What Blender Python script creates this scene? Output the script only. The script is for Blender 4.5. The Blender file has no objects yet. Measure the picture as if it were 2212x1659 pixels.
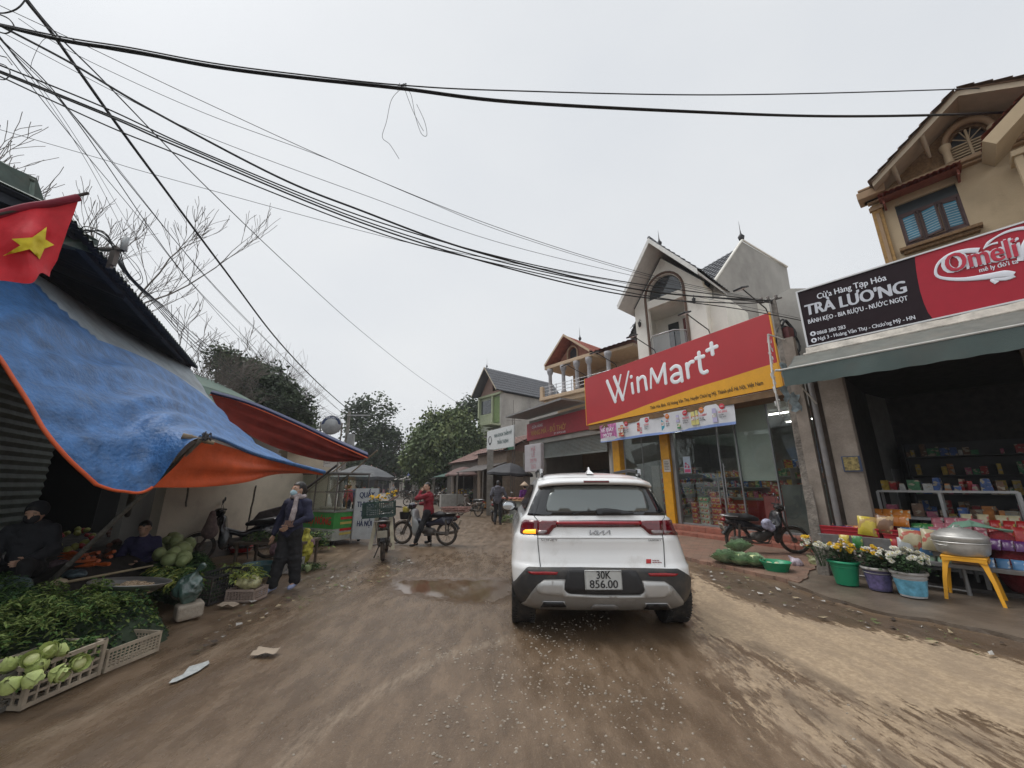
import bpy, math, random
import numpy as np
from mathutils import Vector, Matrix, noise, geometry
random.seed(7); RNG=np.random.default_rng(7)
SC=bpy.context.scene; COL=SC.collection
R=math.radians
# ---------------- camera ----------------
FPX=830.0; CXP=1106.0; CYP=829.5; HZ=1047.0; CAMH=1.5
PITCH=math.atan((HZ-CYP)/FPX)
cam=bpy.data.cameras.new('camera'); camo=bpy.data.objects.new('camera',cam); COL.objects.link(camo)
cam.sensor_width=36; cam.lens=36*FPX/2212.0; cam.clip_end=2000; cam.clip_start=.05
camo.location=(0,0,CAMH); camo.rotation_euler=(math.pi/2+PITCH,0,0); SC.camera=camo
# ---------------- world (overcast) ----------------
W=bpy.data.worlds.new('World'); SC.world=W; W.use_nodes=True
SUN_EL=R(60); SUN_AZ=R(285)
def build_world():
    nt=W.node_tree; N=nt.nodes; L=nt.links; N.clear()
    out=N.new('ShaderNodeOutputWorld'); bg=N.new('ShaderNodeBackground')
    sky=N.new('ShaderNodeTexSky'); sky.sky_type='NISHITA'; sky.sun_disc=False
    sky.sun_elevation=SUN_EL; sky.sun_rotation=SUN_AZ; sky.dust_density=4; sky.air_density=1.5
    hs=N.new('ShaderNodeHueSaturation'); hs.inputs['Saturation'].default_value=.12; hs.inputs['Value'].default_value=1
    L.new(sky.outputs[0],hs.inputs['Color'])
    tc=N.new('ShaderNodeTexCoord'); mp=N.new('ShaderNodeMapping'); mp.inputs['Scale'].default_value=(1.2,1.2,2.2)
    L.new(tc.outputs['Generated'],mp.inputs[0])
    nz=N.new('ShaderNodeTexNoise'); nz.inputs['Scale'].default_value=1.6; nz.inputs['Detail'].default_value=4; nz.inputs['Roughness'].default_value=.45
    L.new(mp.outputs[0],nz.inputs['Vector'])
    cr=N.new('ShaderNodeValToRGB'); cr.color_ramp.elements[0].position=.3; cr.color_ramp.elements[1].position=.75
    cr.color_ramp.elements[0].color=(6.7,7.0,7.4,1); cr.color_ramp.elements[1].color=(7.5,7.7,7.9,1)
    L.new(nz.outputs[0],cr.inputs[0])
    mx=N.new('ShaderNodeMix'); mx.data_type='RGBA'; mx.inputs[0].default_value=.88
    L.new(hs.outputs[0],mx.inputs[6]); L.new(cr.outputs[0],mx.inputs[7])
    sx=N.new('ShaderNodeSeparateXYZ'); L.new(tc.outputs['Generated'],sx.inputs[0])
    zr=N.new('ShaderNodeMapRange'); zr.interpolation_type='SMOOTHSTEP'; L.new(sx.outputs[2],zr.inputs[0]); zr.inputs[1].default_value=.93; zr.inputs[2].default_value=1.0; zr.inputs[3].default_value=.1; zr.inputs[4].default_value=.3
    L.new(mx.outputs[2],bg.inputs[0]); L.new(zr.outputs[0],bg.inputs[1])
    L.new(bg.outputs[0],out.inputs[0])
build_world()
sl=bpy.data.lights.new('sun','SUN'); sl.energy=1.4; sl.angle=R(30); sl.color=(1,.97,.93)
so=bpy.data.objects.new('sun',sl); COL.objects.link(so)
_sd=Vector((math.sin(SUN_AZ)*math.cos(SUN_EL),math.cos(SUN_AZ)*math.cos(SUN_EL),math.sin(SUN_EL)))
so.rotation_euler=_sd.to_track_quat('Z','Y').to_euler(); so.location=(0,0,30)
SC.view_settings.view_transform='Standard'; SC.view_settings.look='None'; SC.view_settings.exposure=0.2; SC.view_settings.gamma=1
SC.cycles.max_bounces=6; SC.cycles.transparent_max_bounces=12; SC.cycles.use_denoising=True
# ---------------- pixel helpers (photo px of a 2212 wide view -> world) ----------------
SP,CP=math.sin(PITCH),math.cos(PITCH)
def ray(px,py):
    cx=(px-CXP)/FPX; cy=(CYP-py)/FPX
    return Vector((cx,CP-cy*SP,SP+cy*CP))
def G(px,py,z=0.0):
    r=ray(px,py); t=(z-CAMH)/r.z; return Vector((r.x*t,r.y*t,z))
def PY(px,py,Y):
    r=ray(px,py); t=Y/r.y; return Vector((r.x*t,Y,CAMH+r.z*t))
def PX(px,py,X):
    r=ray(px,py); t=X/r.x; return Vector((X,r.y*t,CAMH+r.z*t))
def PP(px,py,p,d):
    r=ray(px,py); n=(-d[1],d[0]); den=r.x*n[0]+r.y*n[1]
    t=(p[0]*n[0]+p[1]*n[1])/den; return Vector((r.x*t,r.y*t,CAMH+r.z*t))
class Fr:   # local frame: x along facade (to the right), y inward, z up
    def __init__(s,p,rz): s.p=Vector((p[0],p[1],p[2] if len(p)>2 else 0)); s.rz=rz; s.M=Matrix.Translation(s.p)@Matrix.Rotation(rz,4,'Z'); s.I=s.M.inverted(); s.d=(math.cos(rz),math.sin(rz))
    def L(s,px,py,v=0):    # pixel -> local point on plane y=v
        n=Vector((-s.d[1],s.d[0])); q=(s.p.x+n.x*v,s.p.y+n.y*v)
        return s.I@PP(px,py,q,s.d)
    def S(s,px,py,u):      # pixel -> local point on plane x=u
        q=(s.p.x+s.d[0]*u,s.p.y+s.d[1]*u); return s.I@PP(px,py,q,(-s.d[1],s.d[0]))
    def w(s,v): return s.M@Vector(v)
# ---------------- materials ----------------
_mc={}
def lin(c): return tuple(((x/255.)/12.92 if x/255.<=.04045 else (((x/255.)+.055)/1.055)**2.4) for x in c)
def M(name,col=(.5,.5,.5),rough=.6,metal=0.,var=.15,scale=6.,bump=0.,bscale=40.,dirt=0.,dcol=(.16,.115,.08),emit=0.,spec=.5,coat=0.,alpha=1.,trans=0.,stretch=None,sss=0.,back=None,sheen=0.):
    if name in _mc: return _mc[name]
    m=bpy.data.materials.new(name); _mc[name]=m; m.use_nodes=True
    nt=m.node_tree; N=nt.nodes; L=nt.links; b=N['Principled BSDF']
    b.inputs['Roughness'].default_value=rough; b.inputs['Metallic'].default_value=metal
    b.inputs['Specular IOR Level'].default_value=spec; b.inputs['Coat Weight'].default_value=coat
    b.inputs['Coat Roughness'].default_value=.08
    if trans: b.inputs['Transmission Weight'].default_value=trans
    if alpha<1: b.inputs['Alpha'].default_value=alpha
    tc=N.new('ShaderNodeTexCoord'); src=tc.outputs['Object']
    if stretch:
        mp=N.new('ShaderNodeMapping'); mp.inputs['Scale'].default_value=stretch; L.new(src,mp.inputs[0]); src=mp.outputs[0]
    nz=N.new('ShaderNodeTexNoise'); nz.inputs['Scale'].default_value=scale; nz.inputs['Detail'].default_value=6; nz.inputs['Roughness'].default_value=.6
    L.new(src,nz.inputs['Vector'])
    mr=N.new('ShaderNodeMapRange'); mr.inputs[1].default_value=.3; mr.inputs[2].default_value=.7; mr.inputs[3].default_value=1-var; mr.inputs[4].default_value=1+var
    L.new(nz.outputs[0],mr.inputs[0])
    mul=N.new('ShaderNodeVectorMath'); mul.operation='SCALE'; mul.inputs[0].default_value=col[:3]; L.new(mr.outputs[0],mul.inputs[3])
    c=mul.outputs[0]
    if back:
        ge=N.new('ShaderNodeNewGeometry'); mb=N.new('ShaderNodeMix'); mb.data_type='RGBA'
        mul2=N.new('ShaderNodeVectorMath'); mul2.operation='SCALE'; mul2.inputs[0].default_value=back; L.new(mr.outputs[0],mul2.inputs[3])
        L.new(ge.outputs['Backfacing'],mb.inputs[0]); L.new(c,mb.inputs[6]); L.new(mul2.outputs[0],mb.inputs[7]); c=mb.outputs[2]
    if dirt>0:
        n2=N.new('ShaderNodeTexNoise'); n2.inputs['Scale'].default_value=scale*.6; n2.inputs['Detail'].default_value=8; n2.inputs['Roughness'].default_value=.7
        L.new(tc.outputs['Object'],n2.inputs['Vector'])
        m2=N.new('ShaderNodeMapRange'); m2.inputs[1].default_value=.62-dirt*.3; m2.inputs[2].default_value=.8-dirt*.15; m2.inputs[3].default_value=0; m2.inputs[4].default_value=min(1,.35+dirt*.6)
        L.new(n2.outputs[0],m2.inputs[0])
        mx=N.new('ShaderNodeMix'); mx.data_type='RGBA'; mx.inputs[7].default_value=(*dcol,1)
        L.new(m2.outputs[0],mx.inputs[0]); L.new(c,mx.inputs[6]); c=mx.outputs[2]
    L.new(c,b.inputs['Base Color'])
    if emit: b.inputs['Emission Strength'].default_value=emit; b.inputs['Emission Color'].default_value=(*col[:3],1)
    if sss: b.inputs['Subsurface Weight'].default_value=sss; b.inputs['Subsurface Scale'].default_value=.02
    if bump:
        bn=N.new('ShaderNodeBump'); bn.inputs['Strength'].default_value=bump; bn.inputs['Distance'].default_value=.02
        n3=N.new('ShaderNodeTexNoise'); n3.inputs['Scale'].default_value=bscale; n3.inputs['Detail'].default_value=5
        L.new(src,n3.inputs['Vector']); L.new(n3.outputs[0],bn.inputs['Height']); L.new(bn.outputs[0],b.inputs['Normal'])
    return m
def MS(name,r,g,b_,k=1.0,**kw):   # from the photo's 8 bit colour, k scales to an albedo
    c=lin((r,g,b_)); return M(name,tuple(x*k for x in c),**kw)
# ---------------- mesh builder ----------------
def obj(name,me,parent=None,label=None,cat=None,group=None,kind=None):
    o=bpy.data.objects.new(name,me); COL.objects.link(o)
    if parent: o.parent=parent
    tag(o,label,cat,group,kind); return o
def tag(o,label=None,cat=None,group=None,kind=None):
    if label: o['label']=label
    if cat: o['category']=cat
    if group: o['group']=group
    if kind: o['kind']=kind
    return o
def thing(name,label,cat,loc=(0,0,0),rz=0,group=None):
    o=bpy.data.objects.new(name,None); COL.objects.link(o); o.empty_display_size=.1
    o.location=loc; o.rotation_euler=(0,0,rz); return tag(o,label,cat,group)
def tmat(o):
    m=Matrix.LocRotScale(o.location,o.rotation_euler,o.scale)
    return tmat(o.parent)@m if o.parent else m
class MB:
    def __init__(s,T=None): s.v=[]; s.f=[]; s.m=[]; s.s=[]; s.T=T
    def add(s,vs,fs,mat=0,smooth=False,T=None):
        n=len(s.v); T2=T if s.T is None else (s.T@T if T is not None else s.T)
        if T2 is not None: s.v.extend(tuple(T2@Vector(v)) for v in vs)
        else: s.v.extend(tuple(v) for v in vs)
        s.f.extend(tuple(i+n for i in f) for f in fs); s.m.extend([mat]*len(fs)); s.s.extend([smooth]*len(fs)); return s
    def box(s,c,d,mat=0,rot=None,T=None,taper=1.0,jit=0):
        x,y,z=d[0]/2,d[1]/2,d[2]/2; t=taper
        vs=[(-x,-y,-z),(x,-y,-z),(x,y,-z),(-x,y,-z),(-x*t,-y*t,z),(x*t,-y*t,z),(x*t,y*t,z),(-x*t,y*t,z)]
        if jit: vs=[tuple(a+random.uniform(-jit,jit) for a in v) for v in vs]
        m=Matrix.Translation(c)
        if rot is not None: m=m@(Matrix.Rotation(rot,4,'Z') if isinstance(rot,(int,float)) else rot)
        if T is not None: m=T@m
        return s.add(vs,[(0,3,2,1),(4,5,6,7),(0,1,5,4),(1,2,6,5),(2,3,7,6),(3,0,4,7)],mat,False,m)
    def b2(s,a,b,mat=0,T=None):
        return s.box(((a[0]+b[0])/2,(a[1]+b[1])/2,(a[2]+b[2])/2),(abs(b[0]-a[0]),abs(b[1]-a[1]),abs(b[2]-a[2])),mat,T=T)
    def tube(s,pts,r,n=8,mat=0,caps=True,smooth=True,T=None,flat=None,closed=False):
        P=[Vector(p) for p in pts]; k=len(P); rs=r if isinstance(r,(list,tuple)) else [r]*k
        vs=[];fs=[]; up=None
        for i in range(k):
            if closed: d=P[(i+1)%k]-P[i-1]
            else: d=P[min(i+1,k-1)]-P[max(i-1,0)]
            if d.length<1e-9: d=Vector((0,0,1))
            d.normalize()
            if up is None:
                up=Vector((0,0,1)) if abs(d.z)<.95 else Vector((1,0,0))
            a=up.cross(d); a=a.normalized() if a.length>1e-6 else Vector((1,0,0)); b=d.cross(a).normalized(); up=b
            for j in range(n):
                t=2*math.pi*j/n; q=P[i]+(a*math.cos(t)+b*math.sin(t))*rs[i]
                if flat is not None:
                    fn,fk=flat; dd=(q-P[i]).dot(fn); q=q-fn*dd*(1-fk)
                vs.append(q)
        m=k if closed else k-1
        for i in range(m):
            i2=(i+1)%k
            for j in range(n):
                j2=(j+1)%n; fs.append((i*n+j,i*n+j2,i2*n+j2,i2*n+j))
        s.add(vs,fs,mat,smooth,T)
        if caps and not closed:
            s.add(vs[:n],[tuple(range(n-1,-1,-1))],mat,False,T); s.add(vs[-n:],[tuple(range(n))],mat,False,T)
        return s
    def lathe(s,prof,n=24,mat=0,T=None,smooth=True,ex=1.0,jit=0,caps=True):
        vs=[];fs=[];k=len(prof)
        for (r,z) in prof:
            for j in range(n):
                t=2*math.pi*j/n; rr=r*(1+random.uniform(-jit,jit)) if jit else r
                vs.append((rr*math.cos(t),rr*math.sin(t)*ex,z))
        for i in range(k-1):
            for j in range(n):
                j2=(j+1)%n; fs.append((i*n+j,i*n+j2,(i+1)*n+j2,(i+1)*n+j))
        if caps and prof[0][0]>1e-4: fs.append(tuple(range(n-1,-1,-1)))
        if caps and prof[-1][0]>1e-4: fs.append(tuple((k-1)*n+j for j in range(n)))
        return s.add(vs,fs,mat,smooth,T)
    def grid(s,A,mat=0,smooth=True,T=None,closeu=False,flip=False):
        nu=len(A); nv=len(A[0]); vs=[p for r in A for p in r]; fs=[]
        for i in range(nu if closeu else nu-1):
            i2=(i+1)%nu
            for j in range(nv-1):
                f=(i*nv+j,i2*nv+j,i2*nv+j+1,i*nv+j+1); fs.append(f[::-1] if flip else f)
        return s.add(vs,fs,mat,smooth,T)
    def ngon(s,pts,mat=0,T=None): return s.add(pts,[tuple(range(len(pts)))],mat,False,T)
    def prism(s,pts,vec,mat=0,T=None,smat=None):
        n=len(pts); v=Vector(vec); vs=[Vector(p) for p in pts]+[Vector(p)+v for p in pts]
        s.add(vs,[tuple(range(n)),tuple(range(2*n-1,n-1,-1))],mat,False,T)
        s.add(vs,[(i,i+n,(i+1)%n+n,(i+1)%n) for i in range(n)],mat if smat is None else smat,False,T); return s
    def sphere(s,c,r,n=12,mat=0,T=None,sc=(1,1,1),jit=0,smooth=True):
        m=Matrix.Translation(c)@Matrix.Diagonal((sc[0],sc[1],sc[2],1))
        if T is not None: m=T@m
        k=max(4,n//2); return s.lathe([(r*math.sin(math.pi*i/k)+1e-5,-r*math.cos(math.pi*i/k)) for i in range(k+1)],n,mat,m,smooth,jit=jit)
    def build(s,name,mats,parent=None,label=None,cat=None,group=None,kind=None,world=False,bevel=0,recalc=False,origin=True,bseg=2,sub=0,smoothall=None):
        vs=s.v
        if world and parent is not None:
            I=tmat(parent).inverted(); vs=[tuple(I@Vector(v)) for v in vs]
        off=None
        if parent is None and origin and vs:
            a=np.array(vs); mn=a.min(0); mx=a.max(0); off=((mn[0]+mx[0])/2,(mn[1]+mx[1])/2,mn[2]); vs=(a-np.array(off)).tolist()
        me=bpy.data.meshes.new(name); me.from_pydata(vs,[],s.f)
        for m in (mats if isinstance(mats,(list,tuple)) else [mats]): me.materials.append(m)
        me.polygons.foreach_set('material_index',s.m); me.polygons.foreach_set('use_smooth',s.s if smoothall is None else [smoothall]*len(s.f))
        me.update()
        if recalc:
            import bmesh
            bm=bmesh.new(); bm.from_mesh(me); bmesh.ops.recalc_face_normals(bm,faces=bm.faces); bm.to_mesh(me); bm.free()
        o=obj(name,me,parent,label,cat,group,kind)
        if off: o.location=off
        if bevel:
            b=o.modifiers.new('b','BEVEL'); b.width=bevel; b.segments=bseg; b.limit_method='ANGLE'; b.angle_limit=R(40)
        if sub:
            b=o.modifiers.new('s','SUBSURF'); b.levels=sub; b.render_levels=sub
        return o
def npmesh(name,V,Fq,mats,parent=None,smooth=False,mi=None,**tags):
    """V (n,3) array, Fq (m,k) array of polygons of equal size"""
    V=np.asarray(V,dtype=np.float32); Fq=np.asarray(Fq,dtype=np.int32); off=None
    if parent is None:
        mn=V.min(0); mx=V.max(0); off=np.array([(mn[0]+mx[0])/2,(mn[1]+mx[1])/2,mn[2]],dtype=np.float32); V=V-off
    me=bpy.data.meshes.new(name); k=Fq.shape[1]
    me.vertices.add(len(V)); me.vertices.foreach_set('co',V.ravel())
    me.loops.add(Fq.size); me.loops.foreach_set('vertex_index',Fq.ravel())
    me.polygons.add(len(Fq)); me.polygons.foreach_set('loop_start',np.arange(0,Fq.size,k,dtype=np.int32))
    me.polygons.foreach_set('loop_total',np.full(len(Fq),k,dtype=np.int32))
    if mi is not None: me.polygons.foreach_set('material_index',np.asarray(mi,dtype=np.int32))
    for m in (mats if isinstance(mats,(list,tuple)) else [mats]): me.materials.append(m)
    me.update(calc_edges=True); me.polygons.foreach_set('use_smooth',np.full(len(Fq),smooth)); me.validate()
    o=obj(name,me,parent,**tags)
    if off is not None: o.location=tuple(float(x) for x in off)
    return o
# smooth-union distance field -> one continuous surface (surface nets)
def sdf(prims,res=.02,k=.03,pad=.06):
    P=[]; mn=np.full(3,1e9); mx=-mn
    for p in prims:
        if p[0]=='c': a,b,ra,rb=np.array(p[1],float),np.array(p[2],float),p[3],p[4]; r=max(ra,rb); mn=np.minimum(mn,np.minimum(a,b)-r); mx=np.maximum(mx,np.maximum(a,b)+r)
        else: c,rr=np.array(p[1],float),np.array(p[2],float); r=rr.max(); mn=np.minimum(mn,c-r); mx=np.maximum(mx,c+r)
    mn-=pad; mx+=pad; n=np.ceil((mx-mn)/res).astype(int)+1
    X,Y,Z=np.meshgrid(*[mn[i]+np.arange(n[i])*res for i in range(3)],indexing='ij')
    Q=np.stack([X,Y,Z],-1); D=None
    for p in prims:
        kk=k
        if p[0]=='c':
            a,b=np.array(p[1],float),np.array(p[2],float); ra,rb=p[3],p[4]; ab=b-a; L2=max(ab@ab,1e-9)
            t=np.clip(((Q-a)@ab)/L2,0,1); d=np.linalg.norm(Q-a-t[...,None]*ab,axis=-1)-(ra+(rb-ra)*t)
            if len(p)>5: kk=p[5]
        else:
            c,rr=np.array(p[1],float),np.array(p[2],float); q=Q-c
            if len(p)>3 and p[3] is not None: q=q@np.array(p[3])   # columns = local axes
            k0=np.linalg.norm(q/rr,axis=-1); k1=np.linalg.norm(q/(rr*rr),axis=-1)+1e-9; d=k0*(k0-1)/k1; d=np.where(k0<1e-3,-rr.min(),d)
        if D is None: D=d
        else:
            h=np.clip(.5+.5*(D-d)/kk,0,1); D=D*(1-h)+d*h-kk*h*(1-h)
    s=D<0; e=[]
    c=np.zeros(tuple(n-1),int)
    for i in (0,1):
        for j in (0,1):
            for l in (0,1): c+=s[i:n[0]-1+i,j:n[1]-1+j,l:n[2]-1+l]
    act=(c>0)&(c<8); idx=-np.ones(act.shape,int); ii=np.argwhere(act); idx[act]=np.arange(len(ii))
    acc=np.zeros((len(ii),3)); cnt=np.zeros(len(ii)); cor=[(0,0,0),(1,0,0),(0,1,0),(1,1,0),(0,0,1),(1,0,1),(0,1,1),(1,1,1)]
    for a in range(8):
        for b in range(a+1,8):
            A,B=cor[a],cor[b]
            if sum(abs(A[q]-B[q]) for q in range(3))!=1: continue
            da=D[ii[:,0]+A[0],ii[:,1]+A[1],ii[:,2]+A[2]]; db=D[ii[:,0]+B[0],ii[:,1]+B[1],ii[:,2]+B[2]]
            mk=(da<0)!=(db<0); t=np.where(mk,da/(da-db+1e-12),0)
            pt=np.array(A)+t[:,None]*(np.array(B)-np.array(A)); acc[mk]+=pt[mk]; cnt[mk]+=1
    V=mn+(ii+acc/cnt[:,None])*res; F=[]
    for ax in range(3):
        o1,o2=(ax+1)%3,(ax+2)%3
        sl0=[slice(None)]*3; sl1=[slice(None)]*3; sl0[ax]=slice(0,-1); sl1[ax]=slice(1,None)
        ch=s[tuple(sl0)]!=s[tuple(sl1)]; w=np.argwhere(ch); w=w[(w[:,o1]>0)&(w[:,o2]>0)&(w[:,o1]<n[o1]-1)&(w[:,o2]<n[o2]-1)]
        ins=s[w[:,0],w[:,1],w[:,2]]; q=[]
        for (u,v) in ((0,0),(1,0),(1,1),(0,1)):
            t=w.copy(); t[:,o1]-=u; t[:,o2]-=v; q.append(idx[t[:,0],t[:,1],t[:,2]])
        q=np.stack(q,1); q[~ins]=q[~ins][:,::-1]; F.append(q)
    return V,np.concatenate(F)
def sobj(name,prims,mat,parent,res=.02,k=.03,extra=None,T=None,mi=None,wr=0,**tags):
    V,F=sdf(prims,res,k)
    if wr: V=V+np.array([tuple(noise.noise_vector(Vector((v[0]*9,v[1]*9,v[2]*14)))*wr+noise.noise_vector(Vector((v[0]*22+5,v[1]*22,v[2]*30)))*wr*.5) for v in V])
    if extra:
        for (v,f) in extra: F=np.concatenate([F,f+len(V)]); V=np.concatenate([V,v])
    if T is not None: V=V@np.array(T.to_3x3()).T+np.array(T.translation)
    idx=mi(V[F].mean(1)) if mi else None
    return npmesh(name,V,F,mat,parent,smooth=True,mi=idx,**tags)
# text -> mesh
def text(name,body,size,mat,parent,T,bold=0.,align='CENTER',w=1.0,fit=None,**tags):
    for a,b in (('Ơ',"O'"),('Ờ',"Ò'"),('Ớ',"Ó'"),('Ợ',"Ọ'"),('Ở',"Ỏ'"),('ơ',"o'"),('ờ',"ò'"),('ớ',"ó'"),('ử',"ủ'")): body=body.replace(a,b)
    cu=bpy.data.curves.new('tmp','FONT'); cu.body=body; cu.size=size; cu.align_x=align; cu.resolution_u=3
    to=bpy.data.objects.new('tmp',cu); COL.objects.link(to); dg=bpy.context.evaluated_depsgraph_get()
    me0=bpy.data.meshes.new_from_object(to.evaluated_get(dg)); V=np.array([v.co[:] for v in me0.vertices]); F=[tuple(p.vertices) for p in me0.polygons]
    bpy.data.objects.remove(to); bpy.data.curves.remove(cu); bpy.data.meshes.remove(me0)
    # separate islands a hair so that overlapping contours never share a plane
    par=list(range(len(V)))
    def find(a):
        while par[a]!=a: par[a]=par[par[a]]; a=par[a]
        return a
    for f in F:
        for q in f[1:]: par[find(q)]=find(f[0])
    V=V.copy(); rk={}
    for i in range(len(V)):
        r=find(i); rk.setdefault(r,len(rk)%5); V[i,2]+=rk[r]*.0002
    if fit: w=fit/np.ptp(V[:,0])
    V[:,0]*=w; vs=[];fs=[]
    for j,o in enumerate((0.,) if not bold else (-1.,-.33,.33,1.)):
        n=len(vs); Q=V.copy(); Q[:,0]+=o*bold*size; Q[:,1]+=(j%2)*bold*size*.5; Q[:,2]+=.0012*j
        vs+=Q.tolist(); fs+=[tuple(i+n for i in f) for f in F]
    mb=MB(); mb.add(vs,fs,0,False,T); return mb.build(name,mat,parent,**tags)
def TX(frame_T): return frame_T@Matrix.Rotation(math.pi/2,4,'X')   # text plane -> facade plane facing -y
def poly_patch(poly,proj,step,off,thick):
    """2D outline -> refined surface following proj(x,z)->Vector, with a rim"""
    pts=[];n=len(poly)
    for i in range(n):
        a=Vector(poly[i]); b=Vector(poly[(i+1)%n]); k=max(1,int((b-a).length/step))
        for j in range(k): pts.append(a.lerp(b,j/k))
    nb=len(pts); xs=[p.x for p in pts]; zs=[p.y for p in pts]; inner=[]
    def inside(x,z):
        c=False
        for i in range(nb):
            p,q=pts[i],pts[i-1]
            if (p.y>z)!=(q.y>z) and x<(q.x-p.x)*(z-p.y)/(q.y-p.y)+p.x: c=not c
        return c
    x=min(xs)+step/2
    while x<max(xs):
        z=min(zs)+step/2
        while z<max(zs):
            if inside(x,z) and min((p-Vector((x,z))).length for p in pts)>step*.5: inner.append(Vector((x,z)))
            z+=step
        x+=step
    r=geometry.delaunay_2d_cdt(pts+inner,[],[list(range(nb))],1,1e-6)
    ov,of=r[0],r[2]; top=[proj(v.x,v.y) for v in ov]
    V=[tuple(p+n*off) for p,n in top]; F=[]
    for f in of:
        a,b,c=[ov[i] for i in f[:3]]; s=(b.x-a.x)*(c.y-a.y)-(b.y-a.y)*(c.x-a.x)
        F.append(tuple(f) if s>0 else tuple(f)[::-1])
    from collections import Counter
    E=Counter()
    for f in F:
        for i in range(len(f)): E[(f[i],f[(i+1)%len(f)])]+=1
    m=len(V); V+=[tuple(p+n*(off-thick)) for p,n in top]
    for (a,b) in list(E):
        if (b,a) not in E: F.append((b,a,a+m,b+m))
    return V,F
# ================= ground =================
def axis(lo,hi,fine_lo,fine_hi,fine,grow,mx):
    a=[fine_lo]; 
    while a[-1]<fine_hi: a.append(a[-1]+fine)
    s=fine
    while a[-1]<hi: s=min(s*grow,mx); a.append(a[-1]+s)
    s=fine; b=[fine_lo]
    while b[-1]>lo: s=min(s*grow,mx); b.append(b[-1]-s)
    return np.array(b[::-1][:-1]+a)
def polydist(P,poly):
    """signed distance, positive inside"""
    x,y=P[:,0],P[:,1]; d=np.full(len(x),1e9); ins=np.zeros(len(x),bool); n=len(poly)
    for i in range(n):
        ax,ay=poly[i]; bx,by=poly[(i+1)%n]; ex,ey=bx-ax,by-ay
        t=np.clip(((x-ax)*ex+(y-ay)*ey)/(ex*ex+ey*ey+1e-12),0,1); d=np.minimum(d,np.hypot(x-ax-ex*t,y-ay-ey*t))
        c=((ay>y)!=(by>y)); xx=ex*(y-ay)/(ey if abs(ey)>1e-12 else 1e-12)+ax; ins^=c&(x<xx)
    return np.where(ins,d,-d)
def gp(*pts): return [tuple(G(*p)[:2]) for p in pts]
DRY=gp((1494,1235),(1540,1262),(1596,1294),(1753,1340),(1935,1370),(2058,1395),(2240,1436),(2330,1659),(2240,1592),(2107,1542),(1886,1522),(1760,1475),(1660,1420),(1560,1384),(1500,1370))
MIX=gp((1490,1362),(1560,1380),(1760,1470),(2107,1540),(2330,1600),(2330,1720),(1950,1720),(1730,1640),(1600,1560),(1560,1470))
WET=gp((835,1252),(1000,1252),(1110,1250),(1110,1285),(1060,1300),(960,1290),(860,1276))
WET2=gp((380,1400),(620,1300),(820,1215),(1000,1190),(1110,1195),(1110,1320),(900,1420),(600,1560),(300,1659),(100,1659),(100,1560))
DRK=gp((1505,1225),(1590,1238),(1720,1278),(1880,1328),(2050,1358),(2240,1392),(2240,1426),(2058,1388),(1935,1364),(1753,1333),(1600,1285),(1540,1255))
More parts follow.
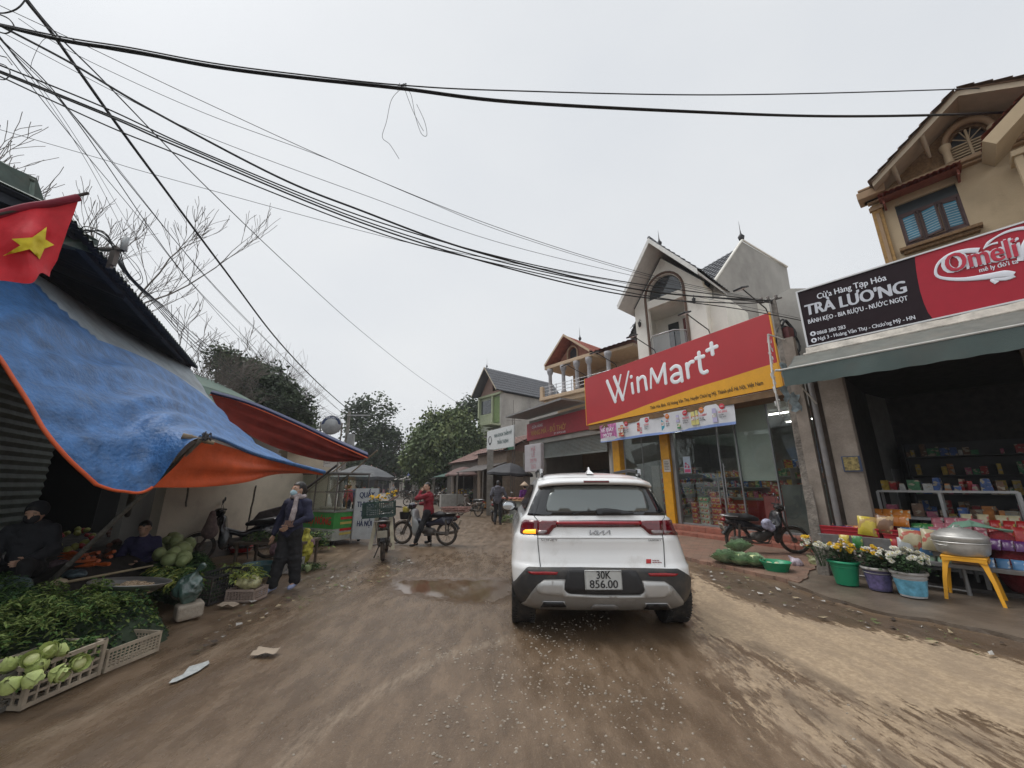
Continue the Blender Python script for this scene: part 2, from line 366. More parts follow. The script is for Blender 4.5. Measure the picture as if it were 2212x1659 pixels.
def build_ground():
    xs=axis(-320,320,-6.5,8.0,.055,1.12,40); ys=axis(-60,420,.9,11.0,.055,1.1,40)
    X,Y=np.meshgrid(xs,ys); P=np.stack([X.ravel(),Y.ravel()],1); n=len(P)
    z=np.zeros(n); near=(np.abs(P[:,0])<14)&(P[:,1]<30)&(P[:,1]>-3)
    for i in np.nonzero(near)[0]:
        x,y=P[i]; u=x*.9+y*.25; 
        z[i]=noise.noise(Vector((x*.7,y*.5,0)))*.022+noise.noise(Vector((x*3,y*1.6,3)))*.009+abs(noise.noise(Vector((u*7,y*1.2,9))))*.007
    z*=np.clip((14-np.abs(P[:,0]))/4,0,1); z-=.012
    nx,ny=len(xs),len(ys); I=np.arange(n).reshape(ny,nx)
    F=np.stack([I[:-1,:-1],I[:-1,1:],I[1:,1:],I[1:,:-1]],-1).reshape(-1,4)
    V=np.column_stack([P,z]); 
    m=bpy.data.materials.new('mud'); m.use_nodes=True; nt=m.node_tree; N=nt.nodes; L=nt.links; b=N['Principled BSDF']
    def nz(scale,det=6,ro=.6,st=None,off=0):
        t=N.new('ShaderNodeTexCoord'); mp=N.new('ShaderNodeMapping'); mp.inputs['Location'].default_value=(off,off*.7,0)
        mp.inputs['Rotation'].default_value=(0,0,R(-20))
        if st: mp.inputs['Scale'].default_value=st
        L.new(t.outputs['Object'],mp.inputs[0]); q=N.new('ShaderNodeTexNoise'); q.inputs['Scale'].default_value=scale; q.inputs['Detail'].default_value=det; q.inputs['Roughness'].default_value=ro
        L.new(mp.outputs[0],q.inputs['Vector']); return q.outputs[0]
    def ma(op,a,b_,c=None):
        q=N.new('ShaderNodeMath'); q.operation=op
        for k,v in enumerate((a,b_,c)):
            if v is None: continue
            if isinstance(v,(int,float)): q.inputs[k].default_value=v
            else: L.new(v,q.inputs[k])
        return q.outputs[0]
    def mr(a,lo,hi,o0=0,o1=1):
        q=N.new('ShaderNodeMapRange'); q.interpolation_type='SMOOTHSTEP'; L.new(a,q.inputs[0])
        for k,v in zip((1,2,3,4),(lo,hi,o0,o1)): q.inputs[k].default_value=v
        return q.outputs[0]
    def mix(f,a,b_):
        q=N.new('ShaderNodeMix'); q.data_type='RGBA'
        if isinstance(f,(int,float)): q.inputs[0].default_value=f
        else: L.new(f,q.inputs[0])
        for k,v in ((6,a),(7,b_)):
            if isinstance(v,tuple): q.inputs[k].default_value=(*v,1)
            else: L.new(v,q.inputs[k])
        return q.outputs[2]
    def at(nm):
        q=N.new('ShaderNodeAttribute'); q.attribute_name=nm; return q.outputs['Fac']
    big=nz(.55,5); med=nz(3.2,7,.65,(1.6,.55,1)); fine=nz(26,6,.7); grit=nz(90,3,.6,None,5); streak=nz(11,8,.75,(2.0,.55,1),3); st2=nz(6,9,.75,(2.4,.6,1),11)
    base=mix(mr(med,.35,.7),(.112,.073,.043),(.195,.134,.085)); base=mix(mr(big,.4,.65,0,.5),base,(.122,.079,.046))
    base=mix(mr(streak,.55,.68,0,.3),base,(.29,.215,.145)); base=mix(mr(fine,.54,.66,0,.4),base,(.085,.06,.042)); base=mix(mr(grit,.6,.7,0,.4),base,(.36,.30,.24))
    dry=mix(mr(fine,.35,.7),(.32,.235,.15),(.47,.355,.235)); dry=mix(mr(streak,.54,.66,0,.25),dry,(.22,.16,.11)); dry=mix(mr(med,.42,.62,0,.5),dry,(.24,.18,.125)); dry=mix(mr(grit,.58,.7,0,.4),dry,(.22,.17,.12))
    dn=ma('ADD',at('dry'),ma('MULTIPLY',ma('SUBTRACT',st2,.5),1.1)); dn=ma('ADD',dn,ma('MULTIPLY',ma('SUBTRACT',fine,.5),.35)); dm=mr(dn,-.05,.07)
    xn=mr(ma('ADD',ma('MULTIPLY',ma('MINIMUM',at('mixz'),.35),.3),st2),.52,.6); xm=ma('MULTIPLY',xn,mr(at('mixz'),-.25,.12)); dm=ma('MAXIMUM',dm,ma('MULTIPLY',xm,.85))
    dk=mr(ma('ADD',at('drk'),ma('MULTIPLY',ma('SUBTRACT',med,.5),.5)),-.06,.06)
    base=mix(ma('MULTIPLY',dk,.6),base,(.082,.058,.042)); col=mix(dm,base,dry)
    tn=ma('MULTIPLY',mr(at('trk'),.13,.03),mr(streak,.38,.6)); col=mix(ma('MULTIPLY',tn,.38),col,(.36,.28,.2)); tn2=ma('MULTIPLY',mr(at('trd'),.16,.03),mr(med,.35,.6)); col=mix(ma('MULTIPLY',tn2,.6),col,(.085,.058,.038))
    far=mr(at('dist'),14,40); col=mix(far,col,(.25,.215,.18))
    wet=mr(ma('ADD',at('wet'),ma('MULTIPLY',ma('SUBTRACT',med,.5),.8)),-.22,.05); wet2=ma('MULTIPLY',mr(at('wet2'),-.5,.6),mr(st2,.38,.62))
    col=mix(ma('MULTIPLY',wet,.55),col,(.085,.05,.03))
    L.new(col,b.inputs['Base Color'])
    ro=mr(med,.3,.7,.27,.5); ro=ma('SUBTRACT',ro,ma('MULTIPLY',wet2,.3)); ro=ma('SUBTRACT',ro,ma('MULTIPLY',wet,.42)); ro=ma('ADD',ro,ma('MULTIPLY',dm,.4)); ro=ma('MAXIMUM',ro,.06); L.new(ro,b.inputs['Roughness'])
    b.inputs['Specular IOR Level'].default_value=.5
    h=ma('ADD',ma('MULTIPLY',fine,.5),ma('MULTIPLY',streak,.6)); h=ma('ADD',h,ma('MULTIPLY',grit,.35)); h=ma('ADD',h,ma('MULTIPLY',med,1.2)); h=ma('MULTIPLY',h,ma('SUBTRACT',1,ma('MULTIPLY',wet,.9)))
    bn=N.new('ShaderNodeBump'); bn.inputs['Strength'].default_value=.42; bn.inputs['Distance'].default_value=.02; L.new(h,bn.inputs['Height']); L.new(bn.outputs[0],b.inputs['Normal'])
    me=bpy.data.meshes.new('ground'); me.vertices.add(n); me.vertices.foreach_set('co',V.astype(np.float32).ravel()); me.loops.add(F.size); me.loops.foreach_set('vertex_index',F.astype(np.int32).ravel())
    me.polygons.add(len(F)); me.polygons.foreach_set('loop_start',np.arange(0,F.size,4,dtype=np.int32)); me.polygons.foreach_set('loop_total',np.full(len(F),4,dtype=np.int32)); me.update(calc_edges=True)
    me.polygons.foreach_set('use_smooth',np.full(len(F),True)); me.materials.append(m)
    def attr(nm,a): q=me.attributes.new(nm,'FLOAT','POINT'); q.data.foreach_set('value',a.astype(np.float32))
    attr('dry',np.clip(polydist(P,DRY),-2,.6)); attr('mixz',np.clip(polydist(P,MIX),-2,2)); attr('wet',np.clip(polydist(P,WET),-2,.5)); attr('wet2',np.clip(polydist(P,WET2),-3,2)); attr('drk',np.clip(polydist(P,DRK),-2,2));
    def pl(polys):
        d=np.full(n,9.)
        for q in polys:
            q=gp(*q)
            for i in range(len(q)-1):
                ax,ay=q[i]; ex,ey=q[i+1][0]-ax,q[i+1][1]-ay; t=np.clip(((P[:,0]-ax)*ex+(P[:,1]-ay)*ey)/(ex*ex+ey*ey),0,1); d=np.minimum(d,np.hypot(P[:,0]-ax-ex*t,P[:,1]-ay-ey*t))
        return np.minimum(d,1)
    attr('trk',pl([[(1487,1368),(1560,1430),(1660,1520),(1860,1700)],[(1500,1362),(1640,1450),(1800,1560),(1960,1700)],[(1100,1375),(950,1420),(700,1560),(560,1700)],[(60,1600),(300,1490),(450,1410),(640,1330)],[(640,1300),(720,1262),(800,1225)]]))
    attr('trd',pl([[(0,1600),(250,1500),(430,1400),(600,1300),(760,1228),(860,1180)],[(150,1659),(420,1480),(640,1350),(900,1230)],[(1560,1400),(1700,1500),(1960,1660)],[(1620,1390),(1800,1480),(2100,1600)]]))
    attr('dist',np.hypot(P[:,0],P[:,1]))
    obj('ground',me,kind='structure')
build_ground()
def jag(poly,step=.12,amp=.03):
    out=[]
    for i in range(len(poly)):
        a=Vector(poly[i]); b=Vector(poly[(i+1)%len(poly)]); k=max(1,int((b-a).length/step))
        for j in range(k):
            p=a.lerp(b,j/k); out.append(p+Vector((noise.noise(Vector((p.x*3,p.y*3,1))),noise.noise(Vector((p.x*3,p.y*3,5)))))*amp*(2 if k>1 else 0)+Vector((random.uniform(-1,1),random.uniform(-1,1)))*amp*.35)
    return out
conc=M('dirty_concrete',(.155,.122,.092),.5,var=.35,scale=2.2,bump=.5,bscale=22,dirt=.8,dcol=(.085,.06,.042))
WF=Fr((7.3,9.5),R(-61)); TF=Fr((5.54,6.76),R(-49.6))
def slab(name,poly,z,mat):
    p=jag([Vector(q) for q in poly]); mb=MB(); n=len(p)
    r=geometry.delaunay_2d_cdt(p,[],[list(range(n))],1,1e-6)
    mb.add([(v.x,v.y,z) for v in r[0]],[tuple(f) for f in r[2]],0)
    mb.add([(v.x,v.y,z) for v in p]+[(v.x+random.uniform(-.015,.015),v.y-.01,-.06) for v in p],[(i,(i+1)%n,(i+1)%n+n,i+n) for i in range(n)],0)
    o=mb.build(name,mat,None,kind='structure',origin=False,recalc=True); return o
e1=gp((1728,1272),(1800,1298),(1881,1322),(1960,1337),(2056,1352.5),(2130,1367),(2212,1387),(2330,1425))
c1=TF.w((9,1.5,0)); c2=TF.w((9,9,0)); c3=TF.w((-1.2,9,0)); c4=TF.w((-1.35,-.2,0))
slab('pavement',e1+[tuple(TF.w((6,-1.8,0))[:2]),tuple(c1[:2]),tuple(c2[:2]),tuple(c3[:2]),tuple(c4[:2])],.035,conc)
def brick_mat():
    m=M('plaza_brick',(.27,.15,.105),.6,var=.35,scale=4,bump=.3,bscale=30,dirt=.95,dcol=(.20,.14,.10)); nt=m.node_tree; N=nt.nodes; L=nt.links
    b=N['Principled BSDF']; src=b.inputs['Base Color'].links[0].from_socket
    t=N.new('ShaderNodeTexCoord'); mp=N.new('ShaderNodeMapping'); mp.inputs['Rotation'].default_value=(0,0,R(29)); br=N.new('ShaderNodeTexBrick'); br.inputs['Scale'].default_value=1; br.inputs['Brick Width'].default_value=.3; br.inputs['Row Height'].default_value=.15; br.inputs['Mortar Size'].default_value=.006
    br.inputs['Color1'].default_value=(1,1,1,1); br.inputs['Color2'].default_value=(.75,.75,.78,1); br.inputs['Mortar'].default_value=(.45,.42,.4,1)
    L.new(t.outputs['Object'],mp.inputs[0]); L.new(mp.outputs[0],br.inputs['Vector']); mx=N.new('ShaderNodeMix'); mx.data_type='RGBA'; mx.blend_type='MULTIPLY'; mx.inputs[0].default_value=.8
    L.new(src,mx.inputs[6]); L.new(br.outputs[0],mx.inputs[7]); L.new(mx.outputs[2],b.inputs['Base Color']); return m
bm_=brick_mat(); e2=gp((1455,1200),(1493,1212),(1582,1232),(1731,1266))
slab('plaza',[tuple(WF.w((-9.3,-2.6,0))[:2])]+e2+[tuple(WF.w((.7,-2.2,0))[:2]),tuple(WF.w((.75,.3,0))[:2]),tuple(WF.w((-10.5,.3,0))[:2])],.055,bm_)
# gravel pressed into the mud
def gravel():
    V=[];F=[]; polyg=gp((960,1420),(1080,1330),(1180,1290),(1360,1385),(1480,1480),(1560,1659),(900,1700),(760,1659))
    a=np.array(polyg); lo=a.min(0); hi=a.max(0); k=0
    while k<1200:
        x=random.uniform(lo[0],hi[0]); y=random.uniform(lo[1],hi[1]); d=polydist(np.array([[x,y]]),polyg)[0]
        if noise.noise(Vector((x*1.6,y*1.6,2)))+d*.9+random.uniform(-.35,.25)<.1: continue
        if k%5==0: x,y=random.uniform(-1.8,2.6),random.uniform(1.2,4.2)
        s=random.choice((.004,.005,.006,.007,.0085,.011))*random.uniform(.8,1.2); an=random.uniform(0,6.28); n=len(V)
        zz=noise.noise(Vector((x*.7,y*.5,0)))*.022+noise.noise(Vector((x*3,y*1.6,3)))*.009-.010
        pts=[(s*random.uniform(.7,1.5)*math.cos(an+t*1.047),s*random.uniform(.5,1.1)*math.sin(an+t*1.047)) for t in range(6)]
        V+=[(x+p[0],y+p[1],zz+.0) for p in pts]+[(x+p[0]*.6,y+p[1]*.6,zz+s*.55) for p in pts]
        F+=[(n+i,n+(i+1)%6,n+6+(i+1)%6,n+6+i) for i in range(6)]+[(n+6,n+7,n+8,n+9),(n+9,n+10,n+11,n+6)]; k+=1
    npmesh('gravel',V,F,M('pebble',(.34,.295,.24),.7,var=.4,scale=30,dirt=.4),None,kind='stuff',label='pale pebbles pressed into the brown mud behind the car',cat='gravel')
gravel()
def litter():
    rnd=random.Random(12); V=[];F=[]; R1=gp((560,1290),(700,1235),(830,1195),(900,1215),(760,1290),(560,1340),(420,1420),(400,1380)); R2=gp((1500,1215),(1740,1270),(2200,1400),(2200,1440),(1740,1330),(1500,1250))
    mi=[]; k=0
    while k<520:
        Rg=R1 if k%3 else R2; a=np.array(Rg); x=rnd.uniform(a[:,0].min(),a[:,0].max()); y=rnd.uniform(a[:,1].min(),a[:,1].max())
        if polydist(np.array([[x,y]]),Rg)[0]<0: continue
        s=rnd.choice((.012,.02,.03,.045))*rnd.uniform(.7,1.3); an=rnd.uniform(0,6.3); w=rnd.uniform(.2,.7); c,s_=math.cos(an),math.sin(an); n=len(V); z=.012
        V+=[(x+s*c,y+s*s_,z+rnd.uniform(0,s*.5)),(x-s*w*s_,y+s*w*c,z+rnd.uniform(0,s*.3)),(x-s*c,y-s*s_,z+rnd.uniform(0,s*.5)),(x+s*w*s_,y-s*w*c,z)]; F.append((n,n+1,n+2,n+3)); mi.append(rnd.randrange(4)); k+=1
    npmesh('litter',V,F,[M('litter_leaf',(.10,.12,.04),.8),M('litter_straw',(.30,.24,.15),.9),M('litter_mud',(.05,.035,.024),.7),M('litter_pale',(.38,.36,.33),.7)],None,mi=mi,kind='stuff',label='leaf scraps, straw and clods trodden into the verge by the stalls',cat='litter')
litter()
# ================= shared building helpers =================
def tile_roof(mb,a,b,c,d,mat=0,w=.26,row=.34,amp=.035,step=.03,thick=.05):
    """a-b lower edge, d-c upper edge"""
    a,b,c,d=map(Vector,(a,b,c,d)); lu=(b-a).length; lv=(d-a).length; nu=max(2,int(lu/w*5)); rows=max(1,int(lv/row)); nn=(b-a).cross(d-a).normalized()
    if nn.z<0: nn=-nn
    G_=[]
    for r in range(rows):
        for e in (0,1):
            v=(r+e)/rows; v=min(1,v+ (0 if e==0 else 0)); row_=[]
            for i in range(nu+1):
                u=i/nu; p=a.lerp(b,u).lerp(d.lerp(c,u),v); row_.append(p+nn*(amp*abs(math.sin(u*lu/w*math.pi))+(step if e==0 else 0)))
            G_.append(row_)
    mb.grid(G_,mat,False); mb.add([a-nn*thick,b-nn*thick,c-nn*thick,d-nn*thick],[(0,1,2,3)],mat)
def wall_poly(mb,pts,y0,th,mat=0,hole=None):
    """facade polygon in (x,z) at local y=y0, thickness th inward; hole: list of (x,z) rectangles/polys"""
    P=[Vector(p) for p in pts]; loops=[P]+[[Vector(q) for q in h] for h in (hole or [])]; allv=[];polys=[]
    for lp in loops: polys.append(list(range(len(allv),len(allv)+len(lp)))); allv+=lp
    edges=[(pl[i],pl[(i+1)%len(pl)]) for pl in polys for i in range(len(pl))]
    r=geometry.delaunay_2d_cdt(allv,edges,[],0,1e-6); V=r[0]; out=[]
    def ins(p,lp):
        c=False
        for i in range(len(lp)):
            a,b=lp[i],lp[i-1]
            if (a.y>p.y)!=(b.y>p.y) and p.x<(b.x-a.x)*(p.y-a.y)/(b.y-a.y)+a.x: c=not c
        return c
    for f in r[2]:
        c=sum((V[i] for i in f),Vector((0,0)))/len(f)
        if ins(c,loops[0]) and not any(ins(c,h) for h in loops[1:]): out.append(tuple(f))
    mb.add([(v.x,y0,v.y) for v in V],out,mat); mb.add([(v.x,y0+th,v.y) for v in V],[f[::-1] for f in out],mat)
    for lp in loops:
        n=len(lp); mb.add([(v.x,y0,v.y) for v in lp]+[(v.x,y0+th,v.y) for v in lp],[(i,(i+1)%n,(i+1)%n+n,i+n) for i in range(n)],mat)
def rect(x0,z0,x1,z1): return [(x0,z0),(x1,z0),(x1,z1),(x0,z1)]
def arch(x0,x1,z0,zs,n=12):
    c=(x0+x1)/2; r=(x1-x0)/2; return [(x0,z0),(x1,z0)]+[(c+r*math.cos(math.pi*i/n),zs+r*math.sin(math.pi*i/n)) for i in range(n+1)]
def finial(parent,p,h=.45):
    mb=MB(); mb.lathe([(.03,0),(.07,.05),(.1,.16),(.05,.24),(.03,.3),(.015,.4),(.004,h+.3)],10,T=Matrix.Translation(p)); return mb.build('finial',M('dark_iron',(.03,.03,.033),.5,metal=.3),parent)
glassd=M('dark_glass',(.03,.038,.045),.06,var=.2,scale=.6,spec=.9)
white=M('white_plaster',(.80,.78,.71),.85,var=.10,scale=1.2,bump=.15,dirt=.25,dcol=(.33,.30,.26))
greyw=M('stained_plaster',(.40,.385,.355),.9,var=.22,scale=.8,bump=.3,dirt=.55,dcol=(.20,.19,.175),stretch=(1,1,.45))
steel=M('brushed_steel',(.55,.55,.56),.3,metal=.9,var=.1)
black=M('black_plastic',(.018,.018,.02),.45,var=.3)
tile_grey=M('grey_roof_tile',(.085,.088,.098),.5,var=.25,scale=5)
tile_red=M('red_roof_tile',(.33,.10,.065),.7,var=.3,scale=5,dirt=.3,dcol=(.12,.07,.06))
# ================= convenience store =================
def facL(fr,pts,v=0): return [fr.L(p[0],p[1],v) for p in pts]
yellow=M('yellow_paint',(.68,.33,.012),.45,var=.1,dirt=.15)
ST=thing('convenience_store','shop front with yellow columns and tall glass panes under a long red and yellow sign','shop',(7.3,9.5,0),R(-61))
mb=MB()
U0,U1,ZT=-6.75,.45,3.95
mb.b2((U0-.1,6.0,0),(U1+.15,6.2,ZT)); mb.b2((U0-.15,.02,.3),(U0,6,ZT)); mb.b2((U1,.02,.3),(U1+.15,6,ZT))
mb.build('wall',M('store_wall',(.26,.26,.25),.7),ST)
mb=MB(); mb.b2((U0,-.0,.24),(U1,6,.30)); mb.build('floor',M('store_floor',(.42,.40,.37),.25),ST)
mb=MB(); mb.b2((U0-.1,.0,3.72),(U1+.1,6,3.9)); mb.build('ceiling',M('store_ceiling',(.6,.6,.58),.8),ST)
stepm=M('step_brick',(.30,.11,.075),.5,var=.3,scale=7,bump=.2,dirt=.45,dcol=(.22,.15,.11))
for (v0,z0,z1) in ((-.75,.0,.155),(-.38,.155,.30)):
    mb=MB(); x=U0-.1
    while x<U1: 
        w=.5; mb.b2((x+.004,v0,z0),(min(x+w,U1+.1)-.004,.0,z1)); x+=w
    mb.build('step',stepm,ST,bevel=.008)
# columns
def uat(px,py,v=0): return WF.L(px,py,v).x
c1a,c1b=uat(1328.5,984),uat(1343,984); c2a,c2b=uat(1432.5,984),uat(1450,984)
for a,b in ((c1a,c1b),(c2a,c2b)):
    mb=MB(); mb.b2((a,-.12,.16),(b,.22,3.72)); mb.build('column',yellow,ST,bevel=.01)
# soffit and fascia behind the sign
mb=MB(); mb.b2((U0-.5,-.78,3.62),(U1+.35,-.02,3.79)); mb.build('soffit',M('soffit_brown',(.16,.085,.03),.6,var=.3,dirt=.4),ST)
# glass and frames
gl=bpy.data.materials.new('window_glass'); gl.use_nodes=True; _n=gl.node_tree.nodes; _l=gl.node_tree.links; _n.clear()
_o=_n.new('ShaderNodeOutputMaterial'); _t=_n.new('ShaderNodeBsdfTransparent'); _t.inputs[0].default_value=(.90,.93,.91,1); _g=_n.new('ShaderNodeBsdfGlossy'); _g.inputs['Roughness'].default_value=.02; _g.inputs[0].default_value=(.9,.95,.93,1)
_m=_n.new('ShaderNodeMixShader'); _fr=_n.new('ShaderNodeLayerWeight'); _fr.inputs[0].default_value=.22; _mr=_n.new('ShaderNodeMapRange'); _mr.inputs[3].default_value=.04; _mr.inputs[4].default_value=.35
_l.new(_fr.outputs['Fresnel'],_mr.inputs[0]); _l.new(_mr.outputs[0],_m.inputs[0]); _l.new(_t.outputs[0],_m.inputs[1]); _l.new(_g.outputs[0],_m.inputs[2]); _l.new(_m.outputs[0],_o.inputs[0])
frm=M('grey_aluminium',(.30,.31,.32),.4,metal=.6,var=.1)
us=[c1b+.12,(c1b+c2a)/2+.02,c2a-.02]; rs=[c2b+.14,uat(1560,1040),uat(1600,1036),uat(1678,1034),U1]
def pane(a,b): mb=MB(); mb.b2((a,.045,.33),(b,.055,3.68)); mb.build('glass_pane',gl,ST)
pane(us[0],us[1]); pane(us[1],us[2])
for i in range(len(rs)-1): pane(rs[i],rs[i+1])
mb=MB()
for u in us[:1]+rs: mb.b2((u-.018,.02,.3),(u+.018,.08,3.7))
mb.b2((us[1]-.008,.03,.3),(us[1]+.008,.07,3.7)); mb.b2((c2b+.03,-.03,.3),(c2b+.16,.1,3.7)); mb.b2((us[0],.02,.3),(rs[-1],.085,.345)); mb.build('window_frame',frm,ST,bevel=.004)
mb=MB(); mb.tube([(rs[1]+.12,-.03,.95),(rs[1]+.12,-.03,2.1)],.014,8); mb.tube([(rs[1]-.12,-.03,.95),(rs[1]-.12,-.03,1.6)],.012,8); 
for z in (1.0,2.0): mb.tube([(rs[1]+.12,-.03,z),(rs[1]+.12,.05,z)],.009,6)
mb.build('door_handle',steel,ST)
# roller blind behind the pane
q0=WF.L(1600.6,1036.4,.12); q1=WF.L(1678.5,1034.5,.12)
mb=MB(WF.M); mb.b2((q0.x-.02,.10,q0.z),(q1.x+.06,.12,3.7)); mb.b2((q0.x-.02,.09,q0.z-.03),(q1.x+.06,.13,q0.z)); tag(mb.build('roller_blind',M('blind',(.50,.54,.51),.8,var=.05),None),'pale grey roller blind hanging behind the shop glass','blind')
# ceiling tube lamps (lit in the photo)
lm=M('lit_tube',(1,.98,.92),.5,emit=5.5,var=0)
tl=None
for i,(u,v) in enumerate(((-3.2,1.4),(-1.6,1.4),(-.3,1.5),(-3.2,3.4),(-1.4,3.4),(-5.4,2.2))):
    if tl is None:
        tl=thing('tube_lamp','','lamp',WF.w((u,v,3.55)),R(-61),'tube lamps in the glass fronted shop'); mb=MB(); mb.b2((-.62,-.022,-.02),(.62,.022,.02)); mb.build('tube',lm,tl); mb=MB(); mb.b2((-.65,-.035,.021),(.65,.035,.06)); mb.build('housing',white,tl); o=tl
    else:
        o=tl.copy(); COL.objects.link(o); o.location=WF.w((u,v,3.55))
        for ch in list(tl.children): c=ch.copy(); COL.objects.link(c); c.parent=o
    o['label']='lit white tube lamp on the ceiling behind the shop glass'
# ---- shelves and cartons inside
goods=[M('carton_'+n,c,.45,var=.5,scale=14) for n,c in (('red',(.45,.03,.03)),('white',(.55,.55,.52)),('green',(.05,.25,.10)),('blue',(.06,.14,.4)),('yellow',(.6,.4,.05)),('pink',(.5,.12,.2)),('orange',(.55,.2,.04)),('brown',(.2,.1,.05)))]
def deco(m,c2,sc=9.,th=.54):
    nt=m.node_tree; N=nt.nodes; L=nt.links; b=N['Principled BSDF']; src=b.inputs['Base Color'].links[0].from_socket; tc=N.new('ShaderNodeTexCoord'); vo=N.new('ShaderNodeTexNoise'); vo.inputs['Scale'].default_value=sc; vo.inputs['Detail'].default_value=3
    mp=N.new('ShaderNodeMapping'); mp.inputs['Scale'].default_value=(1,1,1.8); L.new(tc.outputs['Object'],mp.inputs[0]); L.new(mp.outputs[0],vo.inputs['Vector']); cr_=N.new('ShaderNodeMapRange'); cr_.inputs[1].default_value=th; cr_.inputs[2].default_value=th+.02; mx=N.new('ShaderNodeMix'); mx.data_type='RGBA'; mx.inputs[7].default_value=(*c2,1); L.new(vo.outputs[0],cr_.inputs[0]); L.new(cr_.outputs[0],mx.inputs[0]); L.new(src,mx.inputs[6]); L.new(mx.outputs[2],b.inputs['Base Color'])
for _g,_c in zip(goods,((.6,.5,.3),(.5,.1,.08),(.6,.6,.3),(.6,.6,.6),(.5,.05,.05),(.7,.7,.65),(.6,.55,.4),(.6,.4,.1))): deco(_g,_c)
def shelf_unit(u,v,w,h,rz=0,seed=0,name='shelf_unit',label=None,frame=None,n=5,dens=1.0,gk=None):
    random.seed(seed); base=(frame or WF).w((u,v,.3)); t=thing(name,label,'shelf',base,(frame or WF).rz+rz)
    mb=MB(); 
    for i in range(n): mb.b2((-w/2,-.2,i*h/n+.08),(w/2,.2,i*h/n+.105))
    mb.b2((-w/2,.2,0),(w/2,.22,h)); mb.b2((-w/2-.02,-.2,0),(-w/2,.22,h)); mb.b2((w/2,-.2,0),(w/2+.02,.22,h)); mb.build('rack',M('shelf_metal',(.35,.35,.35),.5,var=.1),t)
    g=MB(Matrix.Translation(base)@Matrix.Rotation((frame or WF).rz+rz,4,'Z'))
    for i in range(n):
        x=-w/2+.03
        while x<w/2-.1:
            ww=random.uniform(.06,.16); hh=random.uniform(.1,h/n*.72); 
            if random.random()<dens: g.b2((x,-.17,i*h/n+.107),(x+ww-.012,random.uniform(-.05,.1),i*h/n+.107+hh),random.randrange(8) if gk is None else random.choice(gk))
            x+=ww
    g.build('packaged_goods',goods,None,label='coloured packages packed on the '+(label or 'shelf'),cat='goods',kind='stuff')
    return t
for (u,v,rz,h,seed,lb) in ((-2.9,2.6,0,1.7,3,'metal shelf behind the middle of the shop glass'),(-.6,2.8,0,1.6,4,'metal shelf behind the right shop pane'),(-5.6,2.2,R(90),1.9,5,'tall metal shelf just inside the left shop pane'),(-4.6,3.6,0,1.7,8,'metal shelf deep in the shop behind the yellow columns'),(-1.8,4.9,0,2.1,6,'metal shelf along the back wall of the glass fronted shop')):
    shelf_unit(u,v,2.4,h,rz,seed,label=lb)
# stacked drink cartons behind the glass
CT=[('red',0),('white',1),('red',0),('red',0)]
lab=['white and green drink cartons','red drink cartons']
random.seed(11); k=0
for col in range(8):
    n=(4,5,5,6,5,5,4,4)[col]
    for j in range(n):
        u=c2b+.42+col*.21; v=.38+(.1 if col%2 else 0); T=WF.M@Matrix.Translation((u,v,.305+j*.165))@Matrix.Rotation(random.uniform(-.06,.06),4,'Z')
        kind=(0,1,1,0,0,0,0,0)[col] if j<n-1 or col not in (1,2) else 2
        mb=MB(T); mb.box((0,0,.08),(.19,.16,.155),0); mb.box((0,-.081,.085),(.10,.004,.07),1); mb.box((0,-.081,.14),(.19,.003,.02),2)
        nm=('red','white','green')[kind]
        o=mb.build('drink_carton',[goods[kind],goods[4 if kind==0 else 0],goods[1 if kind==0 else 2]],None,label='%s drink carton, one of those stacked just behind the shop glass'%nm,cat='carton',group='%s cartons stacked behind the glass'%nm)
# red checkout counter and gift boxes
T=WF.M
mb=MB(T); mb.b2((-3.0,1.15,.3),(-1.85,1.7,1.05)); mb.b2((-3.05,1.1,1.05),(-1.8,1.75,1.09),1)
tag(mb.build('counter',[M('counter_red',(.36,.02,.02),.35,var=.15),M('counter_top',(.22,.2,.18),.4)],None,bevel=.01),'red fronted checkout counter inside the glass fronted shop','counter')
mb=MB(T); mb.b2((-1.55,.45,.3),(-.75,.75,1.2),0); mb.b2((-1.3,.4,1.25),(-.95,.7,1.5),1)
tag(mb.build('pink_cabinet',[M('pink_panel',(.5,.13,.13),.5,var=.1),goods[0]],None,bevel=.012),'dull pink cabinet with a red box on top behind the parked black motorbike','cabinet')
# frosted lower strip on the right pane + beige inside curtain
mb=MB(T); mb.b2((-.85,.075,.34),(.3,.082,1.5)); tag(mb.build('frosted_sticker',M('frost',(.14,.15,.15),.5,var=.4,scale=2.2,alpha=.9),None),'grey frosted sticker over the lower right shop pane','sticker')
# mullion notices
q=WF.L(1441,1006,-.125); mb=MB(T); mb.b2((q.x-.13,-.135,q.z-.2),(q.x+.13,-.128,q.z+.2)); 
for i in range(6): mb.b2((q.x-.1,-.138,q.z+.12-i*.05),(q.x+.05+.04*((i*7)%2),-.1355,q.z+.135-i*.05),1)
tag(mb.build('paper_notice',[M('paper',(.55,.52,.46),.9,var=.1),black],None),'white paper notice stuck on the yellow column','notice')
q=WF.L(1484,1004,.04); mb=MB(T); mb.b2((q.x-.12,.03,q.z-.26),(q.x+.14,.036,q.z+.26),0); mb.b2((q.x-.10,.024,q.z-.24),(q.x+.12,.029,q.z-.14),1)
for a,b,c in ((-.03,.04,2),(.03,-.02,2),(-.05,-.06,1),(.06,-.07,1)): mb.sphere((q.x+a,.026,q.z+b),.04,8,c,sc=(1,.1,1))
tag(mb.build('pink_poster',[M('poster_pale',(.45,.55,.65),.5),M('poster_pink',(.6,.1,.22),.5),goods[5]],None),'small pink and pale blue poster on the shop glass','poster')
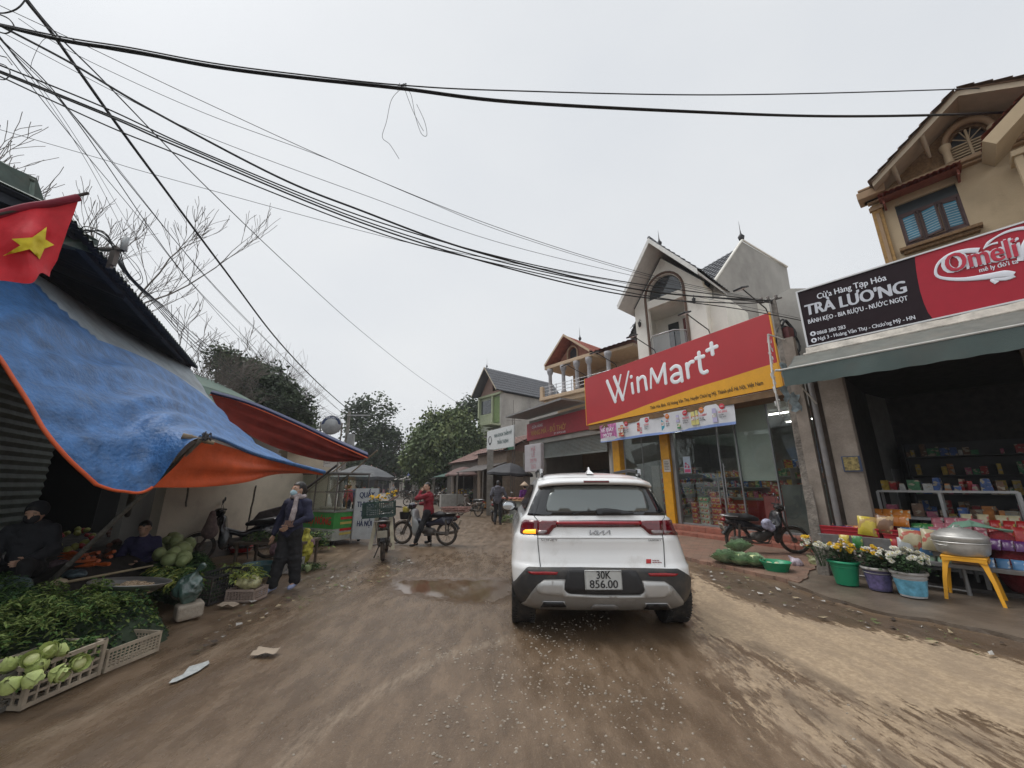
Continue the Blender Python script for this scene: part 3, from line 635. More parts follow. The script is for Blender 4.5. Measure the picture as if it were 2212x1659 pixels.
# ---------------- the long sign ----------------
SG=thing('shop_sign','long red and yellow sign board with big white lettering over the glass fronted shop','sign',WF.w((0,-.8,3.82)),R(-61))
SX0,SX1,SZ0,SZ1=-7.34,0.0,0.0,1.97
redm=M('sign_red',(.43,.024,.03),.42,var=.06,scale=1.5); yelm=M('sign_yellow',(.75,.36,.015),.42,var=.05)
def SL(px,py,v=-.8):  # crop pixel -> sign local (origin at sign)
    q=WF.L(1123.3+px*.27353,674.0+py*.27353,v); return Vector((q.x,0,q.z-3.82))
wt=[SL(545,884),SL(700,842),SL(830,800),SL(1000,734),SL(1200,662),SL(1400,594),SL(1600,534),SL(1800,470),SL(2028,398)]
mb=MB(); mb.b2((SX0,0,SZ0),(SX1,.14,SZ1)); mb.build('red_panel',redm,SG,bevel=.008)
mb=MB(); pts=[(SX0+.02,-.004,SZ0)]+[(min(max(p.x,SX0+.02),SX1),-.004,p.z) for p in wt]; pts[-1]=(SX1,-.004,pts[-1][2]); pts.append((SX1,-.004,SZ0)); mb.ngon(pts); mb.build('yellow_band',yelm,SG)
mb=MB(); mb.b2((SX1+.002,.0,0),(SX1+.03,.78,SZ1)); mb.b2((SX0-.03,.0,0),(SX0-.002,.78,SZ1)); mb.b2((SX0,.5,-.02),(SX1,.78,.06)); mb.build('side_panel',yelm,SG)
mb=MB(); 
for s in ([(688,548),(752,706)],[(752,706),(795,498)],[(744,515),(812,690)],[(812,690),(857,472)],[(884,566),(893,638)],[(878,512),(879,514)],[(928,520),(937,628)],[(932,545),(960,512),(985,520),(992,560),(1000,610)],[(1034,452),(1034,600)],[(1038,452),(1088,556)],[(1088,556),(1140,412)],[(1138,415),(1152,562)],[(1194,452),(1225,428),(1258,436),(1270,470),(1280,544)],[(1266,486),(1222,496),(1198,524),(1212,552),(1245,550),(1274,522)],[(1316,412),(1330,516)],[(1320,448),(1340,402),(1366,392)],[(1412,322),(1426,450),(1448,480),(1476,470)],[(1390,366),(1448,350)],[(1510,248),(1522,332)],[(1478,304),(1552,272)]):
    q=[SL(*p) for p in s]; rr=.075 if len(s)==2 and s[0][0]<860 and s[0]!=(752,706) and s[0]!=(812,690) else .062
    if s[0]==(878,512): q[1]=q[0]+Vector((.001,0,0)); rr=.07
    if s[0][0] in (1034,752,812): rr=.042
    P=[]
    for i in range(len(q)-1):
        for t in range(4): 
            a=q[max(i-1,0)];b=q[i];c=q[i+1];d=q[min(i+2,len(q)-1)];u=t/4
            P.append(.5*((2*b)+(c-a)*u+(2*a-5*b+4*c-d)*u*u+(3*b-a-3*c+d)*u**3))
    P.append(q[-1]); fl=(Vector((0,1,0)),.1)
    mb.tube(P,rr,10,0,flat=fl); 
    for e in (P[0],P[-1]): mb.sphere(e,rr,12,0,sc=(1,.1,1))
mb.build('lettering',M('letter_white',(.82,.84,.86),.4,var=.02),SG)
p0=SL(1030,768); p1=SL(1942,566); ang=math.atan2(p1.z-p0.z,p1.x-p0.x)
text('address_lettering','Thôn Hòa Bình, Xã Hoàng Văn Thụ, Huyện Chương Mỹ, Thành phố Hà Nội, Việt Nam',.155,black,SG,TX(Matrix.Translation((p0.x,-.008,p0.z-.01))@Matrix.Rotation(-ang,4,'Y')),bold=.012,align='LEFT',w=(p1.x-p0.x)/ (.155*36.5))
# flood lamps on arms
FLM=M('flood_black',(.02,.02,.022),.5)
def flood(px,py,qx,qy,first=[None]):
    a=WF.L(px,py,-.74); b=WF.L(qx,qy,-1.55); base=WF.w((a.x,-.74,5.79))
    if first[0] is None:
        t=thing('flood_lamp','','lamp',base,R(-61),'flood lamps on arms above the red sign'); d=b-Vector((a.x,-.74,5.79)); mb=MB(); mb.tube([(0,0,-.1),(d.x*.02,d.y*.1,.12),(d.x*.0,-1.0,.42)],.016,6); mb.build('arm',FLM,t)
        mb=MB(Matrix.Translation((0,-1.1,.42))@Matrix.Rotation(.35,4,'X')); mb.b2((-.12,-.16,-.025),(.12,.16,.02)); mb.build('lamp_head',FLM,t,bevel=.01)
        mb=MB(Matrix.Translation((0,-1.1,.42))@Matrix.Rotation(.35,4,'X')); mb.b2((-.1,-.13,-.032),(.1,.13,-.027)); mb.build('lens',M('lens',(.7,.72,.74),.3),t); first[0]=t; return t
    o=first[0].copy(); COL.objects.link(o); o.location=base
    for ch in list(first[0].children): c=ch.copy(); COL.objects.link(c); c.parent=o
    return o
for (px,py,qx,qy,lb) in ((1269,818,1230,797,'leftmost'),(1334,794,1298,775,'second from the left'),(1418,761,1374,738,'third from the left'),(1535,718,1490,692,'fourth from the left'),(1660,676,1605,648,'rightmost')):
    flood(px,py,qx,qy)['label']='black flood lamp, %s above the red sign'%lb
# ---------------- promo banner ----------------
BN=thing('price_banner','white and pink price banner with red discount discs hanging under the red sign','banner',WF.w((-6.6,-.78,3.07)),R(-61))
BW=5.33;BH=.64
bwht=M('banner_white',(.62,.63,.66),.6,var=.05); bblue=M('banner_blue',(.22,.32,.62),.6,var=.05); bpink=M('banner_pink',(.5,.16,.36),.6,var=.45,scale=9)
def wav(x,z): return .025*math.sin(x*5)+.02*math.sin(x*2.1+z*6)
def bq(mb,x0,z0,x1,z1,off,mat):
    nx=max(2,int((x1-x0)/.08)); mb.grid([[(x0+(x1-x0)*i/nx,wav(x0+(x1-x0)*i/nx,z)-off,z) for z in (z0,(z0+z1)/2,z1)] for i in range(nx+1)],mat)
mb=MB(); bq(mb,0,0,BW,BH,0,0); bq(mb,0,0,BW,.075,.003,1); mb.build('cloth',[bwht,bblue],BN)
mb=MB(); bq(mb,.0,.08,.92,BH,.003,0); mb.build('pink_field',bpink,BN)
text('lettering','VỀ ĐÂY\nMỚI!',.2,M('tw',(.8,.8,.85),.5),BN,TX(Matrix.Translation((.46,-.05,.36))),bold=.03)
rd=M('disc_red',(.55,.03,.05),.5); og=M('disc_orange',(.6,.17,.03),.5)
items=[(1.0,'-25%','86.900đ','TÃ QUẦN\nNgười lớn',rd),(1.95,'-37%','6.500đ','Sữa tươi\nVị dâu',rd),(2.8,'2+1','18.500đ','Sữa tắm\nchai 500g',og),(3.45,'-40%','58.900đ','Nước lau\nsàn nhà 1L',rd),(4.0,'99K','111.000đ','Dầu gội\nbưởi 640g',og),(4.62,'-35%','167.000đ','Sữa tắm\nThảo dược',rd)]
for i,(x,a,b,c,m_) in enumerate(items):
    x+=.28; mb=MB(); mb.sphere((x+.1,wav(x+.1,.5)-.012,.54),.085,16,0,sc=(1,.06,1)); mb.build('discount_disc',m_,BN)
    text('disc_lettering',a,.055,M('tw',(.8,.8,.85),.5),BN,TX(Matrix.Translation((x+.1,wav(x+.1,.5)-.022,.525))),bold=.03)
    text('price_lettering',b,.085,rd,BN,TX(Matrix.Translation((x+.0,wav(x,.3)-.02,.36))),bold=.03,align='LEFT',w=.8)
    text('product_lettering',c,.06,black,BN,TX(Matrix.Translation((x+.0,wav(x,.3)-.02,.29))),bold=.015,align='LEFT',w=.8)
pg=[goods[0],goods[1],goods[2],M('bottle_teal',(.04,.3,.42),.4),M('bottle_lemon',(.6,.55,.2),.4),goods[5],M('bottle_lilac',(.45,.42,.62),.4)]
for (x,z,w,h,k) in ((1.03,.13,.08,.3,0),(1.12,.11,.16,.4,0),(1.9,.2,.13,.3,0),(2.02,.12,.1,.2,5),(2.88,.12,.13,.42,3),(3.5,.3,.12,.22,6),(3.52,.1,.12,.13,2),(4.0,.14,.15,.4,4),(4.16,.14,.1,.42,4),(4.72,.12,.14,.4,6)):
    y=wav(x,.3)-.012; mb=MB()
    mb.box((x+w/2,y,z+h/2),(w,.008,h),k,taper=.8); mb.box((x+w/2,y-.003,z+h*.5),(w*.8,.008,h*.3),1); mb.build('product_picture',pg,BN)

# ================= neighbouring votive shop =================
VF=Fr((2.2,18.5),R(-62))
VS=thing('votive_shop','single storey shop with a half rolled steel shutter left of the yellow columned shop','shop',(2.2,18.5,0),R(-62))
sh0=VF.L(1171,991); zsh=2.85
mb=MB(); mb.b2((-2.7,.0,0),(-1.44,.25,4.85)); mb.b2((-1.44,.0,3.55),(3.35,.25,4.85)); mb.b2((-2.7,5,0),(3.35,5.2,4.85)); mb.b2((-2.7,.25,0),(-2.5,5,4.85)); mb.b2((-2.7,.25,4.65),(3.35,5,4.85)); mb.b2((3.2,.25,0),(3.35,5,4.6)); mb.build('wall',greyw,VS)
mb=MB(); n=26
mb.grid([[(x,.10+.018*(j%2),3.6-(3.6-zsh)*j/n) for j in range(n+1)] for x in (-1.42,3.3)],0,False); mb.b2((-1.42,.08,zsh-.06),(3.3,.13,zsh)); mb.build('roller_shutter',M('shutter',(.23,.245,.23),.5,metal=.3,var=.1,dirt=.3),VS)
mb=MB(); mb.b2((-3.0,-1.3,5.0),(2.2,.1,5.08)); mb.build('canopy',M('canopy_dark',(.22,.22,.22),.7,dirt=.3),VS)
mb=MB(); mb.b2((-1.4,2.2,0),(3.3,2.3,2.2)); mb.build('inner_partition',M('inner_dark',(.05,.05,.055),.8),VS)
VG=thing('votive_sign','faded red sign with gold and white lettering above the steel shutter','sign',VF.w((-2.74,-.12,3.78)),R(-62))
mb=MB(); mb.b2((0,0,0),(5.6,.1,.9)); mb.build('panel',M('sign_red2',(.33,.018,.03),.5,var=.15,dirt=.15),VG,bevel=.006)
gold=M('gold_letter',(.50,.26,.05),.5)
text('lettering','CỬA HÀNG',.2,M('tw',(.8,.8,.85),.5),VG,TX(Matrix.Translation((.55,-.004,.6))),bold=.02,align='LEFT')
text('lettering','VÀNG MÃ - ĐỒ THỜ',.36,gold,VG,TX(Matrix.Translation((.45,-.004,.22))),bold=.03,align='LEFT',w=.92)
text('lettering','ĐT: 0979 262 686',.13,M('tw',(.8,.8,.85),.5),VG,TX(Matrix.Translation((2.6,-.004,.06))),bold=.02,align='LEFT')
# hanging light box sign
HS=Fr((.55,18.6),R(-58)); a=HS.L(1133,962); b=HS.L(1169,1018)
HB=thing('hanging_sign_box','pale upright sign box with faded pink writing beside the steel shutter','sign',HS.w((a.x,0,b.z)),R(-58)); w_=b.x-a.x; h_=a.z-b.z
mb=MB(); mb.b2((0,0,0),(w_,.18,h_)); mb.build('box',M('faded_sign',(.42,.40,.42),.5,var=.12,scale=2,dirt=.25),HB,bevel=.02)
text('lettering','MÃ\nLỄ\n0979\n262',.26,M('faded_pink',(.45,.22,.25),.6),HB,TX(Matrix.Translation((w_*.55,-.004,h_*.74))),bold=.02)
# ================= dental sign =================
DF=Fr((.5,21),R(-60)); z0,z1=3.42,4.8
DS=thing('dental_sign','white dental clinic sign with dark lettering and a tooth outline on a lattice mast','sign',DF.w((-4.2,0,z0)),R(-60))
mb=MB(); mb.b2((0,0,0),(3.4,.08,z1-z0)); mb.build('panel',M('sign_white',(.55,.57,.57),.5,var=.06,dirt=.1),DS,bevel=.008)
mb=MB(); mb.b2((0,-.006,0),(3.4,.0,.16)); mb.build('green_strip',M('green_strip',(.03,.12,.07),.5),DS)
text('lettering','NHA KHOA THẨM MỸ',.3,M('ink_teal',(.04,.09,.09),.5),DS,TX(Matrix.Translation((2.1,-.005,.88))),bold=.025,w=.72)
text('lettering','TRẦN THỊNH',.3,M('ink_teal',(.04,.09,.09),.5),DS,TX(Matrix.Translation((2.1,-.005,.44))),bold=.025,w=.75)
text('small_lettering','NHA KHOA       0 378 90 90',.1,M('tw',(.8,.8,.85),.5),DS,TX(Matrix.Translation((1.7,-.009,.04))),bold=.02)
mb=MB(); mb.tube([(.45+.2*math.cos(t)*(1-.35*max(0,-math.sin(t))),-.01,.75+.27*math.sin(t)-(.0 if abs(math.cos(t))>.3 or math.sin(t)>0 else -.14)) for t in [i*2*math.pi/20 for i in range(20)]],.018,6,closed=True); mb.build('tooth_mark',black,DS)
mb=MB(); 
for x in (2.9,3.15): mb.tube([(x,.2,-3.2),(x,.2,2.0)],.02,6)
for i in range(12): mb.tube([(2.9,.2,-1+i*.24),(3.15,.2,-.76+i*.24)],.01,4)
mb.tube([(3.02,.2,2.0),(3.02,.2,2.9)],.012,5); mb.tube([(2.2,.2,1.8),(3.9,.2,1.55)],.014,5); mb.tube([(2.3,.2,1.3),(4.2,.2,.3)],.012,5); mb.build('mast',M('rust_steel',(.15,.13,.12),.6,metal=.4),DS)
# ================= upper floor houses =================
def house_T(name,label,p): return thing(name,label,'house',p,R(-49.6))
HF=Fr((6.93,12.6),R(-49.6)); H=house_T('white_house','tall narrow white house with an arched balcony gable and dark tiled roof','' or (6.93,12.6,0)); H['category']='house'
gp_=[(-2.8,3.9),(0,3.9),(0,8.72),(-1.44,10.35),(-2.8,8.6)]
hole=[(-2.2,7.0-.9),(-.76,7.0-.9)]+[(-.76,8.75)]+[(-1.48+.72*math.cos(math.pi*i/12),8.75+.84*math.sin(math.pi*i/12)) for i in range(1,12)]+[(-2.2,8.75)]
mb=MB(); wall_poly(mb,gp_,0,.18,0,[hole]); mb.b2((-2.8,.18,3.9),(-2.62,3.2,8.6)); mb.b2((-.18,.18,3.9),(0,3.2,8.6)); mb.b2((-2.62,1.3,3.9),(-.18,1.42,8.4)); mb.b2((-2.62,.18,5.9),(-.18,1.3,6.05)); mb.b2((-2.62,.18,8.36),(-.18,1.3,8.44)); mb.build('wall',white,H)
mb=MB(); mb.b2((-2.2,-.03,8.36),(-.76,.16,8.68)); mb.build('lintel',white,H,bevel=.006)
# brown trim following the opening
mb=MB(); tp=[(-2.27,-.02,4.5),(-2.27,-.02,8.75)]+[(-1.48-.79*math.cos(math.pi*i/14),-.02,8.75+.9*math.sin(math.pi*i/14)) for i in range(1,14)]+[(-.69,-.02,8.75),(-.69,-.02,4.5)]
mb.tube(tp,.05,6); mb.build('opening_trim',M('brown_trim',(.14,.085,.06),.6),H)
mb=MB(); wall_poly(mb,[(-2.16,8.69),(-.80,8.69),(-.80,8.75)]+[(-1.48+.68*math.cos(math.pi*i/12),8.75+.8*math.sin(math.pi*i/12)) for i in range(1,12)]+[(-2.16,8.75)],.13,.02); mb.build('arched_window',glassd,H)
mb=MB(); mb.b2((-2.06,1.26,6.05),(-1.62,1.30,8.0)); mb.build('side_window',glassd,H)
mb=MB(); mb.b2((-1.42,1.24,6.05),(-.72,1.30,8.05)); 
for z in (6.3,7.2): 
    for x in (-1.36,-1.04): mb.b2((x,1.225,z),(x+.26,1.24,z+.72),0)
mb.build('door',M('red_brown_wood',(.15,.035,.03),.5,var=.2,stretch=(8,1,1)),H,bevel=.006)
mb=MB(); mb.tube([(-2.2,-.05,7.0),(-1.9,-.42,7.0),(-1.05,-.42,7.0),(-.76,-.05,7.0)],.022,8); mb.build('handrail',steel,H)
rg=M('rail_glass',(.25,.27,.28),.08,alpha=.55,spec=.8,var=.05)
mb=MB(); 
for a,b in (((-2.2,-.05),(-1.92,-.4)),((-1.9,-.42),(-1.05,-.42)),((-1.03,-.4),(-.76,-.05))): mb.add([(a[0],a[1],6.1),(b[0],b[1],6.1),(b[0],b[1],6.95),(a[0],a[1],6.95)],[(0,1,2,3)],0)
mb.build('glass_rail',rg,H)
mb=MB(); mb.prism([(-2.2,-.03,5.95),(-1.9,-.45,5.95),(-1.05,-.45,5.95),(-.76,-.03,5.95)],(0,0,.12)); mb.build('balcony_slab',white,H)
# front gable roof: eaves overhang 0.9
ap=Vector((-1.38,0,10.62)); eL=Vector((-2.98,0,8.38)); eR=Vector((.26,0,8.52))
mb=MB(); 
for e in (eL,eR):
    f=Vector((0,-.95,0)); b=Vector((0,3.4,0)); up=Vector((0,0,.1)); mb.add([e+f,ap+f,ap+b,e+b,e+f+up,ap+f+up,ap+b+up,e+b+up],[(0,1,2,3),(4,7,6,5),(0,4,5,1),(0,3,7,4),(3,2,6,7)],0)
mb.build('eaves',M('soffit_grey',(.56,.54,.51),.8,var=.08),H)
mb=MB()
tile_roof(mb,eR+Vector((.03,-.93,.13)),eR+Vector((.03,3.4,.13)),ap+Vector((0,3.4,.16)),ap+Vector((0,-.93,.16)),w=.22,row=.26); tile_roof(mb,eL+Vector((-.03,-.93,.13)),eL+Vector((-.03,3.4,.13)),ap+Vector((0,3.4,.16)),ap+Vector((0,-.93,.16)),w=.22,row=.26)
mb.tube([ap+Vector((0,-.93,.2)),ap+Vector((0,3.4,.2))],.07,6); rf=mb.build('roof',tile_grey,H)
mb=MB(); 
for e in (eL,eR): mb.add([e+Vector((0,-.97,-.06)),ap+Vector((0,-.97,-.05)),ap+Vector((0,-.97,.17)),e+Vector((0,-.97,.17))],[(0,1,2,3)],0)
mb.build('barge_board',M('barge_white',(.66,.65,.62),.7),H)
finial(rf,(-1.38,-.1,10.8)); 
mb=MB(); mb.tube([(-2.8,-.012,8.58),(-1.44,-.012,10.34),(0,-.012,8.72)],.018,6); mb.build('gable_line',black,H)
# wall lanterns
for (x,z) in ((-2.55,7.85),(-.32,8.05)):
    mb=MB(); mb.tube([(x,0,z+.12),(x,-.1,z+.16),(x,-.13,z+.08)],.012,6); mb.lathe([(.02,-.14),(.05,-.1),(.07,.05),(.02,.1),(.01,.14)],8,T=Matrix.Translation((x,-.14,z-.05))); mb.build('wall_lantern',M('dark_iron',(.03,.03,.033),.5,metal=.3),H)
# lower side roof bit on the left
mb=MB(); tile_roof(mb,(-3.35,.3,7.55),(-2.8,.3,8.3),(-2.8,2.4,8.3),(-3.35,2.4,7.55),w=.2,row=.3); mb.build('side_roof',tile_grey,H)
# main volume with tall side gable
ga=R(25); A=Vector((7.67,13.1)); da=Vector((math.cos(ga),math.sin(ga)))
def gpnt(px,py): return PP(px,py,A,da)
g0=gpnt(1542.4,610.6); g1=gpnt(1602.7,521.6); g2=gpnt(1699.7,579); g3=gpnt(1706.6,620.5)
ex=Vector((-da.y,da.x,0))
base0=Vector((g0.x-.0,g0.y,4)); 
gw=[Vector((7.45,13.0,3.9)),Vector((7.45,13.0,7.9)),g0,g1,g2,Vector((g3.x,g3.y,g3.z)),Vector((g3.x,g3.y,3.9))]
mb=MB(); mb.prism(gw,ex*.18); mb.build('gable_wall',greyw,H,world=True,recalc=True)
mb=MB(); mb.tube([g0+Vector((0,-.03,.04)),g1+Vector((0,-.03,.06)),g2+Vector((0,-.03,.04))],.05,6); mb.build('parapet_cap',white,H,world=True)
mb=MB(); lo=g0+Vector((0,0,-.15)); hi=g1+Vector((0,0,-.2)); tile_roof(mb,lo+ex*.15,lo+ex*4.6,hi+ex*4.6,hi+ex*.15,w=.22,row=.26); tile_roof(mb,g2+ex*.15,g2+ex*4.6,hi+ex*4.6,hi+ex*.15,w=.22,row=.26); o=mb.build('main_roof',tile_grey,H,world=True)
mb=MB(); pz=Matrix.Translation(tmat(H).inverted()@(g1+Vector((0,0,.02)))); mb.lathe([(.03,0),(.09,.05),(.13,.2),(.06,.3),(.03,.36),(.015,.5),(.004,.95)],10,T=pz); mb.build('finial',M('dark_iron',(.03,.03,.033),.5,metal=.3),o)
mb=MB(); mb.b2((-2.7,3.2,3.9),(1.2,3.4,8.6)); mb.b2((0,.3,3.9),(.55,3.2,8.0)); mb.build('back_wall',white,H)
# ---------------- cream house with red roof ----------------
CF=Fr((2.6,24.),R(-49.6)); C_=house_T('cream_house','cream villa with a red tiled roof, columned balcony and arched attic window','' or (2.6,24.,0)); C_['category']='house'
cream=M('cream_paint',(.50,.37,.25),.8,var=.1,dirt=.15); pink=M('pink_stucco',(.36,.17,.12),.85,var=.15)
mb=MB(); wall_poly(mb,[(.5,8.75),(3.65,8.75),(1.95,10.05)],-.15,.15,1,[arch(1.6,2.3,8.95,9.35,8)]); mb.b2((.4,1.6,0),(6.2,8.5,9.3),0); mb.b2((.4,0,0),(6.2,1.6,6.4),0); mb.build('wall',[cream,pink],C_)
mb=MB(); mb.tube([(1.55,-.2,8.95),(1.55,-.2,9.35)]+[(1.95-.4*math.cos(math.pi*i/10),-.2,9.35+.42*math.sin(math.pi*i/10)) for i in range(1,10)]+[(2.35,-.2,9.35),(2.35,-.2,8.95)],.05,6); mb.build('arch_trim',cream,C_)
mb=MB(); mb.b2((1.62,-.02,8.95),(2.28,0,9.7)); mb.build('attic_window',glassd,C_)
mb=MB(); mb.b2((.2,-.9,8.5),(3.9,1.5,8.72)); mb.b2((3.9,-.3,8.6),(6.2,1.6,8.78)); mb.build('cornice',cream,C_,bevel=.03)
for x in (.55,1.65,2.7,3.6,4.9):
    mb=MB(); mb.lathe([(.17,6.75),(.17,6.9),(.12,6.95),(.11,8.1),(.17,8.2),(.2,8.34),(.2,8.5)],12,T=Matrix.Translation((x,-.75,0))); mb.build('column',M('grey_column',(.30,.29,.30),.7,var=.2),C_)
mb=MB(); mb.b2((.1,-1.3,6.45),(6.2,.2,6.66)); mb.b2((.3,-1.1,6.2),(6.2,.2,6.45)); mb.b2((.1,-1.25,6.66),(.35,-1.05,7.35)); mb.build('balcony_slab',cream,C_,bevel=.03)
mb=MB(); 
for z in (6.9,7.1,7.3): mb.tube([(.3,-1.15,z),(6,-1.15,z)],.018,6)
for x in (1.4,2.6,3.8,5.0): mb.tube([(x,-1.15,6.66),(x,-1.15,7.35)],.025,6)
mb.build('handrail',steel,C_)
mb=MB(); mb.b2((1.0,1.55,6.7),(1.9,1.6,8.3)); mb.b2((2.6,1.55,6.7),(3.6,1.6,8.3)); mb.build('door',M('dark_door',(.05,.03,.025),.6),C_)
mb=MB(); apx=Vector((1.95,-.95,10.3)); 
for e in (Vector((.25,-.95,8.72)),Vector((3.85,-.95,8.78))):
    tile_roof(mb,e,e+Vector((0,9.5,0)),apx+Vector((0,9.5,0)),apx,w=.26,row=.34)
tile_roof(mb,(3.8,-.5,8.85),(6.4,-.5,8.85),(6.2,4,10.4),(1.95,4,10.3),w=.3,row=.34)
rf=mb.build('roof',tile_red,C_); finial(rf,(1.95,.6,10.35),.6)
mb=MB()
for e in (Vector((.25,-.98,8.66)),Vector((3.85,-.98,8.72))): mb.add([e,apx+Vector((0,-.03,-.06)),apx+Vector((0,-.03,.1)),e+Vector((0,0,.16))],[(0,1,2,3)],0)
mb.build('barge_board',cream,C_)
# ---------------- grey roofed house ----------------
GF=Fr((1.2,34.),R(-49.6)); g_=house_T('green_trim_house','three storey house with grey tiled roof, green painted balcony and stained side wall','' or (1.2,34.,0)); g_['category']='house'
mb=MB(); mb.b2((-3.7,0,0),(-3.5,9,10.3),1); mb.b2((-7.3,.25,0),(-3.7,9,10.3),0); wall_poly(mb,[(-7.0,10.35),(-3.4,10.35),(-5.1,12.8)],.0,.2,2,[rect(-4.9,10.6,-4.1,11.6)]); mb.build('wall',[M('pale_green_paint',(.42,.45,.36),.8,var=.1),greyw,M('gable_brown',(.24,.15,.12),.8)],g_)
mb=MB(); mb.b2((-7.3,-.1,10.15),(-3.5,.25,10.35)); mb.b2((-7.3,-.05,5.0),(-7.1,.25,10.15)); mb.b2((-5.0,-.05,7.2),(-4.8,.25,10.15)); mb.build('green_trim',M('lime_paint',(.36,.40,.26),.7,var=.1),g_)
mb=MB(); mb.b2((-7.0,.2,8.5),(-5.1,.24,9.9)); mb.b2((-4.8,.1,7.4),(-3.75,.24,10.0),1); mb.build('window',[glassd,M('lime_wall',(.16,.22,.09),.8,var=.2)],g_)
mb=MB(); mb.b2((-5.2,-1.3,7.0),(-3.5,.2,7.15)); mb.b2((-5.2,-1.3,7.15),(-3.5,-1.2,7.3)); mb.b2((-5.2,-1.3,7.9),(-3.5,-1.2,8.0)); 
for i in range(8): mb.b2((-5.15+i*.22,-1.28,7.3),(-5.05+i*.22,-1.22,7.9))
mb.prism([(-6.9,0,7.6),(-5.0,-1.2,6.9),(-5.0,-.9,6.8),(-6.9,0,7.3)],(0,.1,0)); mb.build('balcony',M('lime_paint',(.36,.40,.26),.7,var=.1),g_)
mb=MB(); 
for i in range(6): mb.b2((-6.6+i*.25,-.9+i*.1,5.0+i*.35),(-5.9+i*.25,.0,5.12+i*.35))
mb.build('stair',M('concrete_plain',(.3,.29,.27),.8,var=.2),g_)
apx=Vector((-5.1,-.9,13.0)); mb=MB()
for e in (Vector((-7.3,-.9,10.3)),Vector((-3.1,-.9,10.35))): tile_roof(mb,e,e+Vector((0,9.9,0)),apx+Vector((0,9.9,0)),apx,w=.32,row=.4,amp=.05)
rf=mb.build('roof',tile_grey,g_); finial(rf,(-5.1,-.6,13.05),.7)
mb=MB()
for e in (Vector((-7.3,-.95,10.2)),Vector((-3.1,-.95,10.25))): mb.add([e,apx+Vector((0,-.05,-.1)),apx+Vector((0,-.05,.1)),e+Vector((0,0,.2))],[(0,1,2,3)],0)
mb.build('barge_board',M('barge_tan',(.42,.36,.27),.7),g_)
# ---------------- tan house above the grocery ----------------
UF=Fr(TF.w((0,1.2,0)),R(-49.6)); U_=house_T('tan_house','tan two tone villa with a stone pediment and blue shuttered window above the grocery sign','' or tuple(TF.w((0,1.2,0)))); U_['category']='house'
tan=M('tan_paint',(.47,.365,.235),.8,var=.1,scale=2,bump=.2,dirt=.12); stone=M('carved_brown',(.20,.115,.05),.75,var=.35,scale=26,bump=.6,bscale=60); trim=M('tan_trim',(.32,.21,.12),.7,var=.12)
U_.scale=(.79,1,1); U_.location=UF.w((.26,0,0)); lx=1.24; ax_=3.0; ez=7.2; az=8.05; rx=2*ax_-lx
mb=MB(); wn=rect(1.62,5.86,2.62,6.75); wall_poly(mb,[(lx,4.2),(7.2,4.2),(7.2,7.1),(lx,7.1)],0,.2,0,[wn]); mb.b2((lx,.2,4.2),(lx+.2,7,7.1)); mb.build('wall',tan,U_)
mb=MB(); wall_poly(mb,[(lx+.15,7.12),(rx-.15,7.12),(ax_,az-.05)],.02,.15,0,[arch(2.72,3.28,7.15,7.45,10)]); mb.build('pediment',stone,U_)
mb=MB(); mb.b2((2.7,.1,7.14),(3.3,.12,7.78)); mb.build('attic_louvre_back',black,U_)
mb=MB(); 
for i in range(6): mb.b2((2.72,.03,7.16+i*.055),(3.28,.07,7.185+i*.055))
mb.b2((2.98,.01,7.15),(3.02,.06,7.7)); 
for k in range(1,5):
    a=math.pi*k/5; mb.tube([(3.0,.04,7.47),(3.0+.27*math.cos(a),.04,7.47+.25*math.sin(a))],.012,5)
mb.build('attic_louvre',tan,U_)
mb=MB(); mb.tube([(3.0-.36*math.cos(math.pi*i/12),-.05,7.48+.33*math.sin(math.pi*i/12)) for i in range(13)],.06,8); mb.build('arch_hood',trim,U_)
for x in (2.64,3.36):
    mb=MB(); mb.lathe([(.085,7.1),(.075,7.13),(.065,7.36),(.085,7.4),(.1,7.44),(.1,7.49)],12,T=Matrix.Translation((x,-.06,0))); mb.build('small_column',tan,U_)
mb=MB(); mb.b2((lx-.12,-.16,7.0),(5.3,.02,7.08)); mb.b2((lx-.06,-.1,6.95),(5.2,.02,6.995)); mb.b2((lx-.2,-.3,7.0),(lx+.32,.04,7.16)); mb.b2((lx-.16,-.30,7.17),(lx+.30,.04,7.22)); mb.build('cornice',trim,U_,bevel=.015)
mb=MB(); mb.b2((lx-.03,-.06,4.2),(lx+.17,-.001,6.9)); mb.b2((lx-.06,-.09,6.78),(lx+.2,-.001,6.86),1); mb.b2((lx+.035,-.075,4.3),(lx+.105,-.061,6.7),1); mb.build('corner_pilaster',[M('gold_stone',(.33,.19,.06),.7,var=.3,scale=20),trim],U_,bevel=.01)
mb=MB(); 
for s in (0,1):
    e=Vector((lx+.14,0,7.05)) if s==0 else Vector((rx+.25,0,7.05)); ap2=Vector((ax_,0,az))
    mb.add([e+Vector((0,-.55,0)),ap2+Vector((0,-.55,0)),ap2+Vector((0,.3,0)),e+Vector((0,.3,0)),e+Vector((0,-.55,.1)),ap2+Vector((0,-.55,.1)),ap2+Vector((0,.3,.1)),e+Vector((0,.3,.1))],[(0,1,2,3),(0,4,5,1),(4,7,6,5)],0)
    mb.add([e+Vector((0,-.58,-.05)),ap2+Vector((0,-.58,-.05)),ap2+Vector((0,-.58,.06)),e+Vector((0,-.58,.06))],[(0,1,2,3)],0)
mb.build('eaves',M('eaves_cream',(.46,.38,.28),.8,var=.1),U_)
mb=MB()
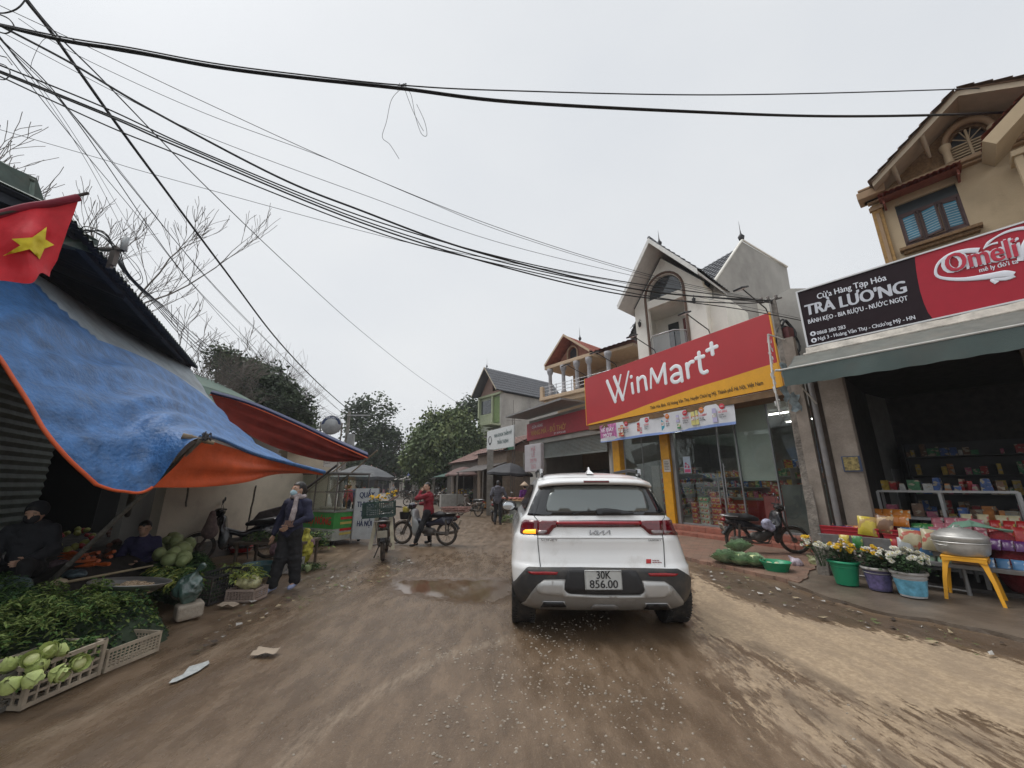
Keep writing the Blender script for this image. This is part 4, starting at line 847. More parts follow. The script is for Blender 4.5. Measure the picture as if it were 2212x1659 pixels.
for s in (0,1):
    e=Vector((lx+.1,-.62,7.12)) if s==0 else Vector((rx+.3,-.62,7.16)); ap2=Vector((ax_,-.62,az+.12)); tile_roof(mb,e,e+Vector((0,.75,0)),ap2+Vector((0,.75,0)),ap2,w=.2,row=.24); e=e.lerp(ap2,.28)+Vector((0,.75,0)); tile_roof(mb,e,e+Vector((0,6,0)),ap2+Vector((0,6.75,0)),ap2+Vector((0,.75,0)),w=.2,row=.24)
mb.build('roof',M('brown_roof_tile',(.26,.18,.13),.7,var=.3),U_)
for t_ in (.3,.62):
    mb=MB(); x=lx+(ax_-lx)*t_; z=7.05+(az-7.05)*t_; mb.tube([(x+.05,-.1,z-.28),(x+.03,-.3,z-.16),(x,-.5,z-.02)],[.03,.045,.05],6); mb.build('bracket',M('eaves_cream',(.46,.38,.28),.8),U_)
mb=MB(); tile_roof(mb,(1.4,-.42,6.86),(2.75,-.42,6.86),(2.75,-.01,7.0-.06),(1.4,-.01,7.0-.06),w=.1,row=.16,amp=.02,step=.015); mb.b2((1.45,-.3,6.72),(1.49,0,6.9)); mb.b2((2.66,-.3,6.72),(2.7,0,6.9)); mb.build('window_canopy',M('canopy_tile',(.24,.07,.045),.7,var=.3,scale=20),U_)
WN=MB(); WN.b2((1.62,.05,6.5),(2.62,.1,6.75),0); wo=WN.build('window',[M('win_dark',(.03,.04,.045),.3)],U_)
wood=M('shutter_wood',(.06,.025,.022),.5,var=.2); bl=M('blue_slats',(.04,.20,.30),.4,var=.3)
mb=MB(); 
for x in (1.62,1.93,2.28,2.58): mb.b2((x,.0,5.86),(x+.04,.12,6.5))
mb.b2((1.62,.0,6.48),(2.62,.12,6.53)); mb.b2((1.62,.0,5.86),(2.62,.12,5.9)); mb.build('window_frame',wood,wo)
for (x0,w,a) in ((1.66,.26,-.15),(1.98,.28,-.3),(2.32,.26,.12)):
    mb=MB(Matrix.Translation((x0,.0,5.9))@Matrix.Rotation(a,4,'Z')); mb.b2((0,-.02,0),(.03,.01,.57),0); mb.b2((w-.03,-.02,0),(w,.01,.57),0); mb.b2((0,-.02,0),(w,.01,.04),0); mb.b2((0,-.02,.53),(w,.01,.58),0)
    mb.b2((.03,-.004,.04),(w-.03,.002,.53),1)
    for i in range(9): mb.b2((.03,-.012,.07+i*.05),(w-.03,-.005,.082+i*.05),2)
    mb.build('shutter',[wood,bl,M('slat_light',(.35,.45,.5),.4)],wo)
mb=MB(); mb.b2((1.5,-.14,5.74),(2.78,-.0,5.8)); mb.b2((1.55,-.09,5.68),(2.73,-.0,5.738)); mb.build('window_sill',stone,U_,bevel=.008)
mb=MB(); mb.b2((3.35,-.5,6.55),(3.75,-.1,6.65)); mb.b2((3.38,-.46,5.75),(3.49,-.34,6.55),0); mb.b2((3.55,-.46,5.75),(3.66,-.34,6.55),0); mb.b2((3.3,-.5,5.6),(3.8,-.2,5.75),0); mb.b2((3.35,-.48,5.0),(3.75,-.2,5.6),1); mb.build('porch_column',[tan,stone],U_,bevel=.01)
mb=MB(); tile_roof(mb,(3.1,-.7,7.0),(3.1,0,7.0),(4.6,0,8.0),(4.6,-.7,8.0),w=.2,row=.2,amp=.02); mb.prism([(3.05,-.72,6.9),(3.2,-.72,6.75),(4.7,-.72,7.85),(4.6,-.72,7.98)],(0,.7,0),1); mb.build('porch_gable',[M('canopy_tile',(.24,.07,.045),.7),tan],U_)
# ================= grocery (right) =================
GR=thing('grocery_shop','dark open fronted grocery with plaster pillar beneath the dark green awning','shop',(5.54,6.76,0),R(-49.6))
plas=M('old_plaster',(.30,.255,.215),.9,var=.22,scale=2.5,bump=.4,dirt=.7,dcol=(.13,.105,.085),stretch=(1,1,.5))
mb=MB(); mb.b2((-.02,.2,0),(.34,.45,3.9)); mb.b2((8.0,.2,0),(8.2,6.5,3.9)); mb.b2((-.02,.2,3.9),(8.2,6.5,4.2)); mb.b2((-.02,.13,3.75),(8.2,.2,5.0)); mb.b2((2.5,2.6,0),(2.75,2.8,3.9)); mb.build('wall',plas,GR,bevel=.012)
mb=MB(); mb.b2((-.02,.45,0),(.06,6.5,3.88)); mb.b2((.06,6.3,0),(8.0,6.5,3.88)); mb.b2((.06,.3,3.85),(8.0,6.3,3.89)); mb.build('inner_wall',M('shade_dark_wall',(.045,.04,.036),.9,var=.4,dirt=.4,dcol=(.02,.018,.016)),GR)  # near-black walls: the dimness of the shop interior is put into the colour
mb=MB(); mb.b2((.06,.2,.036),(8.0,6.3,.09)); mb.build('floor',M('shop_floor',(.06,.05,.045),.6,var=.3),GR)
mb=MB(); mb.b2((-.42,.12,0),(-.24,.3,4.3)); mb.b2((-.22,.28,0),(-.03,.34,3.9),1); tag(mb.build('side_post',[plas,M('dark_board',(.10,.075,.06),.8,var=.3)],GR),None)
mb=MB(); mb.tube([(-.12,.16,0),(-.12,.16,3.7)],.045,8); mb.build('drain_pipe',M('pipe_grey',(.20,.19,.19),.6,dirt=.4),GR)
mb=MB(); q=TF.L(1838,1002,.19); mb.b2((q.x-.11,.17,q.z-.13),(q.x+.14,.198,q.z+.13)); mb.build('calendar_frame',M('frame_blue',(.04,.06,.12),.4),GR)
mb=MB(); mb.b2((q.x-.09,.165,q.z-.11),(q.x+.11,.169,q.z+.115)); mb.build('calendar_print',M('print_gold',(.22,.17,.06),.5,var=.8,scale=22),GR)
# sign
TS=thing('grocery_sign','dark brown and red grocery sign with white lettering and a swirl logo above the awning','sign',(5.54,6.76,4.0),R(-49.6))
def T8(cx,cy,v=0): q=TF.L(1685+cx*.375,155.5+cy*.375,v); return Vector((q.x,0,q.z-4.0))
TW=4.3; sdk=M('sign_dark',(.022,.012,.016),.5,var=.05,spec=.15); srd=M('sign_crimson',(.40,.018,.035),.45,var=.06,spec=.3); swt=M('letter_pale',(.74,.76,.82),.5,var=.02)
mb=MB(); mb.b2((0,0,0),(TW,.12,1.1)); mb.build('dark_panel',sdk,TS)
b=[T8(*p) for p in [(778,1070),(783,1130),(792,1190),(806,1260),(828,1330),(852,1385),(884,1432)]]
mb=MB(); mb.ngon([(b[0].x,-.003,1.1)]+[(p.x,-.003,p.z) for p in b[1:-1]]+[(b[-1].x,-.003,0),(TW,-.003,0),(TW,-.003,1.1)][::1]); mb.build('red_panel',srd,TS)
mb=MB(); 
for z in (-.02,1.1): mb.b2((-.03,-.02,z),(TW,.13,z+.025))
mb.b2((-.03,-.02,0),(0,.13,1.1)); mb.build('frame',M('alu_frame',(.62,.62,.62),.35,metal=.5,var=.05),TS)
def stext(body,pa,pb,size,bold,nm='lettering',mat=swt,off=-.006):
    a=T8(*pa); c=T8(*pb); an=math.atan2(c.z-a.z,c.x-a.x)
    text(nm,body,size,mat,TS,TX(Matrix.Translation((a.x,off,a.z))@Matrix.Rotation(-an,4,'Y')),bold=bold,align='LEFT',fit=(c-a).length)
stext('Cửa Hàng Tạp Hóa',(215,1310),(612,1200),.155,.02)
stext('TRÀ LƯƠNG',(150,1405),(728,1270),.30,.035,mat=M('letter_silver',(.60,.62,.68),.4,var=.03))
stext('BÁNH KẸO - BIA RƯỢU - NƯỚC NGỌT',(163,1452),(735,1315),.115,.02)
stext('0868 380 283',(214,1515),(378,1478),.095,.02)
stext('Ngã 3 - Hoàng Văn Thụ - Chương Mỹ - HN',(220,1548),(778,1424),.095,.018)
for p in ((190,1508),(196,1546)):
    c=T8(*p); mb=MB(); mb.sphere((c.x,-.004,c.z),.045,14,0,sc=(1,.05,1)); mb.build('round_icon',swt,TS)
    mb=MB(); mb.sphere((c.x,-.008,c.z),.016,8,0,sc=(1,.2,1.5)); mb.build('icon_mark',sdk,TS)
red2=M('logo_red',(.5,.02,.05),.35)
stext('Omeli',(950,1168),(1372,1068),.44,.075,'logo_outline',swt,-.012); stext('Omeli',(958,1162),(1364,1066),.42,.02,'logo_lettering',red2,-.022)
stext('mê ly đời ta',(1148,1156),(1370,1102),.10,.02)
def swoosh(pts,rs):
    q=[T8(*p)+Vector((0,-.01,0)) for p in pts]; P=[];RR=[]
    for i in range(len(q)-1):
        a=q[max(i-1,0)];b_=q[i];c=q[i+1];d=q[min(i+2,len(q)-1)]
        for t in range(4):
            u=t/4; P.append(.5*((2*b_)+(c-a)*u+(2*a-5*b_+4*c-d)*u*u+(3*b_-a-3*c+d)*u**3)); RR.append(rs[i]*(1-u)+rs[i+1]*u)
    P.append(q[-1]); RR.append(rs[-1]); mb=MB(); mb.tube(P,RR,10,flat=(Vector((0,1,0)),.15)); mb.build('logo_swirl',swt,TS)
swoosh([(1145,1030),(1080,1032),(990,1050),(925,1090),(898,1135),(905,1175),(960,1192),(1060,1195),(1180,1182),(1290,1165),(1345,1170)],[.045,.04,.03,.02,.016,.02,.025,.03,.045,.055,.045])
swoosh([(1345,1172),(1300,1192),(1220,1196),(1250,1215)],[.04,.03,.02,.03]); swoosh([(1172,1022),(1200,985),(1240,955),(1300,925),(1370,905),(1430,900)],[.006,.02,.012,.018,.025,.03]); swoosh([(1180,1015),(1215,995),(1255,985)],[.005,.012,.018]); swoosh([(1385,1090),(1392,1050),(1420,990),(1450,930)],[.03,.04,.045,.04])
# flashing strip under the sign
mb=MB(TF.M); n=30
mb.grid([[(-.05+i*4.4/n,-.02-.03*j+.008*math.sin(i*1.7),3.97-.07*j+.006*random.uniform(-1,1)) for j in range(3)] for i in range(n+1)],0); mb.tube([(-.08,-.1,3.83),(4.3,-.1,3.83)],.03,8)
tag(mb.build('awning_cassette',M('torn_metal',(.52,.48,.42),.6,var=.5,scale=3.5,dirt=.5,dcol=(.16,.13,.10)),None),'weathered pale metal strip between the grocery sign and the awning','awning case')
# awning
AW=thing('awning','dark grey green canvas awning with a hanging valance over the grocery front','awning',TF.w((-.29,-.8,3.15)),R(-49.6))
acan=M('awning_canvas',(.075,.105,.10),.8,var=.2,scale=1.5,bump=.25,bscale=120,dirt=.35,dcol=(.10,.09,.075)); acan2=M('awning_canvas_top',(.14,.145,.13),.85,var=.2,dirt=.5,dcol=(.2,.18,.15))
mb=MB(); n=90; L_=4.6
mb.grid([[(i*L_/n if j==0 else .18*(1-j)+i*L_/n if False else max(i*L_/n,.0)+(.22*j/4 if i==0 else 0),.72*j/4,.29+.40*j/4-.025*math.sin(math.pi*j/4)+.004*math.sin(i*.9)) for j in range(5)] for i in range(n+1)],0); mb.build('canvas_top',acan2,AW)
mb=MB(); mb.grid([[(i*L_/n,-.004-.006*math.sin(i*.4)*j/3-.006*noise.noise(Vector((i*.21,j*.5,0))),.295-j*.1+(.006*math.sin(i*.9)*(j==3))) for j in range(4)] for i in range(n+1)],0); mb.build('valance',acan,AW)
mb=MB(); mb.tube([(-.06,0,.3),(L_,0,.3)],.018,8); mb.tube([(.05,.02,.3),(.25,.7,-.25)],.014,6); mb.tube([(-.1,-.02,.31),(-.02,.02,.3)],.022,8); mb.build('front_bar',M('bar_white',(.5,.49,.46),.5),AW)
# white scrappy banner frame hanging beside the awning (bent pipe with tatters)
FRm=thing('bent_pipe_frame','white bent pipe with torn plastic tatters hanging left of the awning','frame',TF.w((-.3,-.7,3.0)),0)
pp=[PY(1659,722,6.9),PY(1666,790,6.85),PY(1678,860,6.8),PY(1684,888,6.8)]; pq=[PY(1659,722,6.9),PY(1704,737,7.2),PY(1716,790,7.3)]
mb=MB(); mb.tube(pp,.016,6); mb.tube(pq,.014,6); mb.build('pipe',M('pipe_white',(.6,.58,.54),.6,dirt=.3),FRm,world=True)
mb=MB(); random.seed(5)
for k in range(46):
    t=random.random(); p=pp[int(t*3)].lerp(pp[int(t*3)+1],t*3%1)+Vector((random.uniform(-.03,.03),random.uniform(-.03,.03),0)); l=random.uniform(.04,.14); w=random.uniform(.01,.03); a=random.uniform(0,6)
    mb.add([p,p+Vector((w*math.cos(a),w*math.sin(a),-.01)),p+Vector((w*math.cos(a+1),w*math.sin(a+1),-l)),p+Vector((.01,0,-l*.8))],[(0,1,2,3)],0)
for (px,py,Y,s) in ((1700,800,7.3,.16),(1712,770,7.3,.12),(1700,850,7.0,.14),(1722,868,7.1,.16),(1735,850,7.2,.12),(1742,880,7.2,.1)):
    c=PY(px,py,Y); mb.grid([[c+Vector((s*(i-2)*.35+random.uniform(-.02,.02),random.uniform(-.05,.05),s*(2-j)*.6*(1.0 if i%2 else .8)+random.uniform(-.02,.02))) for j in range(5)] for i in range(4)],1,True)
mb.build('tatters',[M('tatter_white',(.55,.55,.55),.6),M('torn_plastic',(.30,.37,.40),.35,var=.5,scale=12)],FRm,world=True)
# concrete power pole between both shops, with coil of cables
PB=TF.w((-.42,.0,0)); pt_=PY(1670,650,7.6); 
PL=thing('concrete_pole','rough square concrete pole between the two shops, carrying tangled black cables','pole',(PB.x,PB.y,0),0)
mb=MB(); a=Vector((PB.x,PB.y,-.1)); d=pt_-a; n=14
mb.tube([a+d*(i/n)+Vector((noise.noise(Vector((i*.7,0,0))),noise.noise(Vector((0,i*.7,0))),0))*.012 for i in range(n+1)],[.115-.05*i/n for i in range(n+1)],4,smooth=False); mb.build('shaft',M('rough_concrete',(.21,.185,.16),.95,var=.4,scale=9,bump=.9,bscale=30,dirt=.6,dcol=(.08,.065,.055)),PL,world=True,bevel=.01)
mb=MB(); 
for (dx,dz,r_) in ((.1,-.75,.22),(.12,-.95,.26),(.05,-.85,.2),(.16,-.7,.17),(.1,-1.15,.22)):
    c=pt_+Vector((dx,-.05,dz)); mb.tube([c+Vector((r_*math.cos(t)*.8,.05*math.sin(t*2),r_*1.3*math.sin(t))) for t in [i*6.283/18 for i in range(18)]],.02,5,closed=True)
mb.build('cable_coil',M('cable_black',(.015,.015,.016),.5),PL,world=True)
mb=MB(); mb.tube([pt_+Vector((-.28,0,-.05)),pt_+Vector((.2,.0,.08))],.02,5); 
for t in (-.25,-.1,.08): mb.lathe([(.02,0),(.04,.03),(.025,.06),(.035,.09),(.01,.11)],8,T=Matrix.Translation(pt_+Vector((t,0,.02+t*.2))))
mb.build('cross_arm',M('rust_steel',(.15,.13,.12),.6,metal=.4),PL,world=True)
mb=MB(); mb.box(pt_+Vector((.12,-.06,-.8)),(.22,.16,.26),0,rot=.5); mb.build('junction_box',M('dark_red_box',(.12,.03,.03),.6,var=.3),PL,world=True)
# grey wall stump left of the sign
mb=MB(TF.M); x0=TF.L(1705,700,.9).x; zt=TF.L(1690,628,.9).z; mb.prism([(x0-.28,.9,3.0),(x0+.5,.9,3.0),(x0+.5,.9,zt-.15),(x0+.12,.9,zt),(x0-.3,.9,zt-.12)],(0,1.2,0)); tag(mb.build('parapet_wall',greyw,None,recalc=True),'small grey parapet stub behind the pole, left of the grocery sign','wall')
# ---- interior: cabinet, shelf and hanging goods
CB=TF.L(1910,1059,1.5)
_v=None; shaded_goods=[M('dim_'+g.name,tuple(g.node_tree.nodes['Vector Math'].inputs[0].default_value[k]*.6 for k in range(3)),.5,var=.5,scale=14) for g in goods]  # darkened copies of the goods colours, painting in the grocery's shade
for _g in shaded_goods: deco(_g,(.28,.24,.18))
def cabinet():
    t=thing('display_cabinet','glass display cabinet on metal frame with sundries inside the dark grocery','cabinet',TF.w((.36,1.0,.09)),R(-49.6)); W_=1.56;Hh=1.3
    mb=MB()
    for x in (0,.75,W_): 
        for y in (0,.5): mb.b2((x-.02,y-.02,0),(x+.02,y+.02,Hh))
    for z in (.1,.5,.86,Hh): 
        for y in (0,.5): mb.b2((0,y-.018,z-.018),(W_,y+.018,z+.018))
    mb.build('frame',M('alu_dull',(.34,.34,.34),.4,metal=.4,var=.15),t)
    mb=MB()
    for z in (.12,.51,.87,Hh): mb.b2((.02,.02,z),(W_-.02,.48,z+.012))
    mb.build('shelf_board',M('shelf_pale',(.3,.31,.3),.3),t)
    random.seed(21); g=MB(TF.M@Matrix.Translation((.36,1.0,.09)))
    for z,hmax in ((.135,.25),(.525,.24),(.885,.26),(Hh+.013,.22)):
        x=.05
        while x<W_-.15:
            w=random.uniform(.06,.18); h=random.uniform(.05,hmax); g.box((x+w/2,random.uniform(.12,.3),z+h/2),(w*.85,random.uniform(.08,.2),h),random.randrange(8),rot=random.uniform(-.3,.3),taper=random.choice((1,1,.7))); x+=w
    g.build('sundries',shaded_goods,None,label='assorted boxes and jars on the shelves of the dark glass cabinet',cat='goods',kind='stuff')
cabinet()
_g=goods; goods=shaded_goods; _mk=_mc.pop('shelf_metal'); M('shelf_metal',(.05,.05,.05),.6); shelf_unit(3.0,5.4,5.0,2.2,0,31,frame=TF,label='long metal shelf at the back of the dark grocery',dens=.7); goods=_g; _mc['shelf_metal']=_mk  # rack recoloured near black here to paint the shade at the back
# ---- front display tables
MS_=1.12; MF=Fr((4.72,6.36,0),R(-55)); MF.M=Matrix.Translation((0,0,1.5))@Matrix.Scale(MS_,4)@Matrix.Translation((0,0,-1.5))@MF.M; tm=M('table_steel',(.22,.22,.22),.45,metal=.5,var=.2,dirt=.4)
T1=thing('display_table','grey metal display table crowded with snack packets before the grocery','table',MF.w((0,0,.035)),R(-55)); T1.scale=(MS_,)*3
mb=MB(); mb.b2((0,0,.68),(1.5,.85,.74)); mb.b2((0,-.02,.58),(1.5,.0,.74)); mb.build('tabletop',tm,T1,bevel=.006)
for (x,y) in ((.04,.04),(1.46,.04),(.04,.8),(1.46,.8)):
    mb=MB(); mb.tube([(x,y,0),(x,y,.68)],.022,8); mb.build('leg',tm,T1)
mb=MB(); mb.tube([(.04,.04,.2),(.04,.8,.2)],.014,6); mb.tube([(.04,.04,.2),(1.46,.04,.2)],.014,6); mb.build('stretcher',tm,T1)
T2=thing('low_table','lower metal table with green and white packets beside the steaming pot','table',MF.w((.98,-.1,.035)),R(-55)); T2.scale=(MS_,)*3
mb=MB(); mb.b2((0,0,.47),(1.35,.6,.52)); mb.build('tabletop',tm,T2,bevel=.006)
for (x,y) in ((.05,.05),(1.3,.05),(.05,.55),(1.3,.55)):
    mb=MB(); mb.b2((x-.02,y-.02,0),(x+.02,y+.02,.47)); mb.build('leg',tm,T2)
redpl=M('red_plastic',(.40,.02,.03),.35,var=.1,dirt=.1)
def tray(u,v,z,w,d,lab,mat=redpl,h=.12):
    T=MF.M@Matrix.Translation((u,v,z)); mb=MB(T); 
    mb.b2((0,0,0),(w,d,.01)); mb.b2((0,0,.01),(w,.012,h)); mb.b2((0,d-.012,.01),(w,d,h)); mb.b2((0,.012,.01),(.012,d-.012,h)); mb.b2((w-.012,.012,.01),(w,d-.012,h)); mb.b2((-.012,-.014,h-.02),(w+.012,0,h)); mb.b2((-.012,-.014,h*.45),(w+.012,-.001,h*.52))
    tag(mb.build('plastic_tray',mat,None,bevel=.004),lab,'tray')
tray(.02,.02,.776,.72,.5,'dark red plastic tray with purple and orange snacks at the left table end')
tray(.78,.04,.776,.5,.5,'dark red plastic tray at the middle of the snack table')
# packets
PKC=[('red',(.50,.03,.03),(.7,.55,.1)),('orange',(.75,.25,.03),(.75,.68,.5)),('yellow',(.75,.58,.06),(.55,.35,.1)),('purple',(.12,.03,.16),(.6,.5,.6)),('brown',(.24,.12,.06),(.6,.4,.2)),('pale green',(.38,.62,.42),(.75,.8,.75)),('blue',(.08,.25,.5),(.7,.75,.8)),('cream',(.62,.55,.35),(.6,.15,.1)),('pink',(.6,.2,.25),(.75,.65,.6)),('green',(.06,.28,.08),(.6,.65,.2)),('clear',(.42,.45,.45),(.55,.57,.58))]
def pk_mat(nm,a,b_):
    key='packet_'+nm
    if key in _mc: return _mc[key]
    m=M(key,a,.28,var=.15,scale=9,bump=.35,bscale=18,spec=.6); nt=m.node_tree; N=nt.nodes; L=nt.links; b=N['Principled BSDF']; src=b.inputs['Base Color'].links[0].from_socket
    tc=N.new('ShaderNodeTexCoord'); vo=N.new('ShaderNodeTexNoise'); vo.inputs['Scale'].default_value=11; vo.inputs['Detail'].default_value=1.5; L.new(tc.outputs['Object'],vo.inputs['Vector'])
    cr=N.new('ShaderNodeMapRange'); cr.inputs[1].default_value=.53; cr.inputs[2].default_value=.57; L.new(vo.outputs[0],cr.inputs[0]); mx=N.new('ShaderNodeMix'); mx.data_type='RGBA'; mx.inputs[7].default_value=(*b_,1); L.new(cr.outputs[0],mx.inputs[0]); L.new(src,mx.inputs[6]); L.new(mx.outputs[2],b.inputs['Base Color']); return m
_pk={}
def packet(kind,w,h,T,label,group=None,name='snack_packet'):
    nm,a,b_=PKC[kind]; w*=.82; h*=.82; a=tuple(q*.75 for q in a); b_=tuple(q*.75 for q in b_); key=(kind,round(w,2),round(h,2))
    if key not in _pk:
        mb=MB(); nx,nz=8,6; A=[[],[]]
        for s in (0,1):
            g=[]
            for i in range(nx+1):
                r=[]
                for j in range(nz+1):
                    u=i/nx*2-1; v=j/nz*2-1; th=.2*min(w,h)*max(0,(1-u**4))**.5*max(0,(1-v*v))**.6
                    th*=1+.25*noise.noise(Vector((u*2.5,v*2.5,kind+s*3))); r.append((u*w/2*(1-.06*(1-v*v)),(-th if s==0 else th),h/2+v*h/2))
                g.append(r)
            mb.grid(g,0,True,flip=(s==1))
        me_o=mb.build('tmp',pk_mat(nm,a,b_),None,origin=False); _pk[key]=me_o.data; bpy.data.objects.remove(me_o)
    o=bpy.data.objects.new(name,_pk[key]); COL.objects.link(o); o.matrix_world=T; return tag(o,label,'packet',group)
def lay(u,v,z,tilt=0,yaw=0,roll=0): return MF.M@Matrix.Translation((u,v,z))@Matrix.Rotation(yaw,4,'Z')@Matrix.Rotation(tilt,4,'X')@Matrix.Rotation(roll,4,'Y')
random.seed(17)
def rowp(n,u0,u1,v,z,kind,w,h,tilt,lab,grp,jit=.02):
    for i in range(n):
        u=u0+(u1-u0)*(i+.5)/n; packet(kind,w,h,lay(u+random.uniform(-jit,jit),v+random.uniform(-jit,jit),z,tilt+random.uniform(-.1,.1),random.uniform(-.15,.15),random.uniform(-.08,.08)),lab,grp)
rowp(5,.05,.4,.1,.79,3,.13,.15,-.5,'purple packet in the left end of the red tray','purple packets in the red tray')
rowp(5,.06,.42,.22,.83,3,.13,.14,-1.1,'purple packet in the left end of the red tray','purple packets in the red tray')
rowp(4,.36,.62,.12,.79,1,.13,.18,-.55,'orange packet beside the yellow bag in the red tray','orange packets in the red tray')
rowp(4,.38,.68,.24,.86,1,.13,.16,-.9,'orange packet beside the yellow bag in the red tray','orange packets in the red tray')
for i,(u,v,z,w,h,k,lb) in enumerate(((.62,.0,.8,.26,.32,2,'large glossy yellow snack bag hanging over the red tray'),(.80,.04,.84,.24,.3,4,'large glossy brown snack bag right of the yellow one'),(1.06,-.06,.68,.3,.3,7,'cream multipack bag hanging at the table middle'),(1.28,-.06,.68,.3,.32,7,'cream multipack bag beside the cardboard box'),(1.0,-.1,.6,.2,.26,10,'clear plastic bag left of the cream multipacks'),)):
    packet(k,w,h,lay(u,v,z,-.25,random.uniform(-.2,.2),.1),lb)
rowp(6,.15,.5,.42,.90,4,.12,.12,-1.2,'brown rounded cake packet on the back left of the table','brown cake packets')
rowp(6,.15,.5,.52,.93,4,.12,.12,-1.2,'brown rounded cake packet on the back left of the table','brown cake packets')
rowp(5,.62,.98,.42,.92,1,.16,.2,-.35,'orange and white packet standing in the back row','orange white packets in the back row')
rowp(4,.62,1.0,.55,1.02,1,.16,.18,-.6,'orange and white packet standing in the back row','orange white packets in the back row')
rowp(3,.95,1.25,.25,.80,6,.17,.18,-.7,'blue and white packet behind the cream multipacks','blue packets behind the cream ones')
rowp(3,1.02,1.2,.46,.9,9,.17,.13,-.9,'green packet between the orange and pink rows','green packets in the back row')
for r_ in range(3): rowp(4,1.2,1.7,.34+r_*.11,.82+r_*.06,8,.15,.17,-.55,'pink and cream wafer packet stacked in rows','pink wafer packets')
rowp(6,1.72,2.3,.40,.83,0,.12,.22,-.5,'red bag with yellow print in the row behind the pot','red bags behind the pot')
rowp(6,1.75,2.35,.5,.92,0,.12,.2,-.5,'red bag with yellow print in the row behind the pot','red bags behind the pot')
rowp(6,1.06,1.62,-.02,.50,5,.14,.22,-.35,'pale green and white packet standing on the lower table','pale green packets on the lower table')
rowp(6,1.08,1.64,.1,.54,5,.14,.22,-.35,'pale green and white packet standing on the lower table','pale green packets on the lower table')
rowp(5,1.08,1.6,.02,.52,9,.13,.1,-1.3,'dark green packet lying under the pale green ones','dark green packets on the lower table')
T3=thing('back_table','rear display table with red bags and pink wafers before the cabinet','table',MF.w((1.55,.3,.035)),R(-55)); T3.scale=(MS_,)*3
mb=MB(); mb.b2((0,0,.72),(1.1,.6,.77)); mb.build('tabletop',tm,T3)
for (x,y) in ((.05,.05),(1.05,.05),(.05,.55),(1.05,.55)):
    mb=MB(); mb.b2((x-.02,y-.02,0),(x+.02,y+.02,.72)); mb.build('leg',tm,T3)
rowp(7,1.5,2.4,.62,.98,7,.13,.18,-.4,'cream and red packet in the highest rear row','cream packets in the rear row'); rowp(7,.1,.95,.66,1.0,8,.12,.15,-.5,'pink packet along the rear edge of the snack table','pink packets along the rear edge')
rowp(5,1.7,2.2,.16,.74,3,.12,.16,-.5,'purple packet in front of the red bags','purple packets before the red bags'); rowp(4,1.64,2.05,-.02,.52,6,.13,.18,-.4,'blue and white packet at the right end of the lower table','blue packets at the lower table end')
for i,(u,k) in enumerate(((.35,2),(.5,9),(.92,0),(1.18,6))): packet(k,.15,.2,lay(u,-.04,.62,-.1,.1*i),('yellow','green','red','blue')[i]+' packet clipped to the front edge of the snack table')
c=MF.w((-.06,.1,.62)); V_,F_=sdf([('c',(c.x,c.y,c.z+.16),(c.x,c.y,c.z-.1),.03,.08),('c',(c.x,c.y,c.z+.16),(c.x-.06,c.y,c.z+.24),.025,.01)],.02,.03); npmesh('black_bag',V_,F_,M('bag_black',(.012,.012,.014),.3,bump=.7,bscale=24),None,smooth=True,label='black plastic bag hung on the left end of the snack table',cat='bag')
# cardboard boxes
cbd=M('cardboard',(.36,.22,.12),.85,var=.12)
mb=MB(MF.M@Matrix.Translation((1.52,.05,.70))@Matrix.Rotation(.1,4,'Z')); mb.b2((-.14,-.1,-.14),(.14,.14,.12)); mb.add([(-.14,-.1,.12),(.14,-.1,.12),(.13,-.18,.05),(-.15,-.17,.06)],[(0,1,2,3)],0); mb.b2((-.13,-.09,.121),(.13,.13,.14),1)
tag(mb.build('cardboard_box',[cbd,M('box_blue',(.05,.35,.45),.5)],None),'open cardboard box with blue packs beside the cream multipacks','box')
mb=MB(MF.M@Matrix.Translation((.2,.35,.84))); mb.b2((-.2,-.1,0),(.2,.2,.05)); tag(mb.build('cardboard_box',cbd,None,bevel=.004),'flat cardboard box on the left back corner of the snack table','box')
# ---- buckets with chrysanthemums
def bucket(p,r0,r1,h,mat,rimmat,lab,band=None):
    t=thing('bucket',lab,'bucket',p,0); mb=MB(); mb.lathe([(r0*.98,0),(r0,.01),(r0+(r1-r0)*.9,h*.9),(r1,h)],32,caps=False); mb.lathe([(r1-.012,h),(r0-.01,.03),(.001,.03)],32,caps=False)
    mb.build('body',mat,t); mb=MB(); mb.lathe([(r1-.004,h-.035),(r1+.018,h-.03),(r1+.02,h),(r1-.01,h+.004)],32,caps=False); mb.lathe([(r0+(r1-r0)*.72,h*.74),(r0+(r1-r0)*.76+.012,h*.76),(r0+(r1-r0)*.8,h*.78)],32,caps=False); mb.build('rim',rimmat,t)
    if band:
        mb=MB(); a=.08; b_=.70; mb.lathe([(r0+(r1-r0)*a+.002,h*a),(r0+(r1-r0)*b_+.003,h*b_)],32,caps=False); mb.build('printed_band',band,t)
    return t
gpl=M('green_plastic',(.015,.27,.13),.35,var=.08,dirt=.12)
BK=[(G(1831,1262,.05),.135,.185,.33,gpl,gpl,'green plastic bucket of yellow and white chrysanthemums',None),
    (G(1903,1274,.05),.125,.16,.30,M('bucket_purple',(.09,.08,.16),.4,dirt=.2),M('bucket_rim_white',(.4,.38,.36),.5,dirt=.4),'greyish purple paint bucket of yellow flowers between two others',M('print_purple',(.12,.10,.22),.4,var=.5,scale=18)),
    (G(1974,1288,.05),.135,.18,.31,M('bucket_white',(.5,.5,.5),.5,dirt=.3),M('bucket_rim_white',(.4,.38,.36),.5,dirt=.4),'pale blue printed paint bucket of white chrysanthemums',M('print_sky',(.14,.40,.55),.35,var=.5,scale=9))]
leafm=M('stem_leaf',(.035,.075,.025),.7,var=.4,scale=20)
